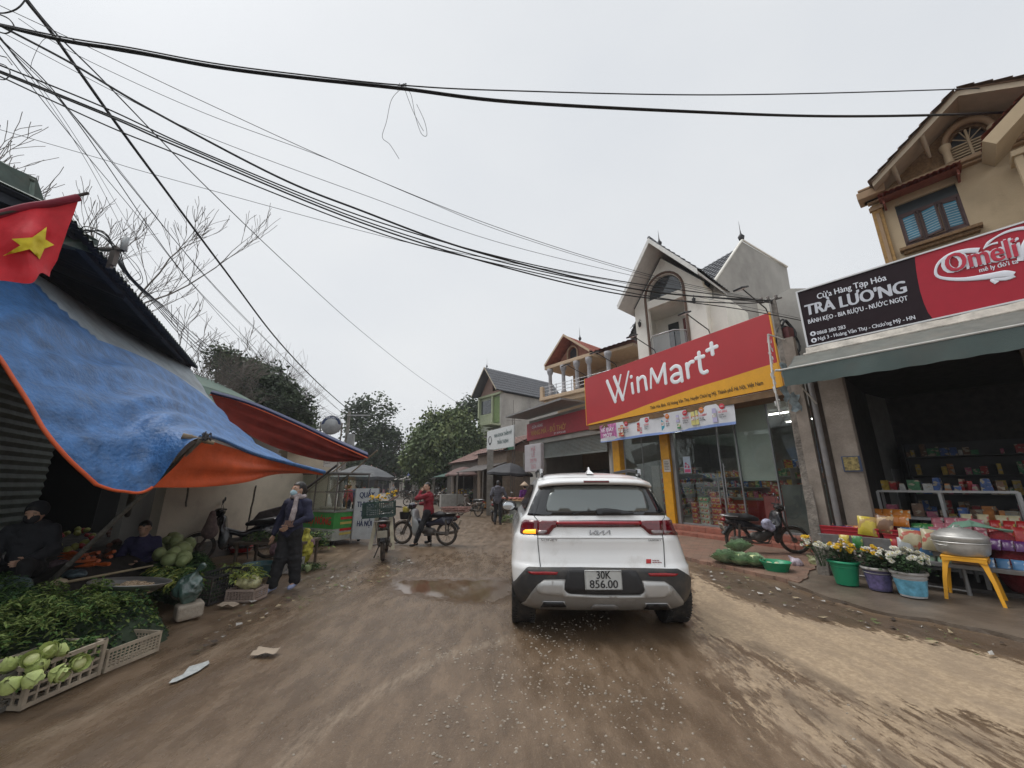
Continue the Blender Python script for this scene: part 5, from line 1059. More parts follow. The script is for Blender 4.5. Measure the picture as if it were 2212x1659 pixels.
def bloom_mesh(kind):
    mb=MB(); 
    col={'w':0,'y':1,'b':2}[kind]
    if kind=='b': mb.sphere((0,0,0),.019,8,0,jit=.08)
    else:
        for ring,(rr,zz,nn) in enumerate(((.036,.0,13),(.028,.010,11),(.018,.017,8))):
            for i in range(nn):
                a=6.283*i/nn+ring*.3; w=.0062; c,s=math.cos(a),math.sin(a); r2=rr*random.uniform(.85,1.1)
                mb.add([(-s*w*.5,c*w*.5,zz*.5),(s*w*.5,-c*w*.5,zz*.5),(c*r2*.7+s*w,s*r2*.7-c*w,zz+.006),(c*r2,s*r2,zz+.002),(c*r2*.7-s*w,s*r2*.7+c*w,zz+.006)],[(0,1,2,3,4)],0,True)
        mb.sphere((0,0,.012),.010,6,1,sc=(1,1,.6))
    m={'w':M('petal_white',(.74,.72,.62),.7,var=.08),'y':M('petal_yellow',(.80,.50,.02),.7,var=.15),'b':M('petal_bud',(.62,.55,.52),.7,var=.1)}[kind]
    o=mb.build('tmp',[m,M('flower_eye',(.45,.38,.05),.8)],None,origin=False); me=o.data; bpy.data.objects.remove(o); return me
BM={k:bloom_mesh(k) for k in 'wyb'}
def bouquet(p,z0,r,h,spec,lab,seed,sc=1.0,lean=(0,0),group=None,nleaf=420):
    random.seed(seed); t=thing('flower_bunch',lab,'flowers',(p.x,p.y,z0),0,group); L=MB()
    tot=[k for k,n in spec for _ in range(n)]
    for k in tot:
        a=random.uniform(0,6.283); q=r*math.sqrt(random.random()); z=h*(1-.35*(q/r)**2)+random.uniform(-.05,.05); e=Vector((q*math.cos(a)+lean[0]*z,q*math.sin(a)+lean[1]*z,z))
        L.tube([(e.x*.25,e.y*.25,-.1),(e.x*.6,e.y*.6,z*.5),tuple(e)],.003,4,0)
        o=bpy.data.objects.new('bloom',BM[k]); COL.objects.link(o); o.parent=t; o.location=e; d=Vector((e.x*1.2+random.uniform(-.1,.1),e.y*1.2-.16,.30)); o.rotation_euler=d.to_track_quat('Z','Y').to_euler(); s=sc*random.uniform(.8,1.15); o.scale=(s,s,s)
    for i in range(nleaf):
        a=random.uniform(0,6.283); q=r*1.05*math.sqrt(random.random()); z=random.uniform(.0,h*.85); c=Vector((q*math.cos(a)+lean[0]*z,q*math.sin(a)+lean[1]*z,z)); l=random.uniform(.03,.07); b_=random.uniform(0,6.28); d=Vector((math.cos(b_),math.sin(b_),random.uniform(-.5,.5)))*l; w=Vector((-math.sin(b_),math.cos(b_),random.uniform(-.3,.3)))*l*.35
        L.add([c,c+d*.5+w,c+d,c+d*.5-w],[(0,1,2,3)],0)
    L.build('leaves',leafm,t)
for i,b_ in enumerate(BK): bucket(*b_)
p0_,p1_,p2_=[b_[0] for b_ in BK]
bouquet(p0_+Vector((.02,0,0)),.36,.2,.27,(('y',34),('b',22),('w',6)),'yellow chrysanthemums and pale buds in the green bucket',1)
bouquet(p0_+Vector((-.20,.12,0)),.38,.16,.30,(('w',16),('y',6)),'white chrysanthemums leaning out left of the green bucket',2,lean=(-.6,.1),nleaf=120)
bouquet(p1_,.33,.17,.27,(('y',22),('b',20),('w',6)),'yellow flowers and pale buds in the greyish purple bucket',3)
bouquet(p2_,.34,.26,.27,(('w',95),),'dense white chrysanthemums in the pale blue bucket',4,sc=1.05,lean=(-.15,0))
# ---- steam pot on yellow stool
st=[G(2079,1303,.035),G(2209,1322,.035),G(2113,1278,.035)]
c_=Vector((6.12,5.62,.035)); ys=M('yellow_stool',(.80,.38,.02),.4,var=.08,dirt=.12)
SO=thing('stool','yellow plastic stool holding the big aluminium pot','stool',c_,R(-52))
mb=MB(); mb.b2((-.21,-.21,.51),(.21,.21,.545)); mb.build('seat',ys,SO,bevel=.02,bseg=3)
for sx in (-1,1):
    for sy in (-1,1):
        mb=MB(); A=[]; 
        for z,o_,w in ((0,.262,.034),(.25,.235,.042),(.43,.205,.055),(.51,.195,.085)):
            A.append([(sx*(o_-(w if k in (1,2) else 0)),sy*(o_-(w if k in (2,3) else 0)),z) for k in (0,1,2,3,0)])
        mb.grid(A,0,False); mb.build('leg',ys,SO,recalc=True,bevel=.006)
mb=MB(); 
for a in range(4):
    T=Matrix.Rotation(a*math.pi/2,4,'Z'); mb.add([(-.2,-.212,.52),(.2,-.212,.52),(.2,-.214,.47),(.12,-.214,.485),(-.12,-.214,.485),(-.2,-.214,.47)],[(0,5,4,3,2,1)],0,T=T)
mb.build('apron',ys,SO)
alu=M('aluminium',(.62,.61,.58),.42,metal=.65,var=.18,scale=7,bump=.12,bscale=14)
PT=thing('steam_pot','large dull aluminium steamer pot with a ridged lid on the yellow stool','pot',c_+Vector((0,0,.55)),0)
mb=MB(); mb.lathe([(.21,0),(.245,.03),(.262,.11),(.268,.155)],40,caps=False); mb.lathe([(.272,.155),(.285,.163),(.272,.172)],40,caps=False); mb.build('pot_body',alu,PT)
mb=MB(); mb.lathe([(.268,.172),(.272,.22),(.276,.235),(.262,.25),(.235,.262),(.225,.285),(.19,.293),(.18,.31),(.14,.318),(.13,.33),(.06,.338),(.055,.35),(.001,.352)],40); mb.build('lid',alu,PT)
mb=MB(); mb.tube([(-.05,0,.345),(-.03,0,.375),(.03,0,.375),(.05,0,.345)],.009,6); mb.build('lid_handle',alu,PT)
for s in (-1,1):
    mb=MB(); mb.tube([(s*.262,-.06,.12),(s*.31,-.03,.13),(s*.31,.03,.13),(s*.262,.06,.12)],.008,6); mb.build('handle',alu,PT)
# green hose bundle and a dark red cloth behind the pot
mb=MB(); 
for k in range(9): mb.tube([(6.35+k*.02,6.0,.86+k*.012),(6.6,5.85,.93+k*.008),(6.95+k*.01,5.62,.88-k*.01),(7.1,5.5,.7)],.012,5)
tag(mb.build('reed_bundle',M('pale_green_reed',(.20,.36,.26),.6,var=.2),None),'pale green plastic stems lying behind the aluminium pot','stems')
V_,F_=sdf([('e',(6.95,5.75,.45),(.2,.22,.42)),('e',(7.1,5.6,.6),(.15,.2,.3)),('e',(6.85,5.8,.75),(.12,.15,.12))],.04,.08); npmesh('red_sack',V_,F_,M('dark_red_cloth',(.18,.015,.02),.9,var=.3,scale=12,bump=.6),None,smooth=True,label='dark red sack slumped right of the pot',cat='sack')
# ---- on the ground before the black motorbike
def cabbage(T,r,label,mat,group=None,n=14,seed=0,name='cabbage',open_=.25,heart=None):
    random.seed(seed); mb=MB(T)
    mb.sphere((0,0,r*.85),r*.7,12,1 if heart else 0,jit=.05,sc=(1,1,.9))
    for i in range(n):
        a=i*2.4; layer=i/n; rr=r*(.72+.45*layer*open_*2); h=r*(1.75-layer*1.0); k=6; A=[]
        for s in range(k+1):
            ph=-.95+1.9*s/k; row=[]
            for t in range(6):
                v=t/5; rad=r*.2+(rr-r*.2)*math.sin(v*1.45)+(open_*r*.55*layer*v**3); z=h*v**(1.25)*(1 if v<.95 else .99)+random.uniform(-.04,.04)*r*v
                wv=1+.10*noise.noise(Vector((ph*4,v*4,i)))*v; row.append((rad*math.cos(a+ph*.75)*wv,rad*math.sin(a+ph*.75)*wv,z+r*.05*math.sin(ph*9+i)*v))
            A.append(row)
        mb.grid(A,0,True)
    return mb.build(name,mat if isinstance(mat,list) else [mat,mat],None,label=label,cat='cabbage' if name=='cabbage' else name.replace('_',' '),group=group)
cabm=M('cabbage_leaf',(.42,.54,.28),.6,var=.4,scale=12,bump=.3,bscale=24); cabo=M('cabbage_outer',(.27,.38,.23),.6,var=.5,scale=10,bump=.4,bscale=20); caby=M('cabbage_heart',(.60,.64,.33),.55,var=.2,scale=10)
for i,(px,py,r_,z,lb) in enumerate(((1571,1218,.15,.06,'left cabbage of the pile beside the black motorbike'),(1600,1222,.13,.06,'front cabbage of the pile beside the black motorbike'),(1629,1224,.13,.06,'right cabbage next to the green basin'),(1601,1212,.14,.2,'topmost cabbage of the pile beside the motorbike'),)):
    g_=G(px,py,.05); cabbage(Matrix.Translation((g_.x,g_.y,z if i<3 else .22))@Matrix.Rotation(random.uniform(-.4,.4),4,'X'),r_,lb,[cabo,caby],seed=i,open_=.95,heart=1,n=20)
g_=G(1678,1232,.055)
BS=thing('basin','green plastic basin with pale vegetables in front of the black motorbike','basin',g_,0)
mb=MB(); mb.lathe([(.17,0),(.225,.13),(.24,.145),(.235,.15),(.215,.13),(.165,.012),(.001,.012)],36,caps=False); mb.build('bowl',gpl,BS)
for i in range(7):
    a=i*.9; p=Vector((g_.x+.12*math.cos(a)*(i>0),g_.y+.12*math.sin(a)*(i>0),.14)); V_,F_=sdf([('e',p+Vector((0,0,-.02)),(.06,.045,.045)),('c',p,p+Vector((.05*math.cos(a),.05*math.sin(a),.01)),.03,.022)],.015,.02); npmesh('cauliflower',V_,F_,M('cauliflower',(.62,.62,.42),.8,var=.2,scale=30,bump=.8,bscale=90),None,smooth=True,label='pale vegetable floating in the green basin',cat='vegetable',group='vegetables in the green basin')
for (px,py,s,lb,col) in ((1722,1222,.11,'crumpled white and lilac plastic bag right of the basin',(.55,.48,.55)),(1765,1219,.14,'clear bag of greens lying by the table leg',(.30,.32,.16))):
    p=G(px,py,.05); V_,F_=sdf([('e',(p.x,p.y,.1),(s,s*.7,s*.6)),('c',(p.x,p.y,.12),(p.x-s,p.y+.03,.2),s*.4,.02),('e',(p.x+s*.5,p.y,.08),(s*.5,s*.5,s*.4))],.02,.04)
    V_=V_+np.array([[noise.noise(Vector(v)*14)*.02 for _ in (0,1,2)] for v in V_]); npmesh('plastic_bag',V_,F_,M('bag_'+lb[:8],col,.3,var=.35,scale=14,bump=.8,bscale=26,spec=.7),None,smooth=False,label=lb,cat='bag')
# ================= white SUV =================
CX0,CY0=.972,4.33
CR=thing('car','white compact SUV seen from behind with its left orange indicator lit','car',(CX0,CY0,0),0)
LV=np.array([ # z, halfwidth, y rear, y front, corner radius
(.24,.84,.16,3.70,.26),(.30,.925,.07,3.80,.28),(.38,.95,.025,3.9,.29),(.46,.965,.0,3.95,.30),(.56,.975,-.005,3.98,.31),(.655,.98,.0,3.98,.33),(.68,.98,.035,3.97,.35),(.80,.972,.07,3.96,.38),(.90,.955,.075,3.94,.40),(.955,.935,.07,3.9,.40),(.97,.925,.095,3.88,.40),(1.02,.905,.11,3.75,.38),(1.08,.885,.11,3.35,.36),(1.125,.875,.12,3.05,.34),(1.15,.835,.135,2.95,.30),(1.18,.81,.15,2.88,.26),(1.28,.765,.19,2.62,.23),(1.40,.715,.245,2.3,.21),(1.49,.68,.285,2.08,.20),(1.53,.665,.30,1.98,.22),(1.57,.645,.36,1.88,.26),(1.605,.60,.47,1.75,.30),(1.632,.50,.62,1.6,.36),(1.65,.33,.8,1.45,.33),(1.657,.12,.95,1.3,.12)])
def clev(z): 
    return [float(np.interp(z,LV[:,0],LV[:,k])) for k in range(1,5)]
def cpt(s_,z):
    w,yr,yf,c=clev(z); a=abs(s_); sg=1 if s_>=0 else -1
    if a<=w-c: return Vector((s_,yr+.06*(s_/w)**2,z))
    an=min((a-(w-c))/c,math.pi/2); ex=max(0,(a-(w-c))/c-math.pi/2)*c
    return Vector((sg*((w-c)+c*math.sin(an)),yr+.06*((w-c)/w)**2+c*(1-math.cos(an))+ex,z))
def csurf(s_,z): return cpt(s_,z).y
def cproj(s_,z):
    p=cpt(s_,z); du=cpt(s_+.004,z)-cpt(s_-.004,z); dv=cpt(s_,z+.004)-cpt(s_,z-.004); n=du.cross(dv); n.normalize()
    if n.y>.3: n=-n
    n.z*=.3; n.normalize(); return p,n
_S=np.linspace(-1.25,1.25,1001)
def cpx(cx_,cy_):
    dx,dy=((1240+cx_*.30134)*.86406,(1120+cy_*.30134)*.86406); r=ray(dx,dy); z=.8
    for _ in range(5):
        w,yr,yf,c=clev(z); a=np.abs(_S); an=np.clip((a-(w-c))/c,0,math.pi/2); ins=a<=w-c; lim=a<=(w-c)+c*math.pi/2
        x=np.sign(_S)*np.where(ins,a,(w-c)+c*np.sin(an)); y=np.where(ins,yr+.06*(_S/w)**2,yr+.06*((w-c)/w)**2+c*(1-np.cos(an)))
        X=x+CX0; Y=y+CY0; dep=Y*CP+(z-CAMH)*SP; px=CXP+FPX*X/dep; e=np.abs(px-dx)+np.where(lim,0,1e3); i=int(np.argmin(e)); z=CAMH+r.z*Y[i]/r.y; z=min(max(z,.24),1.65)
    return (float(_S[i]),z)
paint=M('white_car_paint',(.87,.87,.86),.28,var=.02,scale=3,coat=1.0,dirt=.38,dcol=(.40,.35,.28)); plast=M('bumper_plastic',(.035,.036,.038),.55,var=.15,bump=.1,bscale=200,dirt=.6,dcol=(.12,.095,.07)); skid=M('skid_silver',(.29,.28,.265),.4,metal=.35,var=.08,dirt=.35,dcol=(.17,.13,.10))
def car_body():
    zs=[]; 
    for i in range(len(LV)-1):
        k=max(1,int((LV[i+1,0]-LV[i,0])/.03)); zs+= [LV[i,0]+(LV[i+1,0]-LV[i,0])*j/k for j in range(k)]
    zs.append(LV[-1,0]); A=[]
    for z in zs:
        w,yr,yf,c=clev(z); c=min(c,w*.98,(yf-yr)/2*.95); xs=[]; ring=[]
        N_=14
        for i in range(N_): xs.append((w-c)*(-1+2*i/(N_-1)))
        for x in xs: ring.append((x,yr+.06*(x/w)**2))
        for i in range(1,9): a=math.pi/2*i/8; x=(w-c)+c*math.sin(a); ring.append((x,yr+.06*((w-c)/w)**2+c*(1-math.cos(a))))
        cf=min(.5,c*1.2,(yf-yr)/2*.9)
        for i in range(1,8): ring.append((w,yr+c+(yf-cf-yr-c)*i/8))
        for i in range(0,9): a=math.pi/2*i/8; ring.append((w-cf+cf*math.cos(a),yf-cf+cf*math.sin(a)))
        for i in range(1,8): ring.append(((w-cf)*(1-2*i/8),yf+.05*(1-(1-2*i/8)**2)))
        for i in range(0,9): a=math.pi/2*i/8; ring.append((-(w-cf)-cf*math.sin(a),yf-cf+cf*math.cos(a)))
        for i in range(1,8): ring.append((-w,yf-cf-(yf-cf-yr-c)*i/8))
        for i in range(8,0,-1): a=math.pi/2*i/8; x=-(w-c)-c*math.sin(a); ring.append((x,yr+.06*((w-c)/w)**2+c*(1-math.cos(a))))
        A.append([(p[0],p[1],z) for p in ring])
    n=len(A[0]); V=[p for r in A for p in r]; F=[]
    for i in range(len(A)-1):
        for j in range(n): F.append((i*n+j,i*n+(j+1)%n,(i+1)*n+(j+1)%n,(i+1)*n+j))
    F.append(tuple(range(n-1,-1,-1))); F.append(tuple((len(A)-1)*n+j for j in range(n)))
    mb=MB(); mb.add(V,F,0,True); o=mb.build('body',[paint,plast],CR,recalc=True)
    # wheel wells cut out
    cu=MB(); 
    for y in (.66,3.26):
        for s in (-1,1): cu.lathe([(.41,-.2),(.41,.2)],40,1,T=Matrix.Translation((s*.90,y,.36))@Matrix.Rotation(math.pi/2,4,'Y'),smooth=True)
    co=cu.build('tmpcut',[paint,plast],CR,recalc=True); b=o.modifiers.new('b','BOOLEAN'); b.object=co; b.operation='DIFFERENCE'; b.solver='EXACT'
    dg=bpy.context.evaluated_depsgraph_get(); me=bpy.data.meshes.new_from_object(o.evaluated_get(dg)); o.modifiers.clear(); o.data=me; bpy.data.objects.remove(co)
    return o
car_body()
def cpatch(name,pts,mat,off,thick=.012,step=.045,parent=None,ref=None,mirror=False,**tg):
    poly=[cpx(*p) for p in pts]
    V,F=poly_patch(poly,cproj,step,off,thick)
    mb=MB(); mb.add(V,F,0,True); o=mb.build(name,mat,parent or CR,**tg)
    o.modifiers.new('n','WEIGHTED_NORMAL') if False else None
    return o
cglass=M('car_glass_black',(.012,.014,.016),.08,var=.05,spec=.7,coat=.5)
RWn=cpatch('rear_window',[(262,556),(290,480),(330,385),(362,330),(400,312),(480,304),(850,296),(1190,308),(1260,322),(1300,345),(1340,395),(1390,480),(1430,554),(1200,557),(850,561),(500,561)],cglass,.004,.02)
cpatch('glass_pane',[(420,522),(416,490),(428,430),(446,365),(468,332),(500,320),(700,314),(850,313),(1010,314),(1160,320),(1195,332),(1222,362),(1252,430),(1270,490),(1262,515),(1240,525),(1050,530),(850,533),(650,531),(450,527)],M('rear_glass',(.20,.22,.215),.12,metal=.55,var=.05,scale=1,spec=.8),.008,.003,parent=RWn)
# spoiler lip over the window
mb=MB(); A=[]
for i in range(25):
    t=-1+2*i/24; x=.665*t; zc=1.545-.012*t*t-.03*abs(t)**6; y0=.27+.05*t*t+.10*abs(t)**8; A.append([(x,y0+.10,zc-.05),(x,y0-.005,zc-.045),(x,y0-.075,zc-.028),(x,y0-.08,zc-.012),(x,y0-.02,zc+.022),(x,y0+.12,zc+.045),(x*.96,y0+.32,zc+.062)])
mb.grid(A,0,True,flip=True); mb.build('spoiler',paint,CR,recalc=True)
mb=MB(); A=[]
for i in range(11): 
    t=-1+2*i/10; x=.145*t-.01; y0=.27-.085; A.append([(x,y0+.002,1.522),(x,y0-.005,1.532),(x,y0+.02,1.546)])
mb.grid(A,0,True); mb.build('brake_light',M('dark_red_lens',(.10,.006,.008),.15,spec=.7),CR)
mb=MB(Matrix.Translation((-.01,.62,1.628))); mb.prism([(-.008,-.10,.0),(.008,-.10,.0),(.006,.0,.085),(-.006,.0,.085)],(0,.06,-.004)); mb.add([(-.045,-.12,0),(.045,-.12,0),(.03,.15,.0),(-.03,.15,.0),(0,.02,.07)],[(0,1,4),(1,2,4),(2,3,4),(3,0,4)],0); mb.build('antenna',paint,CR,bevel=.004)
for s in (-1,1):
    mb=MB(); mb.tube([(s*.60,.55,1.60),(s*.61,.62,1.66),(s*.61,1.0,1.685),(s*.60,1.7,1.67),(s*.59,1.8,1.62)],[.02,.022,.022,.022,.015],8,flat=(Vector((1,0,0)),.8)); mb.build('roof_rail',[black],CR)
for s in (-1,1):
    mb=MB(); mb.b2((s*.61-.02,.57,1.61),(s*.61+.02,.66,1.69)); mb.build('rail_end',M('chrome',(.6,.6,.6),.15,metal=1),CR,bevel=.008)
# lamps
lens=M('tail_lens',(.14,.008,.015),.12,var=.25,scale=30,spec=.7,coat=.6); lensr=M('tail_bar_red',(.34,.012,.022),.15,var=.15,coat=.6); amber=M('amber_lit',(1.0,.33,.02),.3,emit=1.6,var=.35,scale=60); clear=M('reverse_lens',(.24,.19,.19),.12,var=.4,scale=60,metal=.3,coat=.6)
L1=cpatch('tail_lamp',[(208,690),(212,650),(222,612),(245,594),(345,600),(345,718),(225,714),(208,706)],lens,.014,.03,label='left tail lamp with glowing orange indicator'); cpatch('indicator',[(233,700),(236,688),(255,676),(335,672),(335,710),(238,708)],amber,.019,.004,parent=L1,step=.03)
L2=cpatch('tail_lamp',[(347,600),(500,602),(500,655),(478,668),(440,716),(425,719),(347,718)],lens,.014,.03); cpatch('reverse_light',[(350,680),(428,682),(420,700),(400,714),(350,715)],clear,.018,.004,parent=L2,step=.03)
cpatch('light_bar',[(502,600),(850,598),(1200,600),(1200,655),(850,657),(502,655)],M('bar_dark_red',(.07,.006,.01),.12,spec=.7,coat=.6),.012,.02)
cpatch('light_strip',[(500,610),(850,608),(1202,610),(1202,634),(850,634),(500,634)],lensr,.018,.004)
L3=cpatch('tail_lamp',[(1202,602),(1376,599),(1376,719),(1290,719),(1272,714),(1222,668),(1202,656)],lens,.014,.03); cpatch('reverse_light',[(1378,680),(1378,712),(1300,714),(1285,700),(1280,682)],clear,.018,.004,parent=L3,step=.03)
L4=cpatch('tail_lamp',[(1380,598),(1470,594),(1490,606),(1505,640),(1512,690),(1510,712),(1500,719),(1380,719)],lens,.014,.03); cpatch('reverse_light',[(1388,684),(1505,686),(1505,712),(1388,712)],clear,.018,.004,parent=L4,step=.03)
# seams
def seam(pts,r=.0045,mat=None,name='panel_seam',off=.001):
    P=[]
    for i in range(len(pts)-1):
        for t in range(5):
            c=(pts[i][0]+(pts[i+1][0]-pts[i][0])*t/5,pts[i][1]+(pts[i+1][1]-pts[i][1])*t/5); x,z=cpx(*c); q_,n_=cproj(x,z); P.append(q_+n_*off)
    x,z=cpx(*pts[-1]); q_,n_=cproj(x,z); P.append(q_+n_*off); mb=MB(); mb.tube(P,r,5); mb.build(name,mat or black,CR)
seam([(345,720),(348,790),(368,985)]); seam([(1380,720),(1390,790),(1400,988)]); seam([(345,598),(320,570),(312,548)]); seam([(1380,598),(1400,575),(1398,556)],.003)
cpatch('bumper',[(138,1106),(158,1104),(178,1085),(258,992),(280,986),(700,990),(1150,996),(1500,1000),(1525,1012),(1600,1100),(1630,1130),(1636,1200),(1628,1285),(1560,1338),(1400,1356),(850,1356),(400,1342),(240,1318),(155,1290),(140,1220)],plast,.012,.03)
cpatch('skid_plate',[(232,1296),(255,1262),(292,1198),(345,1130),(400,1090),(576,1088),(572,1170),(600,1196),(850,1212),(1190,1212),(1222,1178),(1206,1098),(1392,1103),(1450,1140),(1510,1215),(1562,1300),(1545,1334),(1400,1350),(850,1352),(400,1330),(262,1315)],skid,.026,.03)
cpatch('skid_lip',[(342,1160),(352,1130),(382,1106),(410,1096),(568,1096),(566,1170),(598,1204),(850,1220),(1190,1220),(1230,1180),(1212,1104),(1388,1110),(1430,1135),(1452,1170),(1440,1205),(1400,1228),(1200,1238),(850,1240),(600,1228),(390,1205),(352,1188)],M('skid_lip_silver',(.50,.50,.49),.35,metal=.3,var=.05,dirt=.2),.034,.01)  # lighter silver than the lower skid, whose shading is put into its colour
cpatch('plate_recess',[(605,1006),(850,1008),(1150,1012),(1170,1040),(1222,1168),(1212,1195),(1180,1206),(850,1208),(620,1200),(575,1184),(562,1160),(590,1040)],M('recess_plastic',(.028,.028,.03),.6,var=.2),.030,.01)
refl=M('reflector',(.30,.015,.02),.2,var=.2,scale=60)
cpatch('reflector',[(270,1022),(400,1022),(512,1026),(505,1048),(310,1046),(282,1038)],refl,.022,.006,step=.03); cpatch('reflector',[(1255,1036),(1400,1034),(1502,1040),(1488,1056),(1460,1062),(1270,1060)],refl,.022,.006,step=.03)
for a in ([(395,1264),(555,1266),(582,1302),(370,1300)],[(1242,1280),(1402,1280),(1440,1322),(1215,1318)]): 
    cpatch('vent_trim',[(a[0][0]-12,a[0][1]-4),(a[1][0]+12,a[1][1]-4),(a[2][0]+6,a[2][1]+16),(a[3][0]-6,a[3][1]+16)],M('vent_silver',(.42,.42,.42),.3,metal=.7,dirt=.3),.032,.006,step=.03); cpatch('vent',a,black,.036,.004,step=.03)
cpatch('tow_cover',[(785,1306),(810,1288),(980,1290),(1010,1308),(1015,1330),(780,1328)],M('tow_grey',(.22,.215,.21),.5,metal=.2,dirt=.4),.030,.004,step=.03)
cpatch('tailgate_crease_shade',[(345,742),(850,744),(1390,746),(1390,752),(850,750),(345,748)],M('crease_shadow_gap',(.45,.45,.45),.4),.004,.004,step=.03)  # grey strip painted along the crease in place of its shade
# licence plate
pc=[cpx(722,1005),cpx(1030,1005),cpx(1042,1170),cpx(738,1168)]; px0=(pc[0][0]+pc[3][0])/2; px1=(pc[1][0]+pc[2][0])/2; pz1=pc[0][1]; pz0=pc[2][1]
PLT=MB(); PLT.b2((px0,-.050,pz0),(px1,-.036,pz1)); plo=PLT.build('licence_plate',M('plate_white',(.55,.56,.54),.5,var=.05,dirt=.2),CR,bevel=.006)
mb=MB(); mb.tube([(px0+.006,-.052,pz0+.006),(px1-.006,-.052,pz0+.006),(px1-.006,-.052,pz1-.006),(px0+.006,-.052,pz1-.006)],.004,5,closed=True); mb.build('plate_frame',M('plate_rim',(.3,.3,.3),.4,metal=.5),plo)
xc=(px0+px1)/2; inkm=M('plate_ink',(.02,.02,.022),.5)
text('plate_number','30K',.105,inkm,plo,TX(Matrix.Translation((xc,-.0535,(pz0+pz1)/2+.014))),bold=.012,fit=(px1-px0)*.38); text('plate_number','856.00',.105,inkm,plo,TX(Matrix.Translation((xc,-.0535,pz0+.022))),bold=.012,fit=(px1-px0)*.75)
# badge
chrm=M('chrome_badge',(.42,.42,.43),.2,metal=1)
for st_ in ([(783,682),(779,717)],[(779,717),(832,683)],[(803,700),(828,717)],[(828,717),(845,683)],[(845,683),(842,716)],[(842,716),(893,683)],[(893,683),(890,717)],[(890,717),(942,682)],[(942,682),(944,717)]):
    q=[cpx(*p) for p in st_]; mb=MB(); mb.tube([(a[0],csurf(*a)-.009,a[1]) for a in q],.0055,6); mb.build('badge_stroke',chrm,CR)
def ctext(nm,body,a,b_,size,mat,off=.004,bold=.02):
    p,q=cpx(*a),cpx(*b_); text(nm,body,size,mat,CR,TX(Matrix.Translation((p[0],csurf((p[0]+q[0])/2,p[1])-off-.01,p[1]))),bold=bold,align='LEFT',fit=q[0]-p[0])
ctext('model_lettering','SONET',(372,769),(508,769),.03,chrm); ctext('trim_lettering','LUXURY',(1262,772),(1362,772),.026,M('grey_chrome',(.3,.3,.3),.3,metal=.8))
cpatch('red_sticker',[(1245,922),(1287,922),(1287,958),(1245,958)],M('sticker_red',(.55,.03,.03),.5),.003,.002,step=.02); ctext('sticker_lettering','An tâm trên\nmọi nẻo đường',(1294,936),(1368,936),.018,refl,.002)
# wiper
cpatch('wiper',[(832,505),(900,500),(1000,510),(1140,540),(1130,548),(1000,556),(836,554),(829,530)],black,.035,.03,step=.03); seam([(632,552),(700,532),(840,520)],.006,black,'wiper_blade',.02)
# mirrors
for s in (-1,1):
    V_,F_=sdf([('e',(s*1.02,2.35,1.16),(.13,.06,.085)),('c',(s*.82,2.42,1.08),(s*.95,2.38,1.13),.03,.03)],.02,.03); npmesh('side_mirror',V_,F_,black,CR,smooth=True)
    mb=MB(); mb.sphere((s*1.03,2.292,1.16),.1,16,0,sc=(1,.03,.62)); mb.build('mirror_glass',M('mirror',(.55,.58,.6),.03,metal=1),CR)
# side windows and door lines
def sidepatch(name,pts,mat,off):
    for s in (-1,1):
        V=[]; 
        for (y,z) in pts: V.append((s*(clev(z)[0]+off),y,z))
        mb=MB(); mb.add(V,[tuple(range(len(V))) if s>0 else tuple(range(len(V)-1,-1,-1))],0); mb.build(name,mat,CR)
sidepatch('side_window',[(.62,1.19),(2.62,1.19),(2.3,1.36),(1.98,1.5),(.85,1.5),(.7,1.36)],cglass,.012)
# wheels
tyr=M('tyre_rubber',(.022,.021,.02),.85,var=.25,scale=20,bump=.5,bscale=60,dirt=.55,dcol=(.085,.065,.05)); rimm=M('rim_alloy',(.35,.35,.36),.35,metal=.8,dirt=.3)
first=None
for (x,y) in ((-.845,.74),(.845,.74),(-.845,3.26),(.845,3.26)):
    if first is None:
        e=bpy.data.objects.new('wheel',None); COL.objects.link(e); e.parent=CR; e.location=(x,y-.14*(y<1),.345); e.scale=(1.1,1.04,1.04); first=e
        T=Matrix.Rotation(math.pi/2,4,'Y'); mb=MB(); mb.lathe([(.215,-.10),(.27,-.118),(.315,-.118),(.330,-.10)]+[(.334 if k%2 else .326,-.095+.19*k/18) for k in range(19)]+[(.330,.10),(.315,.118),(.27,.118),(.215,.10)],48,T=T,caps=False)
        for k in range(60):
            a=6.283*k/60
            for sy,o_ in ((-1,0),(1,.05)): mb.box((sy*.088,.333*math.cos(a+o_),.333*math.sin(a+o_)),(.05,.012,.008),0,rot=Matrix.Rotation(a+o_-math.pi/2,4,'X'))
        mb.build('tyre',tyr,e); mb=MB(); mb.lathe([(.001,-.06),(.05,-.065),(.2,-.05),(.22,-.1),(.222,.1),(.2,.05),(.05,.065),(.001,.06)],32,T=T,caps=False); mb.build('rim',rimm,e)
    else:
        e=first.copy(); COL.objects.link(e); e.parent=CR; e.location=(x,y-.14*(y<1),.345)
        for ch in list(first.children): c=ch.copy(); COL.objects.link(c); c.parent=e
mb=MB(); mb.b2((-.7,.3,.2),(.7,3.6,.3)); mb.tube([(-.7,.74,.3),(.7,.74,.3)],.05,8); mb.build('underbody',M('underbody',(.012,.012,.012),.9),CR)
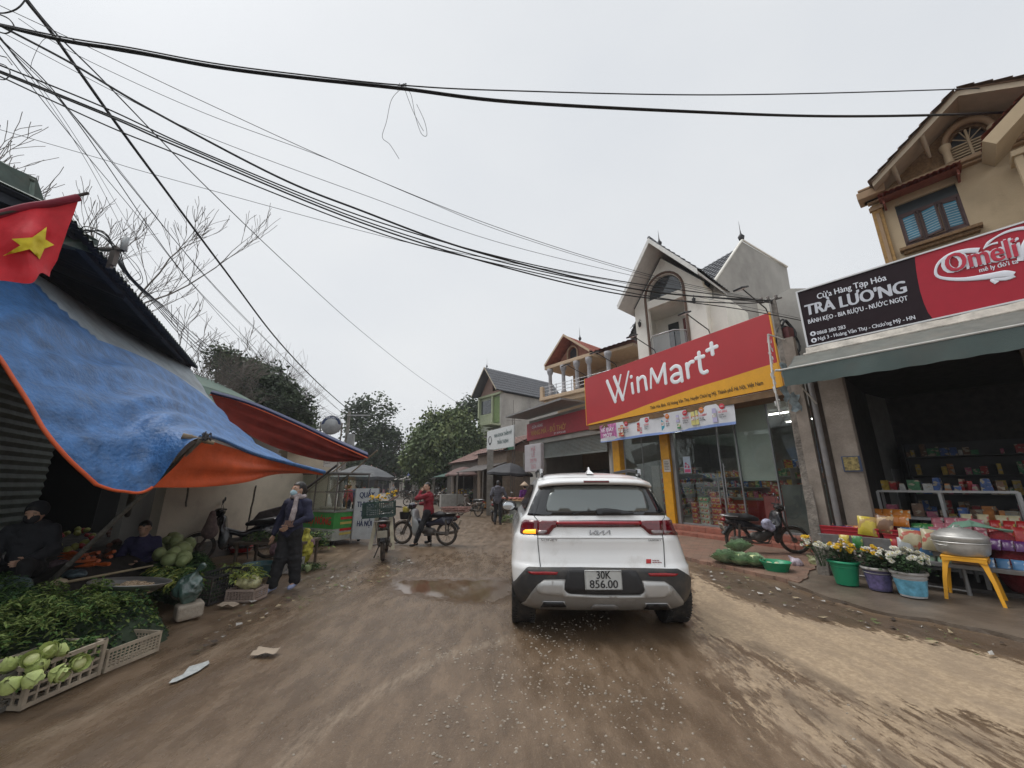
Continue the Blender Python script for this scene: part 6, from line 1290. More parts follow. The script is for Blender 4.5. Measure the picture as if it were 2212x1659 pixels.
# ================= motorbikes =================
mud_=M('muddy_tyre',(.03,.027,.025),.9,var=.3,scale=14,dirt=.75,dcol=(.12,.088,.062)); spk=M('spoke_steel',(.22,.20,.18),.5,metal=.6,dirt=.5); eng=M('engine_grey',(.12,.11,.10),.55,metal=.5,dirt=.6,dcol=(.11,.085,.06)); vin=M('seat_vinyl',(.02,.019,.02),.55,var=.2); mfl=M('muffler',(.16,.135,.11),.5,metal=.5,dirt=.6,dcol=(.15,.11,.08))
def bike_mats(c): return M('bike_paint_'+c[0],c[1],.25,var=.12,coat=.5,dirt=.35,dcol=(.16,.12,.09),scale=5)
def wheel(t,x,steer=0,r=.285,piv=None):
    e=bpy.data.objects.new('wheel',None); COL.objects.link(e); e.parent=t; e.location=(x,0,r); e.rotation_euler=(0,0,steer)
    T=Matrix.Rotation(math.pi/2,4,'X'); mb=MB(); n=36
    mb.grid([[((r-.033+.036*math.cos(q))*math.cos(a),.036*math.sin(q),(r-.033+.036*math.cos(q))*math.sin(a)) for q in [k*6.2832/10 for k in range(11)]] for a in [i*6.2832/n for i in range(n)]],0,True,closeu=True); mb.build('tyre',mud_,e)
    mb=MB(); mb.lathe([(r-.068,-.02),(r-.055,-.022),(r-.055,.022),(r-.068,.02),(r-.068,-.02)],36,0,T=T,caps=False); mb.lathe([(.001,-.05),(.05,-.05),(.055,0),(.05,.05),(.001,.05)],16,0,T=T)
    for i in range(18):
        a=i*6.283/18; b=a+(.5 if i%2 else -.5); s=.035 if i%4<2 else -.035; mb.tube([(.045*math.cos(b),s,.045*math.sin(b)),((r-.06)*math.cos(a),0,(r-.06)*math.sin(a))],.0028,4,0)
    mb.build('rim',spk,e); return e
def bike(lab,loc,head,col,shield=None,lean=0.,steer=0.,group=None,mirrors=True,basket=False,rack=False,plate='',small=False):
    t=thing('motorbike',lab,'motorbike',loc,head,group); t.rotation_mode='XYZ'; t.rotation_euler=(lean,0,head)
    pm=bike_mats(col); sm=bike_mats(shield) if shield else pm; WB=1.22; HX=WB-.02
    wheel(t,0); fx=WB+.0; wheel(t,fx,steer)
    hs=Vector((.96,0,.86)); ax=Vector((fx-.03,0,.285)) # steering axis
    def S(v): # rotate about the steering axis vertical at hs.x
        v=Vector(v); p=Vector((1.02,0,0)); q=v-p; q=Matrix.Rotation(steer,3,'Z')@q; return q+p
    wf=[c for c in t.children if c.location.x>1]; q=S((fx,0,.285)); wf[0].location=q
    mb=MB()
    for s in (-1,1): mb.tube([S((fx-.01,s*.062,.285)),S((1.06,s*.06,.60)),S((1.0,s*.03,.80))],[.02,.022,.02],8)
    mb.tube([S((1.0,0,.72)),S((.95,0,.93))],.025,8); mb.build('fork',eng,t)
    mb=MB(); A=[]
    for i in range(9):
        a=.15+2.0*i/8; A.append([S((fx+.315*math.cos(a+.25),.052*v,.285+.315*math.sin(a+.25)-.012*v*v)) for v in (-1,-.5,0,.5,1)])
    mb.grid(A,0,True); mb.build('front_fender',pm,t)
    mb=MB(); A=[]
    for i in range(9):
        a=.75+1.75*i/8; A.append([(.325*math.cos(a+.35),.06*v,.285+.33*math.sin(a+.35)-.015*v*v) for v in (-1,-.5,0,.5,1)])
    mb.grid(A,0,True); mb.tube([(-.2,0,.55),(-.33,0,.40)],.03,6,flat=(Vector((0,1,0)),2.0)); mb.build('rear_fender',black,t)
    # side covers and tail
    rs=.03 if small else .022
    sobj('body_cover',[('c',(-.22,0,.66),(.12,0,.62),.065,.085),('c',(.12,0,.62),(.5,0,.50),.085,.06),('c',(.5,0,.5),(.86,0,.60),.055,.06),('e',(.1,0,.55),(.24,.1,.07)),('c',(.86,0,.6),(.97,0,.82),.06,.06)],pm,t,res=rs,k=.05)
    sobj('leg_shield',[('c',(.84,-.13,.62),(.90,-.10,.84),.02,.02),('c',(.84,.13,.62),(.90,.10,.84),.02,.02),('c',(.9,-.1,.84),(.9,.1,.84),.02,.02),('e',(.87,0,.66),(.05,.20,.22)),('e',(.93,0,.78),(.07,.12,.12)),('e',(.80,.145,.42),(.10,.025,.2)),('e',(.80,-.145,.42),(.10,.025,.2)),('e',(.84,0,.55),(.035,.17,.12))],sm,t,res=rs,k=.05)
    sobj('seat',[('c',(-.16,0,.765),(.22,0,.745),.075,.08),('c',(.22,0,.745),(.46,0,.70),.08,.045),('e',(-.1,0,.775),(.14,.11,.04)),('e',(.2,0,.75),(.2,.12,.04))],vin,t,res=rs,k=.05)
    sobj('engine',[('e',(.5,0,.33),(.17,.11,.11)),('c',(.6,0,.35),(.76,0,.4),.07,.06),('e',(.42,-.1,.32),(.1,.04,.09)),('e',(.42,.1,.32),(.1,.04,.09))],eng,t,res=rs,k=.04)
    mb=MB(); mb.tube([(.70,-.06,.33),(.60,-.12,.24),(.35,-.14,.23),(.22,-.15,.25)],.017,8); mb.tube([(.25,-.15,.25),(.2,-.15,.26),(-.22,-.155,.33),(-.25,-.155,.335)],[.022,.042,.045,.028],12); mb.build('exhaust',mfl,t)
    mb=MB()
    for s in (-1,1): mb.tube([(0,s*.075,.285),(.42,s*.07,.32)],.022,6); mb.tube([(-.01,s*.085,.30),(.0,s*.095,.62)],[.022,.028],8)
    mb.build('swing_arm',eng,t)
    for s in (-1,1): mb=MB(); mb.tube([(.42,s*.06,.27),(.45,s*.26,.26)],.012,6); mb.tube([(.42,s*.26,.265),(.50,s*.26,.265)],.018,8); mb.build('foot_peg',black,t)
    mb=MB(); mb.tube([(.38,.1,.26),(.33,.2,.02)],.012,6); mb.build('side_stand',black,t); mb=MB(); mb.tube([(.45,-.12,.24),(.62,-.14,.22),(.66,-.14,.27)],.008,5); mb.build('brake_pedal',black,t)
    hp=[S((.90,-.33,.985)),S((.94,-.2,1.0)),S((.965,-.07,.955)),S((.965,.07,.955)),S((.94,.2,1.0)),S((.90,.33,.985))]
    mb=MB(); mb.tube(hp,.012,8); 
    for a,b in ((0,1),(5,4)): mb.tube([hp[a],hp[a].lerp(hp[b],.85)],.018,8)
    for s in (-1,1): mb.tube([S((.955,s*.20,.985)),S((1.0,s*.27,.97)),S((.985,s*.36,.965))],.006,5)
    mb.build('handlebar',black,t)
    V=sdf([('e',(.98,0,.955),(.1,.12,.085)),('e',(1.04,0,.94),(.05,.085,.075)),('c',(.95,-.12,.965),(.95,.12,.965),.035,.035)],rs*.8,.03); V0=np.array([S(v) for v in V[0]]); npmesh('headlight_cowl',V0,V[1],pm,t,smooth=True)
    mb=MB(); c=S((1.083,0,.935)); mb.sphere((0,0,0),.07,14,0,T=Matrix.Translation(c)@Matrix.Rotation(steer,4,'Z'),sc=(.2,1,.8)); mb.build('headlight',M('lamp_glass',(.55,.56,.55),.1,spec=.9),t)
    if mirrors:
        for s in (-1,1):
            mb=MB(); mb.tube([S((.94,s*.2,1.0)),S((.97,s*.25,1.10)),S((.95,s*.30,1.16))],.006,5); c=S((.95,s*.33,1.19)); T=Matrix.Translation(c)@Matrix.Rotation(steer,4,'Z'); mb.sphere((0,0,0),.058,14,0,T=T,sc=(.3,1.15,.8)); mb.sphere((-.012,0,0),.05,14,1,T=T,sc=(.15,1.1,.75)); mb.build('mirror',[black,M('mirror',(.55,.58,.6),.03,metal=1)],t)
    mb=MB(); mb.tube([(-.02,.1,.78),(-.22,.1,.79),(-.33,.05,.80),(-.33,-.05,.80),(-.22,-.1,.79),(-.02,-.1,.78)],.011,6); mb.build('grab_rail',steel,t)
    sobj('tail_lamp',[('e',(-.3,0,.70),(.05,.075,.04))],M('tail_red',(.2,.01,.012),.2),t,res=.015,k=.01)
    mb=MB(Matrix.Translation((-.345,0,.55))@Matrix.Rotation(-.35,4,'Y')); mb.b2((-.004,-.095,-.07),(.004,.095,.07)); po=mb.build('licence_plate',M('plate_muddy',(.45,.43,.36),.6,dirt=.4),t)
    if plate: text('plate_number',plate,.06,inkm,po,Matrix.Translation((-.345,0,.55))@Matrix.Rotation(-.35,4,'Y')@Matrix.Translation((-.007,0,-.005))@Matrix.Rotation(-math.pi/2,4,'Z')@Matrix.Rotation(math.pi/2,4,'X'),bold=.02)
    if rack:
        mb=MB()
        for y in (-.14,-.05,.05,.14): mb.tube([(-.45,y,.80),(.02,y,.80)],.008,5)
        for x in (-.45,-.2,.02): mb.tube([(x,-.16,.80),(x,.16,.80)],.008,5)
        for s in (-1,1): mb.tube([(-.3,s*.14,.80),(0,s*.1,.30)],.009,5)
        mb.build('luggage_rack',spk,t)
    if basket:
        mb=MB(); A=[]
        for z,r_ in ((.62,.13),(.70,.15),(.80,.165)):
            A.append([(1.17+r_*math.cos(a)*.9,r_*1.1*math.sin(a),z) for a in [i*6.283/18 for i in range(19)]])
        mb.grid(A,0,True); mb.ngon([(1.17+.12*math.cos(a),.14*math.sin(a),.62) for a in [i*6.283/18 for i in range(18)]]); mb.build('front_basket',black,t)
    return t
def clone(t,loc,head,label,group=None):
    r=t.copy(); COL.objects.link(r); r.location=loc; r.rotation_euler=(t.rotation_euler[0],0,head); r['label']=label
    if group: r['group']=group
    for ch in list(t.children):
        c=ch.copy(); COL.objects.link(c); c.parent=r
        for g in ch.children: d=g.copy(); COL.objects.link(d); d.parent=c
    return r
def gb(px,py,z=0.): return G(px,py,z)
BR=bike('muddy black motorbike parked on the brick plaza, front wheel to the right',Vector((4.98,9.1,.06)),R(1),('black',(.018,.018,.022)),lean=R(7),steer=R(-28),plate='29V5\n38219')
V_,F_=sdf([('e',(5.62,8.98,.66),(.12,.09,.11)),('e',(5.7,8.96,.58),(.1,.08,.08))],.02,.03); V_=V_+np.array([[noise.noise(Vector(v)*18)*.02]*3 for v in V_]); npmesh('plastic_bag',V_,F_,M('bag_lilac',(.42,.42,.55),.35,var=.5,scale=20,bump=.7),None,smooth=True,label='lilac and white bag stuffed on the black motorbike footwell',cat='bag')
cubp=Vector((-1.68,10.52,0)); BC=bike('old grey motorbike with wicker tray and front basket under the woman in red',cubp,R(169),('dark_blue',(.03,.03,.045)),shield=('pale_grey',(.36,.37,.37)),lean=0,steer=R(0),mirrors=False,basket=True,rack=True)
cabbage(Matrix.Translation(Vector((-2.82,10.74,.74))),.12,'yellow green cabbage in the front basket of the grey motorbike',[M('melon_yellow',(.55,.45,.09),.6,var=.3,scale=14)]*2,name='cabbage',n=7,open_=.1)
mb=MB(Matrix.Translation(cubp)@Matrix.Rotation(R(169),4,'Z')@Matrix.Translation((-.22,0,.83))); random.seed(3)
for i in range(26):
    a=random.uniform(0,3.1); x=random.uniform(-.1,.1); mb.tube([(x-.3*math.cos(a),-.22*math.sin(a),random.uniform(.0,.1)),(x,0,random.uniform(.02,.1)),(x+.3*math.cos(a),.22*math.sin(a),random.uniform(.0,.12))],.006,4)
for z,s in ((0,.9),(.05,1),(.1,1.08)): mb.tube([(x*s,y*s,z) for x,y in ((-.34,-.22),(.3,-.22),(.3,.22),(-.34,.22))],.012,5,closed=True)
for i in range(11):
    for s in (-1,1): mb.tube([(-.3+i*.06,s*.2,0),(-.32+i*.064,s*.24,.11)],.006,4)
tag(mb.build('wicker_tray',M('wicker_pink',(.22,.12,.10),.8,var=.4,scale=20),None),'flat reddish wicker tray tied behind the seat of the grey motorbike','basket')
bkp=G(823,1214); BB=bike('worn motorbike seen from behind carrying a green plastic crate',bkp+Vector((0,.1,0)),R(104),('faded_black',(.04,.038,.036)),lean=R(-3),rack=True,mirrors=False)
grn=M('crate_green',(.02,.055,.045),.5,var=.15,dirt=.2)
def crate(T,w,d,h,mat,lab,group=None,n=9,rows=5,t=.012,name='plastic_crate',cat='crate'):
    mb=MB(T); rim=.028
    for (a,b) in (((-w/2,-d/2),(w/2,-d/2)),((w/2,-d/2),(w/2,d/2)),((w/2,d/2),(-w/2,d/2)),((-w/2,d/2),(-w/2,-d/2))):
        A=Vector((*a,0)); B=Vector((*b,0)); L=(B-A).length; u=(B-A)/L; an=math.atan2(u.y,u.x); m=(A+B)/2; nb=max(3,int(n*L/w))
        mb.box((m.x,m.y,h-rim/2),(L+t,t*1.6,rim),rot=an); mb.box((m.x,m.y,rim/2),(L+t,t*1.4,rim),rot=an)
        for k in range(1,rows): mb.box((m.x,m.y,rim+(h-2*rim)*k/rows),(L,t*.7,(h-2*rim)/rows*.34),rot=an)
        for k in range(nb+1): 
            p=A+u*(L*k/nb); mb.box((p.x,p.y,h/2),(t*(2.2 if k in (0,nb) else .9),t*(1.8 if k in (0,nb) else 1.1),h),rot=an)
    for k in range(n+1): mb.box((-w/2+w*k/n,0,.008),(t*1.2,d,.01))
    for k in range(5): mb.box((0,-d/2+d*k/4,.004),(w,t*1.2,.008))
    return tag(mb.build(name,mat,None),lab,cat,group)
Tb=Matrix.Translation(bkp+Vector((-.10,-.02,.86)))@Matrix.Rotation(R(12),4,'Z')@Matrix.Rotation(R(-4),4,'Y')
crate(Tb,.60,.42,.30,grn,'dark green plastic crate on the back of the worn motorbike',n=16,rows=7,t=.009)
for s,dx in ((-1,-.19),(1,.2)):
    mb=MB(Matrix.Translation(bkp+Vector((dx+.0,-.06,.50)))@Matrix.Rotation(R(14)*1,4,'Z')@Matrix.Rotation(R(8)*s*-1,4,'Y')); mb.b2((-.035,-.03,-.26),(.035,.03,.36)); mb.build('side_board',M('cream_board',(.52,.48,.36),.7,dirt=.4),BB,world=True)
# flowers and chopsticks in that crate
bouquet(bkp+Vector((-.18,.0,0)),1.12,.16,.14,(('y',14),),'yellow flowers in the green crate on the motorbike',8,nleaf=60)
bouquet(bkp+Vector((-.05,.55,0)),1.2,.12,.16,(('y',8),),'small bunch of yellow flowers standing beyond the green crate',9,nleaf=50)
mb=MB(); mb.tube([bkp+Vector((.0,.0,1.1)),bkp+Vector((.22,.15,1.28))],.018,6); mb.tube([bkp+Vector((-.05,.02,1.1)),bkp+Vector((.12,.1,1.24))],.012,6); tag(mb.build('wooden_stick',M('stick_brown',(.12,.07,.06),.7),None),'brown sticks poking out of the green crate','stick')
BL=bike('dark motorbike leaning by the beige wall under the tarpaulin, bag on its handlebar',Vector((-5.15,8.75,0)),R(206),('navy_black',(.012,.012,.016)),lean=R(6),steer=R(12))
V_,F_=sdf([('c',(-6.03,8.15,.95),(-6.0,8.12,.62),.05,.13),('e',(-5.98,8.1,.6),(.15,.1,.14))],.025,.04); npmesh('cloth_bag',V_,F_,M('bag_rose',(.16,.11,.10),.8,var=.4,scale=14,bump=.4),None,smooth=True,label='brownish rose bag hanging on the dark motorbike handlebar',cat='bag')
mb=MB(); 
for i in range(7): mb.box((-5.05+i*.02,8.5-i*.01,.86+i*.028),(.62,.35,.02),0,rot=Matrix.Rotation(.5,4,'Z')@Matrix.Rotation(-.16-.02*i,4,'Y'))
tag(mb.build('folded_sacks',M('sack_dark',(.06,.045,.045),.8,var=.5,scale=10),None),'dark folded sacks piled on the seat of the leaning motorbike','sacks')
# middle distance bikes at the right
B3=bike('brown motorbike parked beside the man in the grey jacket, plate towards us',G(1066,1128)+Vector((0,.2,0)),R(70),('brown',(.10,.075,.06)),lean=R(6),plate='29X1\n0478',small=True)
B4=clone(B3,G(1030,1118)+Vector((0,.5,0)),R(140),'brown motorbike turned left, left of the one with the white plate')
# far bikes parked along the street
far=[(925,1098,60),(940,1090,75),(915,1092,200),(893,1078,10),(880,1075,20),(868,1073,350),(903,1083,120),(955,1082,80)]
lbs=['dark motorbike directly behind the woman in red','dark motorbike under the bamboo tree, nearest the trunk','dark motorbike left of the woman in red\'s head','far motorbike before the blue painted shop','far motorbike left of the blue painted shop door','far motorbike farthest down the street on the right','far motorbike half hidden beyond the dark ones','motorbike parked right of the woman in red\'s shoulder']
for (px,py,a),lb in zip(far,lbs): clone(B3 if a!=10 else BB,G(px,py),R(a),lb,'motorbikes parked far down the street')
# ================= people =================
skin=M('skin',(.50,.31,.22),.55,var=.06,sss=.1); hairm=M('black_hair',(.012,.010,.009),.45,var=.2,scale=60)
def hand(base,dirv,side,curl=.35,s=1.0):
    """palm + four fingers + thumb; base wrist, dirv pointing to the fingers, side = thumb side vector"""
    b=Vector(base); d=Vector(dirv).normalized(); sd=Vector(side); sd=(sd-d*sd.dot(d)).normalized(); up=d.cross(sd).normalized(); P=[]
    for k in (-1,-.3,.4,1): P.append(('c',b+sd*.006*k,b+d*.075*s+sd*.026*k*s,.014*s,.012*s))
    for k,l in ((1.0,.062),(.38,.072),(-.28,.068),(-.95,.052)):
        a=b+d*.08*s+sd*.027*k*s; m=a+(d+up*curl*.5).normalized()*l*.5*s; e=m+(d+up*curl*1.6).normalized()*l*.5*s; P+= [('c',a,m,.0092*s,.0085*s),('c',m,e,.0085*s,.007*s)]
    a=b+d*.022*s+sd*.026*s; m=a+(d*.7+sd*.8).normalized()*.035*s; e=m+(d+sd*.25+up*curl*.6).normalized()*.032*s; P+=[('c',a,m,.012*s,.010*s),('c',m,e,.010*s,.008*s)]
    return sdf(P,.006*s,.006)
def person(lab,loc,head,J,top,pants,shoe,rt=.02,hood=False,puffy=1.0,sleeve=1.0,hair='bun',face=None,wide=1.0,seated=False,mask=False,group=None,belly=.0):
    """J: joints in local metres, x forward, y left, z up. face: direction the head looks"""
    t=thing('person',lab,'person',loc,head,group); g=lambda k: Vector(J[k]); P=[]
    hd=g('head'); f=Vector(face or (1,0,0)).normalized(); sd=Vector((0,0,1)).cross(f).normalized(); up=f.cross(sd).normalized(); Rm=[[f.x,sd.x,up.x],[f.y,sd.y,up.y],[f.z,sd.z,up.z]]
    def h(a,b,c): return hd+f*a+sd*b+up*c
    ch=(g('shl')+g('shr'))/2; hp=(g('hil')+g('hir'))/2
    P+=[('e',hd,(.088,.072,.098),Rm),('e',h(.03,0,-.055),(.052,.05,.05),Rm),('c',h(.085,0,-.005),h(.1,0,-.028),.009,.013),('e',h(.068,0,-.062),(.022,.03,.012),Rm),('e',h(.055,0,.02),(.03,.055,.02),Rm),('e',h(-.005,.074,-.012),(.016,.010,.028),Rm),('e',h(-.005,-.074,-.012),(.016,.010,.028),Rm)]
    P+=[('c',ch+Vector((0,0,.02)),h(-.02,0,-.06),.05,.045),('c',ch,hp,.10,.11),('c',g('shl'),g('shr'),.05,.05),('c',g('hil'),g('hir'),.07,.07)]
    for s in 'lr':
        P+=[('c',g('sh'+s),g('el'+s),.045,.036),('c',g('el'+s),g('ha'+s),.035,.023),('c',g('hi'+s),g('kn'+s),.075,.05),('c',g('kn'+s),g('an'+s),.048,.033),('c',g('an'+s)+Vector((-.02,0,-.02)),g('an'+s)+g('toe'+s)*.8+Vector((0,0,-.03)),.032,.026)]
    ex=[]
    for s in 'lr':
        d=g('ha'+s)-g('el'+s)
        if ('hd'+s) in J: d=Vector(J['hd'+s])
        ex.append(hand(g('ha'+s),d,J.get('th'+s,(1,0,.2)),curl=J.get('cu'+s,.5)))
    sobj('body',P,skin,t,res=rt*.8,k=.03,extra=ex)
    # eyes, brows, mouth
    mb=MB()
    for s in (-1,1):
        mb.sphere(h(.078,s*.031,.005),.011,8,0,sc=(.6,1,.6)); mb.sphere(h(.084,s*.031,.005),.006,8,1); mb.tube([h(.083,s*.014,.026),h(.082,s*.032,.031),h(.074,s*.05,.026)],.004,5,1)
    mb.tube([h(.084,-.02,-.052),h(.09,0,-.05),h(.084,.02,-.052)],.005,5,2); mb.build('face_features',[M('eye_white',(.6,.58,.55),.3),M('eye_dark',(.01,.008,.008),.3),M('lips',(.35,.12,.1),.5)],t)
    H=[('e',h(-.012,0,.03),(.098,.083,.09),Rm),('e',h(-.05,0,-.01),(.06,.078,.085),Rm)]
    if hair=='bun': H+=[('e',h(-.105,0,-.03),(.04,.045,.045),Rm)]
    elif hair=='long': H+=[('c',h(-.07,0,0),h(-.085,0,-.14),.06,.045)]
    cut=lambda c: 0
    V,F=sdf(H,rt*.7,.02); rel=V-np.array(hd); fx=rel@np.array(f); uz=rel@np.array(up); keep=~((fx>.035)&(uz<.058))&~((fx>.0)&(uz<-.01)); kf=keep[F].all(1); npmesh('hair',V,F[kf],hairm,t,smooth=True)
    pf=puffy
    TP=[('c',ch+Vector((0,0,-.03)),hp+Vector((0,0,.02)),.125*pf,.13*pf+belly),('c',g('shl')*1.0,g('shr'),.062*pf,.062*pf),('c',hp+Vector((0,.05,.03)),hp+Vector((0,-.05,.03)),.12*pf,.12*pf),('c',(g('shl')+ch)/2+Vector((0,0,-.1)),(g('shr')+ch)/2+Vector((0,0,-.1)),.10*pf,.10*pf)]
    for s in 'lr':
        e=g('el'+s)+(g('ha'+s)-g('el'+s))*.93*sleeve if sleeve>.5 else g('el'+s)
        TP+=[('c',g('sh'+s),g('el'+s),.062*pf,.054*pf),('c',g('el'+s),e,.053*pf,.043*pf)]
    if hood: TP+=[('e',ch+Vector((-.09,0,.05)),(.07,.12,.08)),('c',ch+Vector((0,.06,.06)),ch+Vector((0,-.06,.06)),.06,.06)]
    else: TP+=[('c',ch+Vector((0,0,0)),ch+Vector((0,0,.07)),.07,.055)]
    sobj('jacket',TP,top,t,res=rt*.85,k=.035,wr=.013)
    QP=[('c',g('hil'),g('hir'),.105,.105),('c',hp+Vector((0,0,.06)),hp,.11,.115)]
    for s in 'lr':
        QP+=[('c',g('hi'+s),g('kn'+s),.095,.07*wide),('c',g('kn'+s),g('an'+s)+Vector((0,0,.03)),.07*wide,.058*wide)]
    sobj('trousers',QP,pants,t,res=rt*.85,k=.03,wr=.012)
    for s in 'lr':
        a=g('an'+s); to=g('toe'+s); sobj('shoe',[('c',a+Vector((0,0,-.03))-to*.25,a+to*.95+Vector((0,0,-.042)),.036,.033),('e',a+to*.55+Vector((0,0,-.045)),(.05,.04,.028))],shoe,t,res=.014,k=.02)
    return t,h,ch,hp
def sc_(J,k): return {a:(tuple(x*k for x in v) if isinstance(v,tuple) and a[:2] not in('hd','th') else v) for a,v in J.items()}
def M2(n,c,**k): return M(n,c,.85,var=.2,scale=9,bump=.5,bscale=26,**k)
black_tr=M2('black_trousers',(.012,.012,.014)); 
# masked woman; local frame x toward us-left, y = her left (image right)
J=dict(head=(.02,.075,1.43),shl=(0,.245,1.23),shr=(0,-.10,1.22),ell=(.02,.33,1.02),elr=(-.02,-.22,.99),hal=(.16,.12,.90),har=(.02,-.27,.76),hdl=(.3,-.8,-.5),hdr=(.1,-.1,-1),thl=(.4,.2,.9),thr=(1,.2,0),cul=.5,cur=.35,
  hil=(0,.10,.80),hir=(0,-.06,.80),knl=(-.06,.09,.44),knr=(.05,-.055,.43),anl=(-.12,.10,.09),anr=(.10,-.09,.07),toel=(.13,.03,-.01),toer=(.13,-.05,-.02))
wp=G(609,1274); PW,h,ch,hp=person('woman in navy jacket, blue face mask and fringed scarf walking past the stall',wp,R(-104),J,M2('navy_jacket',(.022,.024,.055)),black_tr,M('blue_shoe',(.28,.32,.48),.6),rt=.016,puffy=1.0,wide=1.35,face=(1,-.38,.02))
sobj('face_mask',[('e',h(.062,0,-.048),(.045,.062,.052)),('c',h(.07,.0,-.02),h(.085,0,-.06),.03,.03)],M('mask_blue',(.40,.58,.66),.8,var=.05),PW,res=.01,k=.02)
mb=MB(); 
for s in (-1,1): mb.tube([h(.05,s*.06,-.02),h(.0,s*.077,.0)],.0025,4)
mb.build('mask_strap',M('mask_blue',(.40,.58,.66),.8),PW)
scf=M('scarf_check',(.36,.31,.31),.9,var=.45,scale=16,bump=.6,bscale=70); c0=ch+Vector((0,0,.10))
sobj('scarf',[('c',c0+Vector((.075*math.cos(a)+.01,.082*math.sin(a),.012*math.sin(a*3))),c0+Vector((.075*math.cos(a+.7)+.01,.10*math.sin(a+.7),.012*math.sin(a*3+2))),.032,.032) for a in [i*.698 for i in range(9)]]+[('c',c0+Vector((.10,.06,-.02)),c0+Vector((.15,.09,-.2)),.03,.036),('c',c0+Vector((.15,.09,-.2)),c0+Vector((.165,.08,-.32)),.036,.042)],scf,PW,res=.014,k=.02)
mb=MB(); random.seed(2)
for i in range(26): a=c0+Vector((.17+random.uniform(-.03,.05),.06+random.uniform(-.06,.06),-.34)); mb.tube([a,a+Vector((random.uniform(-.02,.02),random.uniform(-.03,.03),-.09))],.004,4)
mb.build('scarf_fringe',M('fringe',(.28,.17,.13),.9,var=.3),PW)
# woman in red on the grey motorbike (local: x = forward, left side to us)
J=dict(head=(-.02,.04,1.45),shl=(-.06,.16,1.22),shr=(-.06,-.14,1.23),ell=(.16,.24,1.15),elr=(.10,-.24,1.02),hal=(.10,.13,1.33),har=(.30,-.28,1.00),hdl=(-.3,-.35,.6),hdr=(1,.1,-.2),thl=(0,-.3,1),thr=(0,1,.2),cul=.7,cur=1.4,
  hil=(-.08,.09,.80),hir=(-.08,-.09,.80),knl=(.02,.20,.44),knr=(.0,-.21,.44),anl=(.12,.26,.08),anr=(-.04,-.26,.09),toel=(.13,.02,-.02),toer=(.13,-.02,-.02))
rp=Matrix.Translation(cubp)@Matrix.Rotation(R(169),4,'Z')@Vector((.60,0,0))
PR,h,ch,hp=person('woman in dark red sweater astride the grey motorbike, hand at her mouth',rp,R(169),J,M2('red_sweater',(.20,.012,.022)),black_tr,M('black_shoe',(.015,.015,.015),.5),rt=.018,face=(.45,1,.0),hair='bun')
# man in grey padded jacket seen from behind
J=dict(head=(.06,0,1.55),shl=(.0,.19,1.34),shr=(.0,-.19,1.34),ell=(-.02,.27,1.10),elr=(.04,-.30,1.10),hal=(.14,.30,.94),har=(.2,-.34,1.0),hdl=(1,0,-.3),hdr=(1,0,0),thl=(0,-1,.2),thr=(0,1,.2),cul=1.0,cur=1.2,
  hil=(0,.10,.88),hir=(0,-.10,.88),knl=(.10,.10,.48),knr=(-.02,-.10,.47),anl=(-.06,.10,.10),anr=(-.06,-.11,.08),toel=(.14,.01,-.06),toer=(.14,-.01,-.02))
gp__=G(1075,1133); PG,h,ch,hp=person('man in grey hooded padded jacket and dark trousers seen from behind',gp__,R(82),J,M2('grey_padded',(.10,.10,.12)),M2('dark_trousers',(.02,.02,.022)),M('sandal',(.03,.02,.02),.6),rt=.02,hood=True,puffy=1.12,hair='short',face=(1,.1,-.15))
mb=MB(); 
for z in (1.28,1.2,1.12,1.04,.96): mb.tube([(.0+.15*math.cos(a),.175*math.sin(a),z) for a in [i*6.283/20 for i in range(20)]],.012,5,closed=True)
mb.build('quilt_seams',M2('grey_padded',(.10,.10,.12)),PG)
# person in purple with conical hat
J=dict(head=(.02,0,1.42),shl=(.0,.17,1.20),shr=(.0,-.17,1.20),ell=(-.02,.23,.97),elr=(-.02,-.23,.97),hal=(.10,.10,.90),har=(.02,-.25,.76),hdl=(.3,-1,0),hdr=(.2,0,-1),thl=(0,0,1),thr=(1,.3,0),
  hil=(0,.09,.78),hir=(0,-.09,.78),knl=(.02,.10,.43),knr=(.0,-.10,.43),anl=(0,.11,.08),anr=(0,-.11,.08),toel=(.12,.01,-.02),toer=(.12,-.01,-.02))
pp_=G(1134,1122); PP_,h,ch,hp=person('person in purple jacket and conical straw hat standing by the market counter',pp_,R(110),J,M2('purple_jacket',(.11,.02,.16)),black_tr,M('black_shoe',(.015,.015,.015),.5),rt=.022,face=(1,0,-.1))
def nonla(parent,c,tilt=0):
    mb=MB(Matrix.Translation(c)@Matrix.Rotation(tilt,4,'Y')); mb.lathe([(.225,-.02),(.15,.055),(.07,.125),(.001,.175)],28,0); mb.lathe([(.22,-.025),(.14,.05),(.001,.168)],28,0); return mb.build('conical_hat',M('palm_leaf_hat',(.50,.38,.27),.75,var=.15,scale=20),parent)
nonla(PP_,h(0,0,.05))
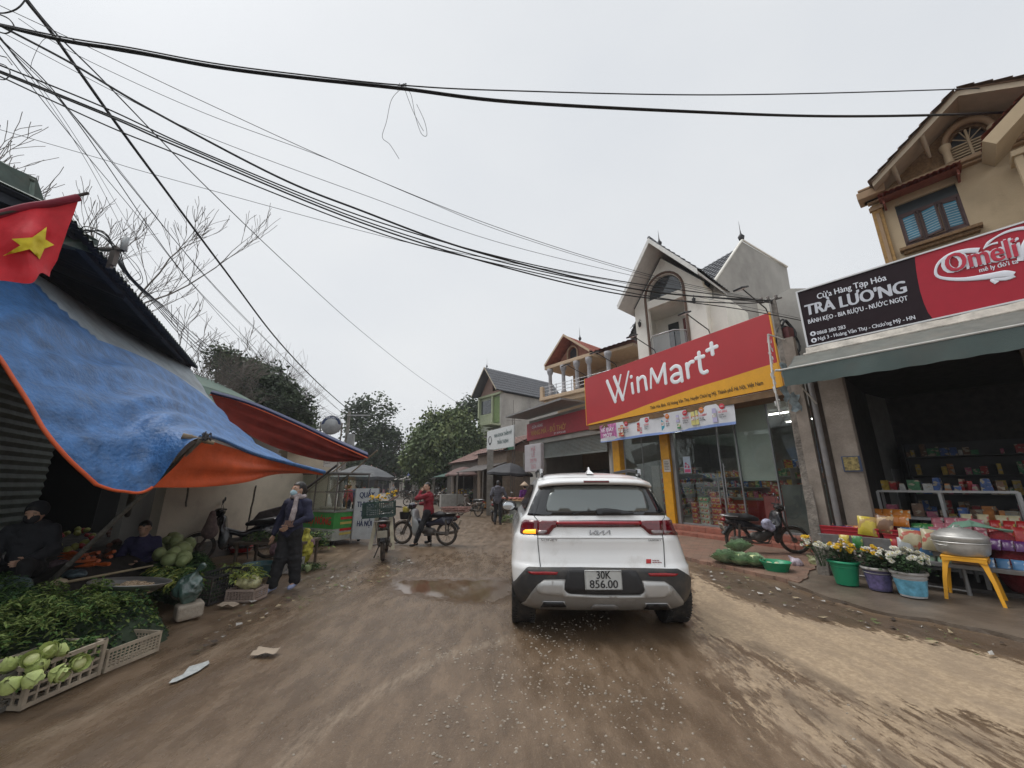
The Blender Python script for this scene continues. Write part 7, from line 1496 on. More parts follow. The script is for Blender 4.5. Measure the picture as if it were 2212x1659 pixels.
# seated flower seller behind the yellow flowers, far rider, shoppers
J2=dict(head=(.05,0,1.02),shl=(.0,.17,.82),shr=(.0,-.17,.82),ell=(.05,.24,.6),elr=(.05,-.24,.6),hal=(.25,.10,.5),har=(.25,-.10,.5),hdl=(1,-.3,0),hdr=(1,.3,0),thl=(0,0,1),thr=(0,0,1),
  hil=(-.02,.10,.38),hir=(-.02,-.10,.38),knl=(.36,.16,.48),knr=(.36,-.16,.48),anl=(.34,.14,.08),anr=(.34,-.14,.08),toel=(.12,.01,-.02),toer=(.12,-.01,-.02))
fp=G(985,1097); person('seller in orange brown jacket sitting behind the yellow flowers',fp+Vector((.1,.9,0)),R(-95),J2,M2('rust_jacket',(.22,.07,.03)),black_tr,M('black_shoe',(.015,.015,.015),.5),rt=.026)
fp=G(1012,1095); person('seller in black sitting right of the yellow flowers under the brown umbrella',fp+Vector((.1,.8,0)),R(-100),J2,M2('black_jacket',(.02,.02,.022)),black_tr,M('black_shoe',(.015,.015,.015),.5),rt=.026)
# seated vendor deep in the left stall
vp=Vector((-5.75,4.9,.15)); PV,h,ch,hp=person('vendor in dark hooded clothes sitting in the shade at the far left of the stall',vp,R(-60),J2,M2('vendor_dark',(.018,.02,.026)),black_tr,M('black_shoe',(.015,.015,.015),.5),rt=.02,hood=True,puffy=1.15,face=(1,-.1,-.3))
sobj('face_mask',[('e',h(.055,0,-.04),(.05,.07,.065))],M('mask_black',(.02,.02,.025),.8),PV,res=.012,k=.02); sobj('hood',[('e',h(-.035,0,.03),(.11,.1,.11))],M2('vendor_dark',(.018,.02,.026)),PV,res=.015)
vp=Vector((-6.0,6.7,-.2)); PV2,h,ch,hp=person('vendor in blue violet jacket crouching behind the onion heap',vp,R(-70),J2,M2('violet_jacket',(.03,.027,.08)),black_tr,M('black_shoe',(.015,.015,.015),.5),rt=.022,face=(1,.2,-.4))
# riders and walkers far down the road
J3=dict(J2); J3.update(head=(.0,0,1.45),shl=(-.05,.17,1.22),shr=(-.05,-.17,1.22),ell=(.12,.25,1.05),elr=(.12,-.25,1.05),hal=(.35,.28,1.0),har=(.35,-.28,1.0),hil=(-.1,.1,.80),hir=(-.1,-.1,.80),knl=(.28,.17,.62),knr=(.28,-.17,.62),anl=(.12,.18,.30),anr=(.12,-.18,.30))
fr_=G(849,1069.5); fr_=fr_*.72; fr_.z=0; fb=clone(B3,fr_,R(-75),'far motorbike ridden towards us in the middle of the road'); person('far rider in pale jacket coming down the middle of the road',fr_+Vector((.13,-.5,0)),R(-75),J3,M2('pale_jacket',(.35,.33,.33)),M2('dark_trousers',(.02,.02,.022)),M('black_shoe',(.015,.015,.015),.5),rt=.035)
for i,(px,py,c,lb,n) in enumerate(((748,1120,(.3,.03,.04),'shopper in red under the big grey umbrella','shop_red'),(760,1112,(.06,.10,.2),'shopper in dark blue beside the red one under the grey umbrella','shop_blue'),(731,1120,(.03,.03,.035),'shopper in black under the left side of the grey umbrella','shop_black'))):
    person(lb,G(px,py)+Vector((0,.3*i,0)),R(60+80*i),J,M2(n,c),black_tr,M('black_shoe',(.015,.015,.015),.5),rt=.03)
# ================= left market =================
LF=Fr((-5.09,3.8),R(118.4)); EZ=4.46
LB=thing('market_building','dark green corrugated market building with a low dark eave over the stalls','building',(-5.09,3.8,0),R(118.4))
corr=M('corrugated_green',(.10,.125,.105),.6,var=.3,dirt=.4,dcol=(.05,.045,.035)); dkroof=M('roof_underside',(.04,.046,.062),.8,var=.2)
def corrug(mb,a,b,h,n,amp=.02,axis=1,mat=0):
    """vertical sheet from a to b with horizontal ribs"""
    A=[]; a=Vector(a);b=Vector(b); nn=(b-a).cross(Vector((0,0,1))).normalized()
    for j in range(n*2+1): A.append([p+Vector((0,0,h*j/(n*2)))+nn*(amp if j%2 else 0) for p in (a,b)])
    mb.grid(A,mat,False)
mb=MB(); corrug(mb,(-4,1.5,0),(4.9,1.5,0),4.75,34,.03); mb.build('wall',corr,LB); mb=MB(); mb.b2((4.9,1.5,2.3),(7.5,1.6,5)); mb.b2((1.3,4.2,0),(12,4.3,5)); mb.b2((7.5,1.5,0),(7.6,4.3,5)); mb.prism([(7.55,1.5,0),(9.5,-.6,0),(9.5,-.6,3.2),(7.55,1.5,3.2)],(.06,.06,0)); mb.b2((4.8,1.54,0),(4.9,4.3,4.7)); mb.b2((1.3,1.6,2.35),(12,4.2,2.4)); mb.build('dark_room',M('room_shade_black',(.012,.012,.012),.9),LB)  # black colour stands in for the deep shade inside the room
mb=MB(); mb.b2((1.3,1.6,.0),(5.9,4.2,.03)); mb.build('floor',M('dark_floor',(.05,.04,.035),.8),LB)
mb=MB(); A=[]; n=230
for i in range(n+1):
    x=-.12+6.67*i/n; A.append([(x,y-.03,EZ+.34*y+.022*math.sin(i*1.3)) for y in (0,.5,1.5,3,5)])
mb.grid(A,0,False); A=[[(p[0],p[1],p[2]-.035) for p in r] for r in A]; mb.grid(A,1,False,flip=True); mb.b2((-.1,.1,EZ-.06),(6.5,.18,EZ+.02),1); mb.b2((-.1,1.3,EZ+.3),(6.5,1.4,EZ+.4),1)
for x in (0,2,4,6.3): mb.prism([(x,.1,EZ-.02),(x,3,EZ+.96),(x,3,EZ+.85),(x,.1,EZ-.12)],(.05,0,0),1)
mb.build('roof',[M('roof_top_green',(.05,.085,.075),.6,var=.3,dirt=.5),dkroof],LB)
a=PY(129,499,3.75); b=PY(214,536,4.1)
mb=MB(); mb.prism([PY(120,500,3.9),PY(160,488,3.95),PY(214,520,4.5),PY(205,548,4.5),PY(128,524,3.9)],(-.5,-.1,.05)); mb.build('ridge_cap',M('roof_top_green',(.05,.085,.075),.6),LB,world=True)
# taller green box at the frame edge
mb=MB(); c=[PY(-60,310,5.2),PY(0,350,5.3),PY(80,385,5.8),PY(97,437,6.0),PY(60,560,6.0),PY(-60,560,5.2)]
mb.prism(c,(-1.6,.6,.1),1); n=16
for i in range(n): 
    t=i/n; p=c[0].lerp(c[2],t)+Vector((0,0,-.12)); q=c[5].lerp(c[4],t); mb.prism([p+Vector((.01,-.02,0)),p+Vector((.06,.01,0)),q+Vector((.06,.01,0)),q+Vector((.01,-.02,0))],(-.02,-.03,0),0)
mb.tube([c[0]+Vector((.02,-.03,-.08)),c[2]+Vector((.02,-.03,-.1))],.035,6,1); tag(mb.build('ribbed_shed',[M('shed_light',(.16,.22,.19),.6,var=.2,dirt=.4),M('shed_green',(.055,.085,.07),.6,var=.25,dirt=.4)],None),'ribbed grey green upper shed behind the flag at the left edge','shed')
# beige wall
BFd=Vector((.2131,.977)); bw0=Vector((-6.9,6.2)); end=PP(705,1040,bw0,BFd)
BWF=Fr((bw0.x,bw0.y),math.atan2(BFd.y,BFd.x)); xe=BWF.L(705,1100).x
BW_=thing('beige_wall','long beige plastered wall behind the leaning motorbike and the glass cart','wall',(bw0.x,bw0.y,0),BWF.rz)
beige=M('beige_plaster',(.56,.50,.40),.9,var=.14,scale=1.3,bump=.2,dirt=.35,dcol=(.22,.19,.15))
xs_=BWF.L(350,1100).x; mb=MB(); mb.b2((xs_,0,0),(xe,.25,2.02)); mb.build('lower_wall',beige,BW_); mb=MB(); xm=BWF.L(617,1010,.3).x; mb.b2((xm,.3,0),(xe,.5,2.35)); mb.b2((xm-.05,.26,2.35),(xe+.06,.56,2.42)); mb.build('upper_wall',beige,BW_)
mb=MB(); mb.b2((xs_,-.03,0),(xe,-.0,.35)); mb.build('skirting',M('grey_skirt',(.16,.15,.14),.9,var=.3,dirt=.6),BW_)
mb=MB(); mb.b2((xs_,.9,0),(xm+1.5,1.1,3.0)); tag(mb.build('grey_wall',greyw,BW_),None)
# second green roof
p=[PY(405,822,11),PY(550,868,14),PY(560,880,14),PY(440,868,11)]
mb=MB(); mb.prism([p[0],p[1],p[1]+Vector((-2.5,1,1.1)),p[0]+Vector((-2.5,1,1.1))],(0,0,-.06)); mb.prism([p[0],p[1],p[2]+Vector((0,0,-.1)),p[3]+Vector((0,0,-.1))],(-.05,.02,0)); mb.prism([PY(430,850,11.2),PY(560,885,14.2),PY(560,1000,14.2),PY(430,1000,11.2)],(-.1,.02,0),1)
tag(mb.build('green_roof_shed',[M('green_sheet',(.10,.16,.13),.7,var=.2,dirt=.4),dkroof],None),'low shed with green sheet roof edge behind the blue tarpaulin','shed')
p=[PY(700,935,16),PY(780,972,17.5),PY(786,985,17.5),PY(700,960,16)]
mb=MB(); mb.prism([p[0],p[1],p[1]+Vector((-3,1,.9)),p[0]+Vector((-3,1,.9))],(0,0,-.08)); mb.prism(p,(-.1,0,0)); tag(mb.build('dark_roof',M('dark_sheet',(.035,.035,.045),.7,var=.2),None),'dark sheet roof right of the red tarpaulin','roof')
# ---- tarpaulins
def cr(a,b,c,d,u): return .5*((2*b)+(c-a)*u+(2*a-5*b+4*c-d)*u*u+(3*b-a-3*c+d)*u**3)
def surf(C,su=10,sv=8,rip=0,rf=(3,2),seed=0):
    """catmull-rom surface through control points C[i][j] (px,py,Y)"""
    W_=[[PY(*q) for q in r] for r in C]; nu,nv=len(W_),len(W_[0])
    def row(r):
        out=[]
        for j in range(nv-1):
            for k in range(sv): out.append(cr(r[max(j-1,0)],r[j],r[j+1],r[min(j+2,nv-1)],k/sv))
        return out+[r[-1]]
    rows=[row(r) for r in W_]; A=[]
    for i in range(nu-1):
        for k in range(su): A.append([cr(rows[max(i-1,0)][m],rows[i][m],rows[i+1][m],rows[min(i+2,nu-1)][m],k/su) for m in range(len(rows[0]))])
    A.append(rows[-1]); n,m=len(A),len(A[0])
    if rip:
        B=[]
        for i in range(n):
            r=[]
            for j in range(m):
                a=A[min(i+1,n-1)][j]-A[max(i-1,0)][j]; b=A[i][min(j+1,m-1)]-A[i][max(j-1,0)]; nn=a.cross(b).normalized(); u,v=i/(n-1),j/(m-1); ed=min(1,4*min(v,1-v)+.03)*min(1,4*u+.1)
                d=rip*ed*(math.sin(v*rf[0]*6.28+1.5*math.sin(u*3)+seed)*(.4+.6*math.sin(v*3.1))+1.2*noise.noise(Vector((u*rf[1],v*rf[0]*3,seed)))+.35*noise.noise(Vector((u*18,v*20,seed))))
                r.append(A[i][j]+nn*d)
            B.append(r)
        A=B
    return A
blue=M('tarp_blue',(.045,.145,.35),.5,var=.42,scale=5,bump=.9,bscale=24,dirt=.2,dcol=(.12,.14,.16),back=(.5,.09,.03)); pale=M('tarp_worn',(.27,.31,.34),.6,var=.35,scale=1.8,bump=.4,bscale=16,dirt=.3,dcol=(.2,.17,.14)); orange=M('tarp_orange',(.62,.10,.025),.55,var=.18,scale=3,bump=.4,bscale=10,back=(.045,.14,.33))
C=[[(-150,560,3.3),(-60,690,3.35),(30,820,3.45),(115,955,3.6),(208,1047,3.9)],
[(10,560,4.1),(75,690,4.0),(140,830,3.95),(205,960,3.95),(262,1061,4.1)],
[(100,605,4.9),(170,730,4.7),(235,850,4.5),(290,955,4.35),(330,1052,4.35)],
[(200,670,6.3),(265,760,5.8),(325,840,5.3),(380,905,4.9),(432,945,4.6)],
[(305,735,7.8),(375,815,7.4),(430,885,7.0),(495,938,6.6),(560,985,6.2)],
[(410,795,9.3),(470,878,9.2),(555,958,8.9),(630,1000,8.6),(700,1021,8.4)]]
A=surf(C,12,12,.03,(6,3),1)
TA=thing('tarpaulin','big blue tarpaulin with orange underside sagging over the vegetable stall','tarpaulin',A[0][0].copy(),0)
k=10
kk=lambda i:0 if i<10 else min(11,int((i-10)*.55)); mb=MB()
for i in range(len(A)-1): mb.grid([A[i][kk(i):],A[i+1][kk(i):]],0,True,flip=True)
mb.build('blue_sheet',[blue],TA,world=True,recalc=False)
mb=MB()
for i in range(len(A)-1):
    if kk(i)>0: mb.grid([A[i][:kk(i)+1],A[i+1][:kk(i)+1]],0,True)
mb.build('worn_strip',[pale],TA,world=True)
mb=MB(); mb.tube([r for r in A[0]],.018,6); mb.tube([A[i][-1] for i in range(0,25)],.016,6); mb.build('orange_hem',orange,TA,world=True)
C2=[[(432,945,4.6),(385,1000,4.6),(330,1053,4.42)],[(497,966,5.4),(470,1010,5.3),(440,1052,5.2)],[(560,985,6.2),(545,1015,6.1),(530,1042,6.0)],[(632,1004,7.3),(618,1016,7.3),(602,1024,7.2)],[(700,1021,8.4),(697,1022,8.4),(692,1023,8.4)]]
A2=surf(C2,9,6,.03,(2,3),4); mb=MB(); mb.grid(A2,0,True,flip=True); mb.build('orange_flap',orange,TA,world=True)
mb=MB(); mb.tube([A[i][-1]+Vector((0,0,.01)) for i in range(36,61)],[.02+.02*(i/24) for i in range(25)],7); mb.build('rolled_edge',blue,TA,world=True)
bam=M('bamboo',(.23,.18,.12),.7,var=.35,scale=9,bump=.3,stretch=(1,1,1))
def pole(nm,lab,a,b,r,mat=bam,wob=.01,kn=True,cat='pole',group=None):
    a=Vector(a);b=Vector(b); n=max(4,int((b-a).length/.3)); mb=MB(); P=[];RR=[]
    for i in range(n+1):
        p=a.lerp(b,i/n)+Vector((noise.noise(Vector((i*.5,a.x,1))),noise.noise(Vector((i*.5,a.x,5))),0))*wob; P.append(p); RR.append(r*(1-.25*i/n))
    mb.tube(P,RR,8)
    if kn:
        for i in range(1,n): d=(b-a).normalized()*.008; mb.tube([P[i]-d,P[i]+d],RR[i]*1.18,8)
    return tag(mb.build(nm,mat,None),lab,cat,group)
pole('bamboo_pole','weathered pole propping the corner of the blue tarpaulin from the vegetables',G(107,1247,.38)+Vector((-.1,0,-.2)),PY(447,938,4.55),.03,M('pole_grey',(.17,.16,.14),.8,var=.35,scale=12,bump=.4))
pole('bamboo_rail','short bamboo stub tied across the tarpaulin corner',PY(394,941,4.5),PY(462,957,4.72),.033)
mb=MB(); c=PY(446,944,4.5); random.seed(4)
for i in range(9): a=random.uniform(0,3); mb.tube([c+Vector((random.uniform(-.05,.05),random.uniform(-.04,.04),random.uniform(-.05,.06))) for _ in range(4)],.008,5)
tag(mb.build('rope_knot',M('rope_dark',(.06,.06,.065),.9),None),'dark rope knot binding the bamboo stub to its prop','rope')
pole('wooden_post','thick speckled wooden post under the sagging tarpaulin',G(262,1165,.0),PY(290,1050,5.6),.055,M('speckled_bark',(.20,.18,.13),.9,var=.6,scale=22),kn=False)
pole('thin_pole','thin pale pole under the orange flap, left one',G(392,1165,0),PY(408,1045,6.6),.018,M('pole_grey',(.17,.16,.14),.8)); pole('thin_pole','thin pole under the orange flap beside the motorbike',G(527,1175,0),PY(553,1050,6.4),.018,M('pole_grey',(.17,.16,.14),.8))
pole('dark_pole','dark pole slanting from the stall ground up past the tarpaulin tip',G(470,1200,0),PY(728,1005,9.0),.035,M('dark_wood',(.04,.032,.028),.8),kn=False)
pole('bamboo_pole','long bamboo pole propping the tip of the red tarpaulin, in front of the cart',G(610,1140,0)+Vector((0,.4,0)),PY(815,973,10.4),.026)
pole('bamboo_pole','second bamboo pole leaning behind the cart',PY(630,1085,10.8),PY(765,985,11.2),.024)
C3=[[(455,850,10.0),(470,880,9.8),(500,915,9.4)],[(540,874,10.4),(550,915,10.2),(563,953,9.9)],[(640,916,10.7),(638,948,10.4),(632,979,10.2)],[(720,953,10.8),(716,977,10.6),(712,997,10.5)],[(795,986,10.6),(786,992,10.6),(775,995,10.6)]]
A3=surf(C3,10,6,.03,(3,3),9); T2_=thing('tarpaulin','dark red underside of a second tarpaulin stretched beyond the blue one','tarpaulin',A3[0][0].copy(),0)
mb=MB(); mb.grid(A3,0,True,flip=False); mb.build('red_sheet',M('tarp_red',(.085,.012,.008),.95,var=.3,scale=2.5,bump=.4,bscale=10,spec=.05,back=(.085,.012,.008)),T2_,world=True)
mb=MB(); mb.grid([[r[0]+Vector((-.06,.1,.12)),r[0]+Vector((0,0,.03)),r[0]+Vector((.0,-.01,-.02))] for r in A3],0,True); mb.tube([r[0]+Vector((0,0,.03)) for r in A3],.03,6); mb.build('navy_hem',M('navy_hem',(.03,.04,.11),.5),T2_,world=True)
mb=MB(); mb.tube([r[0]+Vector((.0,-.02,-.04)) for r in A3],.018,6); mb.build('orange_hem',orange,T2_,world=True)
# ---- flag
FC=[[(-60,478,2.5),(-60,540,2.5),(-60,610,2.5)],[(0,462,2.6),(0,535,2.6),(0,606,2.6)],[(60,446,2.68),(62,520,2.62),(66,612,2.68)],[(112,438,2.75),(104,510,2.78),(88,590,2.74)],[(172,425,2.85),(140,515,2.85),(107,598,2.85)]]
FA=surf(FC,12,12,.018,(1.5,3),12); FG=thing('flag','red flag with a yellow five pointed star hanging at the upper left','flag',FA[0][0].copy(),0)
mb=MB(); mb.grid(FA,0,True,flip=True); mb.build('cloth',M('flag_red',(.60,.018,.03),.7,var=.12,scale=6,bump=.3,bscale=14,back=(.5,.015,.03)),FG,world=True)
def fsurf(px,py,off=.012): return PY(px,py,2.62+.0014*(px-40)-off*1.8)
st=[(101,483+6),(88,516),(118,534),(102,540),(88,561),(69,541),(8,553),(45,533),(29,517),(70,517)]
st=[(103,491),(100,518),(119,530),(98,538),(88,561),(66,539),(8,554),(46,531),(27,517),(72,514)]
V,F=poly_patch([(a,-b) for a,b in st],lambda x,y:(fsurf(x,-y),Vector((0,-1,0))),6,.006,.004)
bestn=lambda p:min((q for r in FA for q in r),key=lambda q:abs(q.x/q.y-p[0]/p[1])+abs((q.z-1.5)/q.y-(p[2]-1.5)/p[1]))
V2=[]
for v in V: 
    q=bestn(v); s=(q.y-.015)/v[1]; V2.append((v[0]*s,v[1]*s,1.5+(v[2]-1.5)*s))
mb=MB(); mb.add(V2[:len(V2)//2],[f for f in F if max(f)<len(V2)//2],0,True); mb.build('star',M('flag_yellow',(.75,.60,.03),.7,var=.1),FG,world=True)
mb=MB(); mb.tube([PY(-80,482,2.48),PY(191,417,2.9)],.013,6); mb.build('flag_pole',M('dark_wood',(.04,.032,.028),.8),FG,world=True)
mb=MB(); mb.tube([r[0]+Vector((0,-.004,-.01)) for r in FA],.03,8); mb.build('rolled_hem',M('flag_dark',(.22,.01,.03),.7,var=.2),FG,world=True)
# ---- heaps of greens
def blade_stuff(name,lab,pts,size,cols,wid=.35,up=.6,seed=0,curl=.4):
    """pts: (n,3) anchor points, random leaves"""
    r=np.random.default_rng(seed); n=len(pts); a=r.uniform(0,6.283,n); el=r.uniform(-.2,1.2,n)*up; L=size*r.uniform(.6,1.4,n); d=np.stack([np.cos(a)*np.cos(el),np.sin(a)*np.cos(el),np.sin(el)],1); s=np.stack([-np.sin(a),np.cos(a),r.uniform(-.4,.4,n)],1); w=(L*wid)[:,None]; L=L[:,None]
    p0=pts; p1=pts+d*L*.5+s*w*.5; p2=pts+d*L*.5-s*w*.5; p3=pts+d*L*.95+np.array([0,0,-1])*L*curl*.5+s*w*.35; p4=pts+d*L*.95+np.array([0,0,-1])*L*curl*.5-s*w*.35; mid=pts+d*L*.55-np.array([0,0,1])*L*.06; tip=pts+d*L*1.1+np.array([0,0,-1])*L*curl
    V=np.concatenate([p0,p1,p2,p3,p4,tip,mid]); i=np.arange(n); F=np.concatenate([np.stack([i,i+2*n,i+6*n,i+n],1),np.stack([i+n,i+6*n,i+5*n,i+3*n],1),np.stack([i+6*n,i+2*n,i+4*n,i+5*n],1)]); mi=np.tile(r.integers(0,len(cols),n),3)
    return npmesh(name,V,F,cols,None,smooth=False,mi=mi,label=lab,cat='greens',kind='stuff')
def mound(poly,h0,h1,n,seed,edge=.12,rough=.05):
    """random points on a mound over the ground polygon (world xy)"""
    rnd=random.Random(seed); a=np.array(poly); lo=a.min(0);hi=a.max(0); out=[]
    while len(out)<n:
        P=np.column_stack([np.array([rnd.uniform(lo[0],hi[0]) for _ in range(500)]),np.array([rnd.uniform(lo[1],hi[1]) for _ in range(500)])]); d=polydist(P,poly)
        for p,dd in zip(P,d):
            if dd>0: out.append((p[0],p[1],h0+(h1-h0)*min(1,dd/edge)+rough*noise.noise(Vector((p[0]*5,p[1]*5,seed)))*2+rnd.uniform(-.02,.02)))
    return np.array(out[:n])
def solid_mound(name,poly,h0,h1,mat,seed,edge=.12,lab=None,cat='heap',step=.07):
    a=np.array(poly); lo=a.min(0);hi=a.max(0); xs=np.arange(lo[0],hi[0]+step,step); ys=np.arange(lo[1],hi[1]+step,step); X,Y=np.meshgrid(xs,ys); P=np.column_stack([X.ravel(),Y.ravel()]); d=polydist(P,poly)
    z=np.where(d>-.02,h0+(h1-h0)*np.clip(d/edge,0,1),-.08)+np.array([noise.noise(Vector((p[0]*5,p[1]*5,seed)))*.07 for p in P]); I=np.arange(len(P)).reshape(X.shape); F=np.stack([I[:-1,:-1],I[:-1,1:],I[1:,1:],I[1:,:-1]],-1).reshape(-1,4)
    keep=(d[F]>-.1).any(1); return npmesh(name,np.column_stack([P,z]),F[keep],mat,None,smooth=True,label=lab,cat=cat,kind='stuff')
def gz(z,*pts): return [tuple(G(px,py,z)[:2]) for px,py in pts]
def lm(n,c): return M('greens_'+n,c,.75,var=.4,scale=20,spec=.25)
gA=[lm('dark',(.035,.08,.026)),lm('mid',(.075,.14,.035)),lm('olive',(.13,.17,.045)),lm('deep',(.022,.05,.022))]; gB=[lm('mid',(.05,.10,.025)),lm('light',(.18,.24,.07)),lm('olive',(.085,.12,.03))]
soil=M('dark_sack',(.035,.03,.025),.9,var=.4)  # one dark brown for the sacking
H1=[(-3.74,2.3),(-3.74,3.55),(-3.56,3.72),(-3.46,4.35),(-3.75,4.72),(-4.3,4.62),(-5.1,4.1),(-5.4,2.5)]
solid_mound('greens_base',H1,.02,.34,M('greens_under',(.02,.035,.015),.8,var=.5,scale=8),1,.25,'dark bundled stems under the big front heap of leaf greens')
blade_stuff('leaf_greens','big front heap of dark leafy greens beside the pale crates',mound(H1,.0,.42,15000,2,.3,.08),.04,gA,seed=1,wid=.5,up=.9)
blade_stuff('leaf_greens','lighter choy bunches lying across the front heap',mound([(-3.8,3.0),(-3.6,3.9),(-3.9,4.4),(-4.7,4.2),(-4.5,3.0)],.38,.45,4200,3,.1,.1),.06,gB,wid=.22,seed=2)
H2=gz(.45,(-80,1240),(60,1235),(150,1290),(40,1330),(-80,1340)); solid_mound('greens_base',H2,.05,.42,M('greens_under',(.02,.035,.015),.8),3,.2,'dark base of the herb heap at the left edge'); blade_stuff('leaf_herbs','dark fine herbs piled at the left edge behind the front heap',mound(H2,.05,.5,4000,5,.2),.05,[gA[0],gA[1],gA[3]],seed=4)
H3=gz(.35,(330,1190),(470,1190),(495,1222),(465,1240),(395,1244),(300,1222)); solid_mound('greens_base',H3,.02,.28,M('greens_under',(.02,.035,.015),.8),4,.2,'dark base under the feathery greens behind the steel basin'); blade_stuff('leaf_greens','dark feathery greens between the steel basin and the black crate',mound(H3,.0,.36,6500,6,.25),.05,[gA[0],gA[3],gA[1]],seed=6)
blade_stuff('choy_leaves','yellow green choy stalks fanned beside the steel basin',mound(gz(.42,(335,1212),(425,1218),(432,1238),(355,1246)),.26,.36,900,7,.06),.11,[lm('yellowish',(.28,.30,.07)),lm('light',(.18,.24,.07)),gA[1],gA[0]],wid=.2,up=.15,seed=7)
blade_stuff('choy_leaves','pale striped leaves on the green basin left of the walking woman',mound(gz(.38,(490,1205),(560,1210),(570,1230),(500,1235)),.24,.3,300,8,.04),.10,[lm('yellowish',(.28,.30,.07)),lm('light',(.18,.24,.07))],wid=.2,up=.3,seed=8)
# back heaps: onions / potatoes, bags
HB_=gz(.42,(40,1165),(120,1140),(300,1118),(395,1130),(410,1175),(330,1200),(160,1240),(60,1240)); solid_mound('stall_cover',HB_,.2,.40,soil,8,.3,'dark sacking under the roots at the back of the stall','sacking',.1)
def roots(n,poly,z,r,mats,lab,group,seed,name,el=1.15):
    P=mound(poly,z-.08,z,n,seed,.2); rnd=random.Random(seed); me=None
    for i,p in enumerate(P):
        if me is None or i%6==0:
            mb=MB(); mb.sphere((0,0,0),r,9,0,jit=.05,sc=(el,1,.9)); o=mb.build('tmp',rnd.choice(mats),None,origin=False); me=o.data; bpy.data.objects.remove(o)
        o=bpy.data.objects.new(name,me); COL.objects.link(o); o.location=p; o.rotation_euler=(rnd.uniform(0,3),rnd.uniform(0,3),rnd.uniform(0,3)); s=rnd.uniform(.8,1.3); o.scale=(s,s,s); tag(o,lab,name.replace('_',' '),group)
roots(110,gz(.46,(215,1150),(300,1115),(392,1122),(400,1160),(300,1190),(215,1205)),.50,.042,[M('onion_brown',(.16,.065,.035),.6,var=.3,scale=20),M('onion_dark',(.11,.05,.035),.6,var=.3)],'brown onion in the netted heap at the back of the stall','brown onions heaped at the back of the stall',31,'onion',1.05)
roots(26,gz(.46,(330,1185),(395,1160),(418,1178),(400,1210),(345,1215)),.54,.085,[M('kohlrabi',(.26,.31,.13),.55,var=.25,scale=14)],'pale green round gourd in the pile right of the onions','pale green gourds piled right of the onions',32,'gourd')
roots(24,gz(.5,(110,1150),(200,1140),(215,1170),(130,1200)),.52,.05,[M('tomato',(.30,.02,.02),.35,var=.2),M('lime_fruit',(.24,.24,.05),.5)],'red or yellow fruit among the bags at the back left','red and yellow fruit at the back left',33,'fruit')
cm=M('carrot_orange',(.42,.085,.015),.5,var=.25,scale=20); me=None; rnd=random.Random(9)
for i in range(16):
    if me is None:
        mb=MB(); mb.tube([(0,0,0),(.06,0,0),(.16,0,0),(.2,0,0)],[.018,.022,.010,.003],8); o=mb.build('tmp',cm,None,origin=False); me=o.data; bpy.data.objects.remove(o)
    p=G(165+rnd.uniform(0,80),1196+rnd.uniform(0,26),.52); o=bpy.data.objects.new('carrot',me); COL.objects.link(o); o.location=p+Vector((0,0,rnd.uniform(0,.07))); o.rotation_euler=(0,rnd.uniform(-.1,.3),rnd.uniform(2.4,3.8)); o.scale=(1.15,1.3,1.3); tag(o,'orange carrot in the bunch lying behind the steel basin','carrot','carrots bunched behind the steel basin')
def lump(name,lab,c,r,mat,amp=.02,f=14,res=.025,cat='bag',extra=None,flat=False):
    V_,F_=sdf([('e',c,r)]+(extra or []),res,.04); V_=V_+np.array([[noise.noise(Vector(v)*f+Vector((k*7,0,0)))*amp for k in (0,1,2)] for v in V_]); return npmesh(name,V_,F_,mat,None,smooth=not flat,label=lab,cat=cat)
def bagm(n,c,a=1.0): return M('poly_'+n,c,.22,var=.4,scale=12,bump=1.0,bscale=20,spec=.8,alpha=a)
c=G(10,1215,.5); lump('plastic_bag','frosted white bag at the left edge of the stall',(c.x,c.y,.48),(.22,.16,.11),bagm('white',(.36,.36,.35)),.03)
c=G(55,1255,.5); lump('plastic_bag','clear bluish bag of greens in front of the white bag',(c.x-.1,c.y,.45),(.16,.12,.10),bagm('bluish',(.10,.15,.15)),.03)
for (px,py,z,r,n_,c_,lb) in ((130,1215,.42,(.13,.10,.08),'mauve',(.18,.12,.14),'mauve bag beside the leaning prop pole'),(95,1180,.4,(.12,.09,.08),'olive',(.16,.15,.05),'olive bag behind the mauve bag'),(60,1185,.4,(.12,.09,.07),'rosy',(.20,.08,.12),'rosy bag at the back left of the stall'),(160,1235,.42,(.16,.09,.05),'clearblue',(.09,.13,.15),'crumpled clear bag below the carrots'),(455,1145,.40,(.2,.14,.13),'tan',(.20,.13,.07),'tan paper sack under the dark motorbike')):
    c=G(px,py,z); lump('plastic_bag',lb,(c.x,c.y,z-.02),r,bagm(n_,c_),.025)
# steel basin with sprouts
c=G(282,1262,.46); BSN=thing('steel_basin','wide steel basin of bean sprouts lying on the vegetables','basin',c,0)
BSN.rotation_euler=(R(-6),R(4),0); sst=M('dull_steel',(.36,.36,.35),.35,metal=.8,var=.15,scale=6)
mb=MB(); mb.lathe([(.001,-.1),(.2,-.095),(.33,.0),(.37,.035),(.385,.035),(.385,.028),(.335,-.01),(.2,-.105),(.001,-.11)],40,caps=False,T=Matrix.Scale(.9,4)); mb.build('bowl',sst,BSN)
rnd=random.Random(4); V=[];F=[]
mb=MB()
for i in range(520):
    a=rnd.uniform(0,6.28); q=.22*math.sqrt(rnd.random()); z=-.07+.07*(1-(q/.22)**2)+rnd.uniform(0,.02); b_=rnd.uniform(0,6.28); l=rnd.uniform(.02,.04); p=Vector((q*math.cos(a),q*math.sin(a),z)); d=Vector((math.cos(b_)*l,math.sin(b_)*l,rnd.uniform(-.01,.015))); mb.tube([p,p+d*.5+Vector((0,0,.004)),p+d],.0035,4,0)
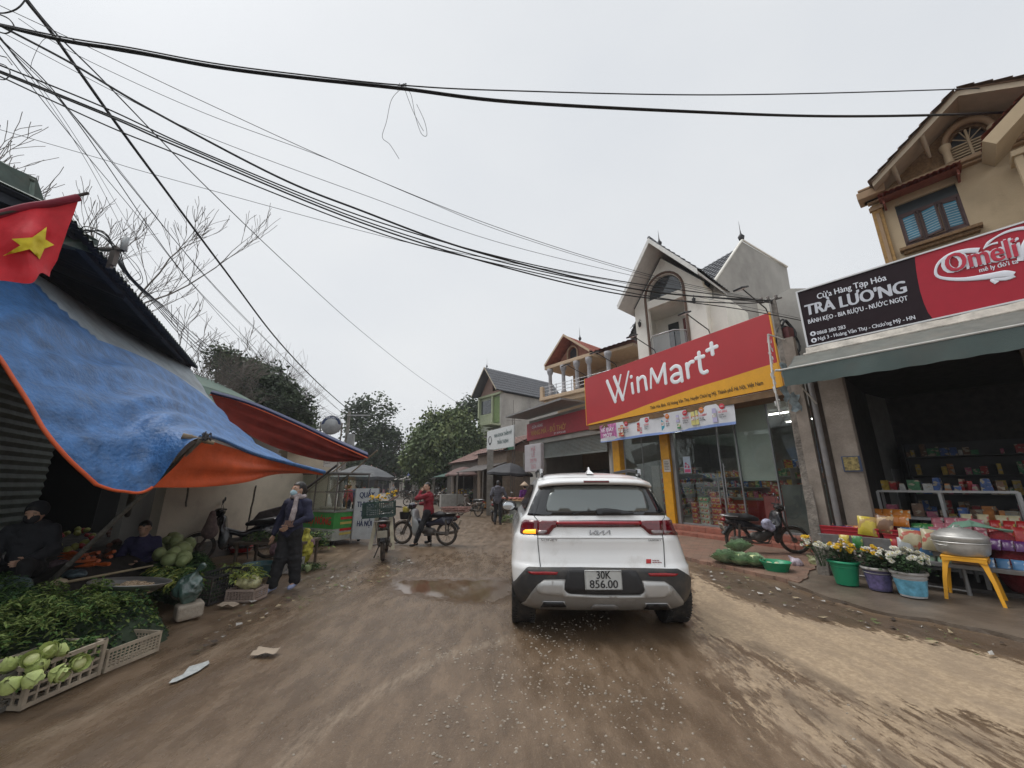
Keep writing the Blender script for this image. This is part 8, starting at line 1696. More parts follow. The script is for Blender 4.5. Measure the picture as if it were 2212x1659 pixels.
mb.lathe([(.23,-.08),(.15,-.03),(.001,-.01)],20,0); o=mb.build('bean_sprouts',M('sprout',(.50,.38,.26),.6,var=.4,scale=30),None,origin=False); o.location=c; tag(o,'pale bean sprouts filling the steel basin','sprouts',None,'stuff')
pole('sugar_cane','pale stick lying across the vegetables behind the steel basin',G(120,1262,.46),G(330,1222,.47),.016,M('cane',(.30,.24,.15),.7,var=.3)); lump('turnip','pale turnip end beside the stick',tuple(G(128,1258,.48)),(.09,.05,.04),M('turnip_pale',(.34,.27,.18),.6),.008,cat='turnip')
# crates of the front row
cgr=M('crate_beige',(.42,.355,.27),.7,var=.2,dirt=.55,dcol=(.16,.125,.095)); dirL=math.atan2(.5,.005)
def crT(p,yaw): return Matrix.Translation(p)@Matrix.Rotation(yaw,4,'Z')
a_=G(47,1534); b_=G(212,1459)
yaw=math.atan2(b_.y-a_.y,b_.x-a_.x); u=(b_-a_).normalized(); nrm=Vector((-u.y,u.x,0)); L1_=(b_-a_).length
crate(crT((a_+b_)/2+nrm*.19,yaw),L1_,.36,.26,cgr,'big pale grey plastic crate of cabbages nearest the camera',n=8,rows=4,t=.014)
a2=G(-75,1560); crate(crT((a2+a_)/2+nrm*.19-u*.02,yaw),L1_*.92,.36,.24,M('crate_dark_grey',(.16,.15,.13),.7,var=.2,dirt=.5),'darker grey crate at the left frame edge beside the cabbage crate',n=8,rows=5,t=.012)
a3=G(232,1452); b3=G(345,1405); crate(crT((a3+b3)/2+nrm*.17,math.atan2(b3.y-a3.y,b3.x-a3.x)),(b3-a3).length,.32,.17,cgr,'low pale crate half covered by greens, behind the cabbage crate',n=14,rows=5,t=.008)
ce=(a_+b_)/2+nrm*.17
chm=[M('cabbage_pale',(.40,.47,.16),.55,var=.3,scale=10,bump=.3,bscale=20),M('cabbage_cream',(.55,.58,.27),.55,var=.2)]
for i,(px,py,z,r,lb) in enumerate(((122,1396,.34,.065,'rightmost pale cabbage at the back of the front crate'),(72,1412,.33,.06,'pale cabbage in the middle back of the front crate'),(160,1415,.31,.062,'pale cabbage at the right front of the front crate'),(112,1432,.30,.06,'small cabbage at the front of the front crate'),(58,1440,.30,.06,'left cabbage in the front crate'),(20,1452,.29,.06,'cabbage half cut by the left frame edge'),(95,1415,.33,.06,'cabbage in the centre of the front crate'),(150,1392,.33,.058,'small cabbage in the back right corner of the front crate'),(40,1425,.31,.055,'small cabbage behind the left one in the front crate'))):
    p=G(px,py,z); cabbage(Matrix.Translation(p+Vector((0,0,-r*.9)))@Matrix.Rotation(.8,4,'X')@Matrix.Rotation(i*.7,4,'Y'),r,lb,chm,seed=40+i,n=10,open_=.26,heart=1)
blade_stuff('leaf_greens','leaf scraps filling the front crate around the cabbages',mound([tuple((a_+nrm*.03)[:2]),tuple((b_+nrm*.03)[:2]),tuple((b_+nrm*.33)[:2]),tuple((a_+nrm*.33)[:2])],.2,.25,900,12,.05),.06,[gA[1],gB[1],gA[0]],seed=12)
# bag on a stone-like sack, black crate, small crate with bagged vegetables, basins
c=G(400,1338); mb=MB(Matrix.Translation(c+Vector((0,.02,.09)))@Matrix.Rotation(.9,4,'Z')); mb.box((0,0,0),(.26,.2,.17),0,jit=.015); tag(mb.build('foam_block',M('dirty_foam',(.36,.31,.25),.9,var=.2,bump=.5,dirt=.5),None,bevel=.03,bseg=3),'dirty pale foam block on the road edge under the clear bag','block')
lump('plastic_bag','clear green tinted bag of vegetables tied at the top, on the foam block',(c.x-.06,c.y+.03,.31),(.16,.13,.15),M('poly_clear_green',(.055,.10,.085),.15,var=.6,scale=9,bump=1.0,bscale=14,spec=.9,coat=.5),.03,12,.018,extra=[('c',(c.x-.05,c.y+.03,.42),(c.x+.02,c.y+.03,.52),.07,.015),('c',(c.x+.02,c.y+.03,.5),(c.x+.07,c.y+.02,.56),.02,.04)])
c=G(455,1305); crate(crT(c+Vector((-.12,.25,0)),yaw-.1),.62,.36,.34,M('crate_black',(.03,.03,.032),.6,dirt=.4),'black plastic crate heaped with greens beside the clear bag',n=14,rows=6,t=.008)
a4=G(482,1306); b4=G(545,1298); crate(crT((a4+b4)/2+Vector((.0,.16,0)),.0),(b4-a4).length+.05,.28,.15,M('crate_rose',(.36,.28,.24),.7,dirt=.5),'small pinkish crate on the road edge under a bag of pale vegetables',n=9,rows=4,t=.009)
c=(a4+b4)/2+Vector((0,.16,0)); lump('plastic_bag','clear bag of pale cut vegetables on the small pinkish crate',(c.x,c.y,.21),(.17,.12,.08),M('poly_pale_veg',(.40,.38,.20),.25,var=.6,scale=14,bump=.9,bscale=18,spec=.8),.025,16,.016)
def basin(c,r,h,mat,lab):
    t=thing('basin',lab,'basin',c,0); mb=MB(); mb.lathe([(r*.7,0),(r*.95,h*.85),(r,h),(r*1.03,h),(r*1.0,h-.012),(r*.92,h*.8),(r*.68,.012),(.001,.012)],30,caps=False); mb.ngon([(r*.7*math.cos(i*.3),r*.7*math.sin(i*.3),.003) for i in range(21)]); mb.build('bowl',mat,t); return t
basin(G(533,1262)+Vector((0,.25,.06)),.24,.2,M('teal_plastic',(.02,.07,.08),.4,dirt=.2),'dark teal basin behind the small pinkish crate'); basin(G(505,1200)+Vector((0,.2,.05)),.26,.1,redpl,'red plastic basin behind the teal one')
c=G(600,1245); crate(crT(c+Vector((-.05,.35,0)),.25),.4,.3,.22,M('crate_offwhite',(.36,.34,.32),.7,dirt=.5),'off white crate directly behind the walking woman',n=4,rows=2,t=.03)
for i,(dx,dy,z,r) in enumerate(((-.3,.6,.33,(.24,.18,.16)),(-.12,.85,.42,(.26,.18,.14)),(-.35,1.0,.3,(.2,.2,.2)))): lump('net_bag','mauve net bag of garlic stacked behind the walking woman'+(', lowest','',', rearmost')[i],(c.x+dx,c.y+dy,z),r,M('net_mauve',(.22,.13,.15),.7,var=.55,scale=18,bump=.9,bscale=30),.025,9)
c=G(560,1170,.5); mb=MB(); mb.b2((c.x-.6,c.y+.2,.42),(c.x+.7,c.y+.9,.46)); 
for x in (-.55,.65):
    for y in (.25,.85): mb.b2((c.x+x-.02,c.y+y-.02,0),(c.x+x+.02,c.y+y+.02,.42))
tag(mb.build('low_table',M('plank',(.12,.09,.065),.8,var=.3),None),'low plank table of bagged produce behind the walking woman','table')
blade_stuff('leaf_greens','greens heaped on the low plank table behind the woman',mound([(c.x-.5,c.y+.25),(c.x+.6,c.y+.25),(c.x+.6,c.y+.8),(c.x-.5,c.y+.8)],.46,.58,900,14,.12),.07,gA,seed=14)
lump('plastic_bag','white translucent bags on the plank table beside her elbow',(c.x+.1,c.y+.5,.62),(.3,.16,.08),bagm('milky',(.42,.40,.40)),.04)
# right of the woman
c=G(645,1226); lump('vegetable_bag','yellow net bag of vegetables standing right of the walking woman',(c.x,c.y+.1,.32),(.17,.14,.27),M('net_yellow',(.42,.38,.05),.6,var=.6,scale=16,bump=.9,bscale=22),.03,11,.018,extra=[('c',(c.x,c.y+.1,.5),(c.x+.02,c.y+.1,.62),.09,.06)])
c2_=G(668,1195); blade_stuff('leafy_plant','tall leafy stems standing between the yellow bag and the cart',np.array([(c2_.x+random.gauss(0,.13),c2_.y+.3+random.gauss(0,.12),.06+random.uniform(0,.36)) for _ in range(420)]),.09,[lm('mid',(.05,.10,.025)),lm('light',(.18,.24,.07)),gA[0]],wid=.35,seed=15)
for i,(px,py,r) in enumerate(((643,1238,.075),(664,1236,.075))): p=G(px,py); cabbage(Matrix.Translation(p),r,('left','right')[i]+' small green cabbage on the ground below the yellow bag',[M('kohlrabi_light',(.33,.40,.20),.5,var=.2)]*2,seed=60+i,n=6,open_=.1)
blade_stuff('leaf_greens','trimmed stems scattered around the two small cabbages',np.array([(G(660,1232).x+random.gauss(0,.12),G(660,1232).y+random.gauss(0,.1)+.1,random.uniform(0,.1)) for _ in range(260)]),.08,gA,wid=.2,up=.3,seed=16)
# paper scrap and white paint patch
g1=gp((363,1480),(372,1470),(395,1460),(408,1443),(430,1437),(450,1430),(452,1436),(430,1452),(410,1462),(380,1476)); me=MB(); me.ngon([(x,y,.012) for x,y in g1]); tag(me.build('plastic_scrap',M('scrap_white',(.42,.44,.43),.6,var=.3,scale=20),None),'torn white plastic scrap pressed into the mud near the crates','scrap')
for (px,py,lb) in ((573,1415,'crumpled pale leaf of paper on the muddy road'),(492,1312,'small crumpled paper near the clear bag')):
    c=G(px,py); mb=MB(); mb.grid([[c+Vector((.07*(i-1.5),.04*(j-1.5),.02+random.uniform(0,.03))) for j in range(4)] for i in range(4)],0); tag(mb.build('paper_scrap',M('paper_tan',(.36,.29,.22),.9),None),lb,'scrap')
# ================= cart, board, umbrellas =================
cg=G(714.8,1180); CA=Fr((cg.x,cg.y),R(-27)); CT_=thing('food_cart','green and white glass sided food cart with red lettering behind the walking woman','cart',(cg.x,cg.y,0),R(-27))
mb=MB(); mb.b2((-1.7,0,.12),(0,1.05,.52)); mb.build('white_panel',M('cart_white',(.40,.42,.38),.5,dirt=.35),CT_); mb=MB(); mb.b2((-1.7,-.004,.40),(.004,1.05,.80)); mb.build('green_panel',M('cart_green',(.05,.27,.06),.45,var=.2,dirt=.15),CT_)
mb=MB(); mb.b2((-1.72,-.02,.80),(.02,1.07,.83)); mb.build('counter',sst,CT_)
mb=MB()
for x in (-1.7,-.85,-.01):
    for y in (0,1.04): mb.b2((x-.012,y-.012,.83),(x+.012,y+.012,1.78))
for z in (1.3,1.77):
    for y in (0,1.04): mb.b2((-1.7,y-.01,z),(0,y+.01,z+.02))
    for x in (-1.7,-.01): mb.b2((x-.01,0,z),(x+.01,1.04,z+.02))
mb.build('glass_frame',M('rust_steel',(.15,.13,.12),.6),CT_)
mb=MB(); 
for a,b in (((-1.69,.0),(-.01,.006)),((-.012,.01),(-.006,1.03))): mb.b2((*a,.84),(*b,1.76))
mb.build('glass_pane',gl,CT_); mb=MB(); mb.b2((-1.72,-.03,1.79),(.02,1.07,1.82)); mb.build('top_board',M('cart_top',(.2,.2,.2),.6),CT_)
text('lettering','ĐẬU PHỤ NÓNG',.27,M('cart_red',(.5,.02,.02),.5),CT_,TX(Matrix.Translation((-.86,-.012,.5))),bold=.03,fit=1.55); text('lettering','0963 321 110',.12,inkm,CT_,TX(Matrix.Translation((-.75,-.012,.28))),bold=.02)
mb=MB(); 
for i,(z,w) in enumerate(((.62,.7),(.5,.6),(.34,.5),(.24,.6))): mb.b2((.007,.2,z),(.011,.2+w,z+.06),i%2)
mb.build('side_lettering',[M('cart_red',(.5,.02,.02),.5),M('cart_yellow',(.5,.4,.1),.5)],CT_)
for x,y in ((-1.6,.1),(-.1,.1),(-.1,.95),(-1.6,.95)): mb=MB(); mb.lathe([(.05,-.02),(.06,-.015),(.06,.015),(.05,.02)],12,T=Matrix.Translation((x,y,.06))@Matrix.Rotation(math.pi/2,4,'X')); mb.build('castor',black,CT_)
for i in range(5): c=CA.w((-1.1+i*.2,.5,.87)); lump('wrapped_food','pale wrapped food parcel inside the glass cart',(c.x,c.y,c.z),(.1,.07,.045),M('food_cream',(.5,.42,.34),.6),.01,cat='food'); bpy.context.scene.objects[-1]
for o in COL.objects:
    if o.name.startswith('wrapped_food'): o['group']='food parcels in the glass cart'
SB=PY(785.5,1150,10.9); BD=thing('pharmacy_board','white free standing board with dark blue pharmacy lettering beyond the green cart','board',(SB.x,SB.y,0),R(4)); tp=PY(785.5,1055,10.9).z; hw=25*10.5/830
mb=MB(); mb.b2((-hw,0,.1),(hw,.03,tp)); mb.build('panel',M('board_white',(.52,.54,.55),.6,dirt=.15),BD); mb=MB()
for x in (-hw,hw): mb.b2((x-.015,.0,0),(x+.015,.04,tp))
mb.build('frame',steel,BD); ink=M('ink_navy',(.02,.035,.11),.5)
for i,(w_,f) in enumerate((('QUẦY',.62),('THUỐC',.74),('TÂY',.42),('HÀ NỘI',.6))): text('lettering',w_,.2,ink,BD,TX(Matrix.Translation((0,-.004,tp-.24-i*.245))),bold=.03,fit=hw*2*f)
def stool(p,rz,lab):
    t=thing('stool',lab,'stool',p,rz); bl_=M('stool_blue',(.07,.09,.24),.5); mb=MB(); mb.b2((-.17,-.17,.42),(.17,.17,.46)); mb.build('seat',bl_,t,bevel=.01)
    for x in (-1,1):
        for y in (-1,1): mb=MB(); mb.add([(x*.19,y*.19,0),(x*.15,y*.19,0),(x*.11,y*.16,.42),(x*.16,y*.16,.42),(x*.19,y*.15,0),(x*.16,y*.11,.42)],[(0,1,2,3),(0,3,5,4)],0); mb.build('leg',bl_,t)
    return t
sp=G(756,1159); stool(sp,.3,'blue plastic stool between the green cart and the white board'); stool(sp+Vector((-.35,.5,0)),.1,'second blue stool just behind the first, beside the cart')
mb=MB(Matrix.Translation(sp+Vector((0,0,.46)))); mb.b2((-.13,-.1,0),(.13,.1,.16)); tag(mb.build('small_box',M('box_pinkish',(.40,.28,.22),.8),None,bevel=.008),'small pinkish box on the blue stool','box')
def umbrella(p,r,zt,drop,mat,lab,n=8,tilt=0.,pole_h=None):
    t=thing('market_umbrella',lab,'umbrella',(p.x,p.y,0),0); mb=MB(Matrix.Translation((0,0,zt))@Matrix.Rotation(tilt,4,'Y')); A=[]; N_=n*4
    for i in range(N_):
        a=i*6.2832/N_; sc=1-.05*abs(math.sin(a*n/2)); A.append([(r*s*sc*math.cos(a),r*s*sc*math.sin(a),-drop*(s**1.6)-.02*s*abs(math.sin(a*n/2))) for s in (.01,.25,.5,.75,1)]+[(r*sc*math.cos(a)*1.0,r*sc*math.sin(a)*1.0,-drop-.1-.03*abs(math.sin(a*n/2)))])
    mb.grid(A,0,False,closeu=True); mb.build('canopy',mat,t); mb=MB(); mb.tube([(0,0,0),(0,0,zt+.05)],.025,8); mb.build('pole',spk,t)
    mb=MB(); 
    for i in range(n): a=i*6.2832/n; mb.tube([(0,0,zt-.04),(r*.97*math.cos(a),r*.97*math.sin(a),zt-drop-.03)],.006,4)
    mb.build('ribs',spk,t); mb=MB(); mb.lathe([(.25,0),(.24,.1),(.05,.14)],12); mb.build('base',M('concrete_plain',(.3,.29,.27),.8),t)
um=M('umbrella_grey',(.085,.09,.095),.6,var=.2,dirt=.25,dcol=(.2,.2,.19)); ub=M('umbrella_brown',(.13,.075,.065),.7,var=.2)
c=PY(786,1004,14); umbrella(c,1.12,c.z,.42,um,'big faded grey umbrella behind the white board on the left')
c=PY(1003,1008,27.5); umbrella(c,1.35,c.z,.55,ub,'brown umbrella over the flower seller on the right'); c=PY(1103,1000,19.5); umbrella(c,1.15,c.z,.5,M('umbrella_black',(.035,.035,.04),.6,var=.2),'black umbrella beside the pale hanging sign box',tilt=.06)
# flower tubs by the seller
for i,(px,py,k,lb) in enumerate(((985,1090,'y','yellow flowers in the left tub of the far flower seller'),(998,1092,'y','yellow flowers in the middle tub of the far flower seller'),(1012,1091,'w','white flowers in the right tub of the far flower seller'))):
    c=G(px,py); bucket(c,.17,.22,.4,M('tub_pale',(.30,.32,.40),.5),M('tub_pale',(.30,.32,.40),.5),('left','middle','right')[i]+' pale tub of flowers at the far flower stall'); bouquet(c,.4,.42,.75,((k,34),),lb,90+i,sc=2.3,nleaf=120)
# counter and meat/vegetables by the purple person
c=G(1113,1125); mb=MB(Matrix.Translation(c)@Matrix.Rotation(R(-60),4,'Z')); mb.b2((-.5,0,0),(.5,.6,.82)); mb.b2((-.9,-.1,.82),(.6,.7,.87),1); tag(mb.build('market_counter',[M('counter_grey',(.32,.33,.31),.7,dirt=.4),cbd],None),'grey tiled market counter in front of the person in purple','counter')
for i in range(6): lump('meat_cut','pink piece of meat on the grey market counter',(c.x-.6+i*.2,c.y+.3-.1*i,.92),(.14,.1,.05),M('meat',(.35,.12,.09),.5,var=.4,scale=20),.02,12,.035,cat='meat')['group']='meat on the grey market counter'
blade_stuff('leaf_greens','greens spread on the ground at the foot of the market counter',mound([(c.x-.6,c.y-.9),(c.x+.9,c.y-.9),(c.x+.9,c.y+.1),(c.x-.6,c.y+.1)],.0,.22,900,77,.2),.09,[gA[1],gB[1],lm('whitish',(.35,.38,.25))],seed=77)
# ---- low shops along the far street
def small_shop(lab,p,rz,w,d,h,wallc,awn,sign=None,roof=(.2,.12,.1),open_=.75,pit=.5):
    t=thing('street_shop',lab,'shop',(p[0],p[1],0),rz); mb=MB(); o=w*open_/2
    mb.b2((-w/2,0,0),(-o,.2,h)); mb.b2((o,0,0),(w/2,.2,h)); mb.b2((-o,0,h*.72),(o,.2,h)); mb.b2((-w/2,d-.2,0),(w/2,d,h)); mb.b2((-w/2,.2,0),(-w/2+.15,d-.2,h)); mb.b2((w/2-.15,.2,0),(w/2,d-.2,h)); mb.build('wall',M('shopwall_%.2f_%.2f'%(wallc[0],wallc[2]),wallc,.85,var=.2,dirt=.35),t)
    mb=MB(); mb.b2((-o,1.6,0),(o,1.7,h*.72)); mb.build('inner_wall',M('inner_dark',(.05,.05,.055),.8),t)
    mb=MB(); mb.prism([(-w/2,-1.5,h*.66),(-w/2,0,h*.8),(w/2,0,h*.8),(w/2,-1.5,h*.66)],(0,0,.04)); mb.build('awning',M('awn_%.2f_%.2f'%(awn[0],awn[1]),awn,.7,var=.3,dirt=.3),t)
    for x in (-w/2+.1,w/2-.1): mb=MB(); mb.tube([(x,-1.4,0),(x,-1.4,h*.67)],.04,6); mb.build('awning_post',spk,t)
    mb=MB(); tile_roof(mb,(-w/2-.2,-.3,h),(w/2+.2,-.3,h),(w/2+.2,d*.5,h+d*pit*.5),(-w/2-.2,d*.5,h+d*pit*.5),w=.3,row=.4); tile_roof(mb,(-w/2-.2,d+.2,h),(w/2+.2,d+.2,h),(w/2+.2,d*.5,h+d*pit*.5),(-w/2-.2,d*.5,h+d*pit*.5),w=.3,row=.4)
    for x in (-w/2,w/2-.1): mb.prism([(x,0,h),(x,d,h),(x,d*.5,h+d*pit*.5)],(.1,0,0))
    mb.build('roof',M('rf_%.2f'%roof[0],roof,.7,var=.3),t)
    if sign: mb=MB(); mb.b2((-w*.35,-.12,h*.83),(w*.35,-.02,h*1.05)); mb.build('sign_panel',M('sg_%.2f_%.2f'%(sign[0],sign[2]),sign,.5,var=.3,scale=3),t)
    mb=MB(); r_=random.Random(int(w*100+p[1]*7))
    for i in range(16): x=r_.uniform(-o,o); z=r_.uniform(.0,.9); mb.box((x,r_.uniform(.3,1.3),z+.15),(r_.uniform(.2,.5),.3,r_.uniform(.2,.5)),r_.randrange(8))
    mb.build('goods',goods,t); return t
rz_=R(-62)
for i,(p,w,h,wc,aw,sg,lb) in enumerate(((( -1.3,24.3),4.2,3.4,(.22,.17,.13),(.09,.08,.075),None,'brown walled low shop behind the black umbrella'),((-3.6,29.2),5.2,3.1,(.20,.17,.15),(.05,.10,.08),None,'low shop with green sheet awning behind the brown umbrella'),((-6.6,36.5),5.0,3.0,(.28,.26,.24),(.15,.14,.13),None,'grey low shop under the bamboo tree'),((-9.8,43.5),5,3.0,(.30,.3,.3),(.18,.17,.16),(.08,.2,.4),'small shop with a blue sign beyond the bamboo tree'),((-13.5,51.5),6,3.2,(.35,.33,.3),(.3,.28,.25),(.1,.14,.4),'shop with a blue and white sign far down the right side'),((-17.5,60),6,3.4,(.3,.28,.25),(.2,.18,.16),(.45,.04,.05),'shop with a small red sign near the end of the street'))): small_shop(lb,p,rz_,w,5,h,wc,aw,sg)
for i,(p,w,h,wc,aw,sg,lb) in enumerate((((-12.2,24),4.5,3.0,(.25,.23,.2),(.12,.12,.12),None,'grey shop on the left behind the big grey umbrella'),((-15.4,31),5.5,3.0,(.3,.27,.22),(.2,.06,.05),(.4,.3,.08),'shop with a faded red awning on the far left side'),((-19.3,39.5),6,3.2,(.33,.31,.28),(.15,.16,.17),(.4,.05,.05),'shop with a red sign halfway down the left side'),((-24,49.5),7,3.2,(.28,.27,.25),(.2,.2,.2),None,'long grey shop far down the left side'))): small_shop(lb,p,R(115),w,5,h,wc,aw,sg)
small_shop('pale house closing the far end of the street',(-26,74),R(-10),9,6,4,(.38,.35,.32),(.25,.22,.2),(.1,.2,.45),(.3,.14,.11)); small_shop('red roofed house beyond the trees at the street end',(-34,66),R(20),9,6,5.5,(.36,.33,.3),(.2,.2,.2),None,(.34,.14,.10))
small_shop('red roofed house between the two green trees in the distance',(-14.5,74),R(-20),9,7,6,(.4,.36,.3),(.2,.2,.2),None,(.34,.12,.09))
mb=MB(Matrix.Translation(G(1010,1100)+Vector((-.9,.6,0)))@Matrix.Rotation(R(20),4,'Z')); mb.b2((-.9,0,0),(.9,.6,.9)); tag(mb.build('low_wall',M('concrete_plain',(.3,.29,.27),.8,var=.2),None),'low pale concrete block right of the dark parked motorbikes','wall')
for i,(px,Y,h) in enumerate(((1058,20.5,3.3),(1138,19,3.0))):
    c=PY(px,1047,Y); mb=MB(); mb.b2((c.x-.16,Y,0),(c.x+.16,Y+.3,h)); tag(mb.build('concrete_post',M('old_concrete',(.24,.225,.20),.9,var=.25,dirt=.4),None),('pale concrete post left of the black umbrella','narrow concrete post right of the black umbrella')[i],'post')
# round beer sign and small pole
c=PY(716,918,16); RS=thing('round_sign','round grey beer sign with blue upper arc on two posts above the red tarpaulin','sign',(c.x,c.y,0),R(8))
mb=MB(); mb.lathe([(.40,-.05),(.41,0),(.40,.05)],32,T=Matrix.Translation((0,0,c.z))@Matrix.Rotation(math.pi/2,4,'X')); mb.build('disc',M('disc_silver',(.36,.37,.38),.4,var=.25,scale=3),RS)
mb=MB(); mb.add([(.38*math.cos(a),-.055,c.z+.38*math.sin(a)) for a in [math.pi*k/16 for k in range(17)]]+[(.27*math.cos(a),-.055,c.z+.05+.22*math.sin(a)) for a in [math.pi*k/16 for k in range(17)]],[(k,k+17,k+18,k+1) for k in range(16)],0); mb.build('blue_arc',M('arc_navy',(.04,.06,.14),.5),RS); text('lettering','BIA HƠI',.13,swt,RS,TX(Matrix.Translation((0,-.06,c.z+.26))),bold=.02)
for x in (-.42,.42): mb=MB(); mb.tube([(x,0,0),(x,0,c.z+.1)],.03,6); mb.build('post',spk,RS)
c=PY(755,889,25); CP_=thing('utility_pole','slim concrete utility pole with a meter box in front of the round leafed tree','pole',(c.x,c.y,0),0); mb=MB(); mb.tube([(0,0,0),(0,0,c.z)],[.17,.1],8); mb.build('shaft',M('old_concrete',(.24,.225,.20),.9),CP_); mb=MB(); mb.b2((.12,-.2,c.z-2.2),(.5,.1,c.z-1.5)); mb.b2((-.1,-.1,c.z-.3),(1.4,-.02,c.z-.22)); mb.build('meter_box',M('box_grey',(.35,.36,.36),.6),CP_)
# ================= trees =================
bark=M('bark',(.085,.07,.058),.95,var=.35,scale=10,bump=.5); barkp=M('bare_bark',(.15,.13,.115),.95,var=.25,scale=6)
def grow(base,h,seed,levels,spread,r0,up=.35,nk=(3,4),lenk=.72,first=.35,bend=.25):
    rnd=random.Random(seed); segs=[]; tips=[]
    def rec(p,d,L,r,lv):
        P=[p];n=4; 
        for i in range(n): d=(d+Vector((rnd.uniform(-1,1),rnd.uniform(-1,1),rnd.uniform(-.6,1)*up))*bend).normalized(); P.append(P[-1]+d*L/n)
        r1=r*.62; segs.append((P,[r+(r1-r)*i/n for i in range(n+1)],lv))
        if lv==levels: tips.append(P[-1]); tips.append(P[2]); return
        k=rnd.randint(*nk)
        for i in range(k):
            q=P[-1] if i<2 else P[rnd.choice((2,3))]; a=rnd.uniform(0,6.28); s=spread*rnd.uniform(.6,1.2); e=(d+Vector((math.cos(a)*s,math.sin(a)*s,up*rnd.uniform(0,.8)))).normalized(); rec(q,e,L*lenk*rnd.uniform(.75,1.2),r1*(.85 if i<2 else .6),lv+1)
    rec(Vector(base),Vector((0,0,1)),h*first,r0,0); return segs,tips
def bare_tree(lab,base,h,seed,levels=5,spread=.7,r0=.16,lean=(0,0),lk=.72):
    segs,tips=grow((0,0,0),h,seed,levels,spread,r0,up=.45,nk=(3,4),lenk=lk,first=.32,bend=.2)
    t=thing('bare_tree',lab,'tree',base,0); a=MB(); b=MB()
    for P,r,lv in segs:
        Q=[p+Vector((lean[0]*p.z,lean[1]*p.z,0)) for p in P]; (a if lv<2 else b).tube(Q,[max(x,.008) for x in r],6 if lv<2 else 3,0,caps=False)
    a.build('trunk',barkp,t); b.build('twigs',barkp,t)
def leafy(lab,base,h,seed,leafsize,mats,crown,r0=.25,nleaf=55,sig=.7,name='leafy_tree',droop=0.,levels=4,first=.4,flatl=1.,ncl=None):
    """crown: list of (cx,cy,cz,rx,ry,rz) ellipsoids relative to the base; leaves gather in clumps inside"""
    t=thing(name,lab,'tree',base,0); segs,tips=grow((0,0,0),h,seed,levels,.8,r0,first=first); a=MB()
    for P,r,lv in segs: a.tube(P,[max(x,.015) for x in r],6 if lv<2 else 4,0,caps=False)
    a.build('trunk',bark,t); r=np.random.default_rng(seed); cl=[]
    for (cx,cy,cz,rx,ry,rz,n) in crown:
        u=r.normal(size=(n,3)); u/=np.linalg.norm(u,axis=1)[:,None]; q=r.uniform(.35,1,n)**.5; cl.append(np.array([cx,cy,cz])+u*q[:,None]*np.array([rx,ry,rz]))
    cl=np.concatenate(cl); n=len(cl)*nleaf; pts=np.repeat(cl,nleaf,0)+r.normal(size=(n,3))*sig*np.array([1,1,flatl]); 
    d=r.normal(size=(n,3)); d[:,2]=d[:,2]*.4-droop; d/=np.linalg.norm(d,axis=1)[:,None]; s=np.cross(d,r.normal(size=(n,3))); s/=np.linalg.norm(s,axis=1)[:,None]; L=leafsize*r.uniform(.6,1.4,n)[:,None]
    V=np.concatenate([pts,pts+d*L*.5+s*L*.28,pts+d*L,pts+d*L*.5-s*L*.28]); i=np.arange(n); F=np.stack([i,i+n,i+2*n,i+3*n],1); mi=np.repeat(r.integers(0,len(mats),len(cl)),nleaf); npmesh('crown',V,F,mats,t,mi=mi)
def lf(n,c): return M('leaf_'+n,c,.65,var=.35,scale=.6,spec=.3)
DK=[lf('dark',(.042,.06,.034)),lf('dark2',(.06,.085,.045)),lf('dark3',(.085,.11,.06))]; MDg=[lf('mid',(.08,.115,.045)),lf('mid2',(.12,.16,.07)),lf('mid3',(.055,.085,.036)),lf('mid4',(.17,.21,.09))]
def cpt_(px,py,Y): return PY(px,py,Y)
def crown_at(specs,Y,base):
    out=[]
    for (px,py,wx,wy,n) in specs: c=PY(px,py,Y); k=Y/830/1.02; out.append((c.x-base.x,c.y-base.y,c.z,wx*k,min(wx,60)*k,wy*k,n))
    return out
b=PY(950,1060,36); b.z=0; leafy('broad drooping bamboo like tree overhanging the right side shops',b,5.5,3,.34,MDg,crown_at([(960,965,72,62,150),(920,985,45,55,70),(1005,975,42,60,80),(985,915,28,26,26),(940,915,22,20,18),(1030,1010,20,30,18)],36,b),r0=.3,nleaf=75,sig=.42,droop=.9,levels=3,name='bamboo_tree')
b=PY(812,1060,46); b.z=0; leafy('sparse round leafed tree at the end of the left side, above the grey umbrella',b,7,8,.42,DK,crown_at([(800,885,48,26,34),(790,930,48,30,46),(820,960,50,45,80),(845,1000,38,35,50),(770,900,22,30,16),(780,990,40,30,40)],46,b),r0=.3,nleaf=30,sig=.42,levels=4)
b=PY(575,1060,22); b.z=0; leafy('dense dark evergreen tree behind the red tarpaulin',b,6.0,5,.22,DK,crown_at([(565,830,60,45,90),(500,800,40,32,50),(610,880,50,55,80),(655,915,20,30,24),(480,770,18,18,14),(560,900,60,40,60)],22,b),r0=.25,nleaf=58,sig=.26,levels=4)
b=PY(1010,1060,48); b.z=0; leafy('small round tree behind the bamboo tree, beside the grey roofed house',b,8,11,.4,DK,crown_at([(1012,885,22,22,26),(1000,905,25,22,20)],48,b),nleaf=50,sig=.5,levels=3)
for i,(px,Y) in enumerate(((850,105),(890,110),(800,95),(700,90),(740,100))): b=PY(px,1060,Y); b.z=0; leafy('distant green tree, number %s from the left, beyond the end of the street'%('four','five','three','one','two')[i],b,6,20+i,.8,MDg,[(0,0,6.5,5,4,3.4,34),(1,0,4,5,4,2.5,20)],nleaf=45,sig=.9,levels=3)
bb=PY(630,1060,26); bb.z=0; bare_tree('tall bare tree with upswept twigs behind the dark evergreen',bb,12.5,7,lean=(-.0,0),r0=.2)
bb=PY(585,1060,25); bb.z=0; bare_tree('second bare tree just left of the tall one behind the evergreen',bb,12,17,r0=.16)
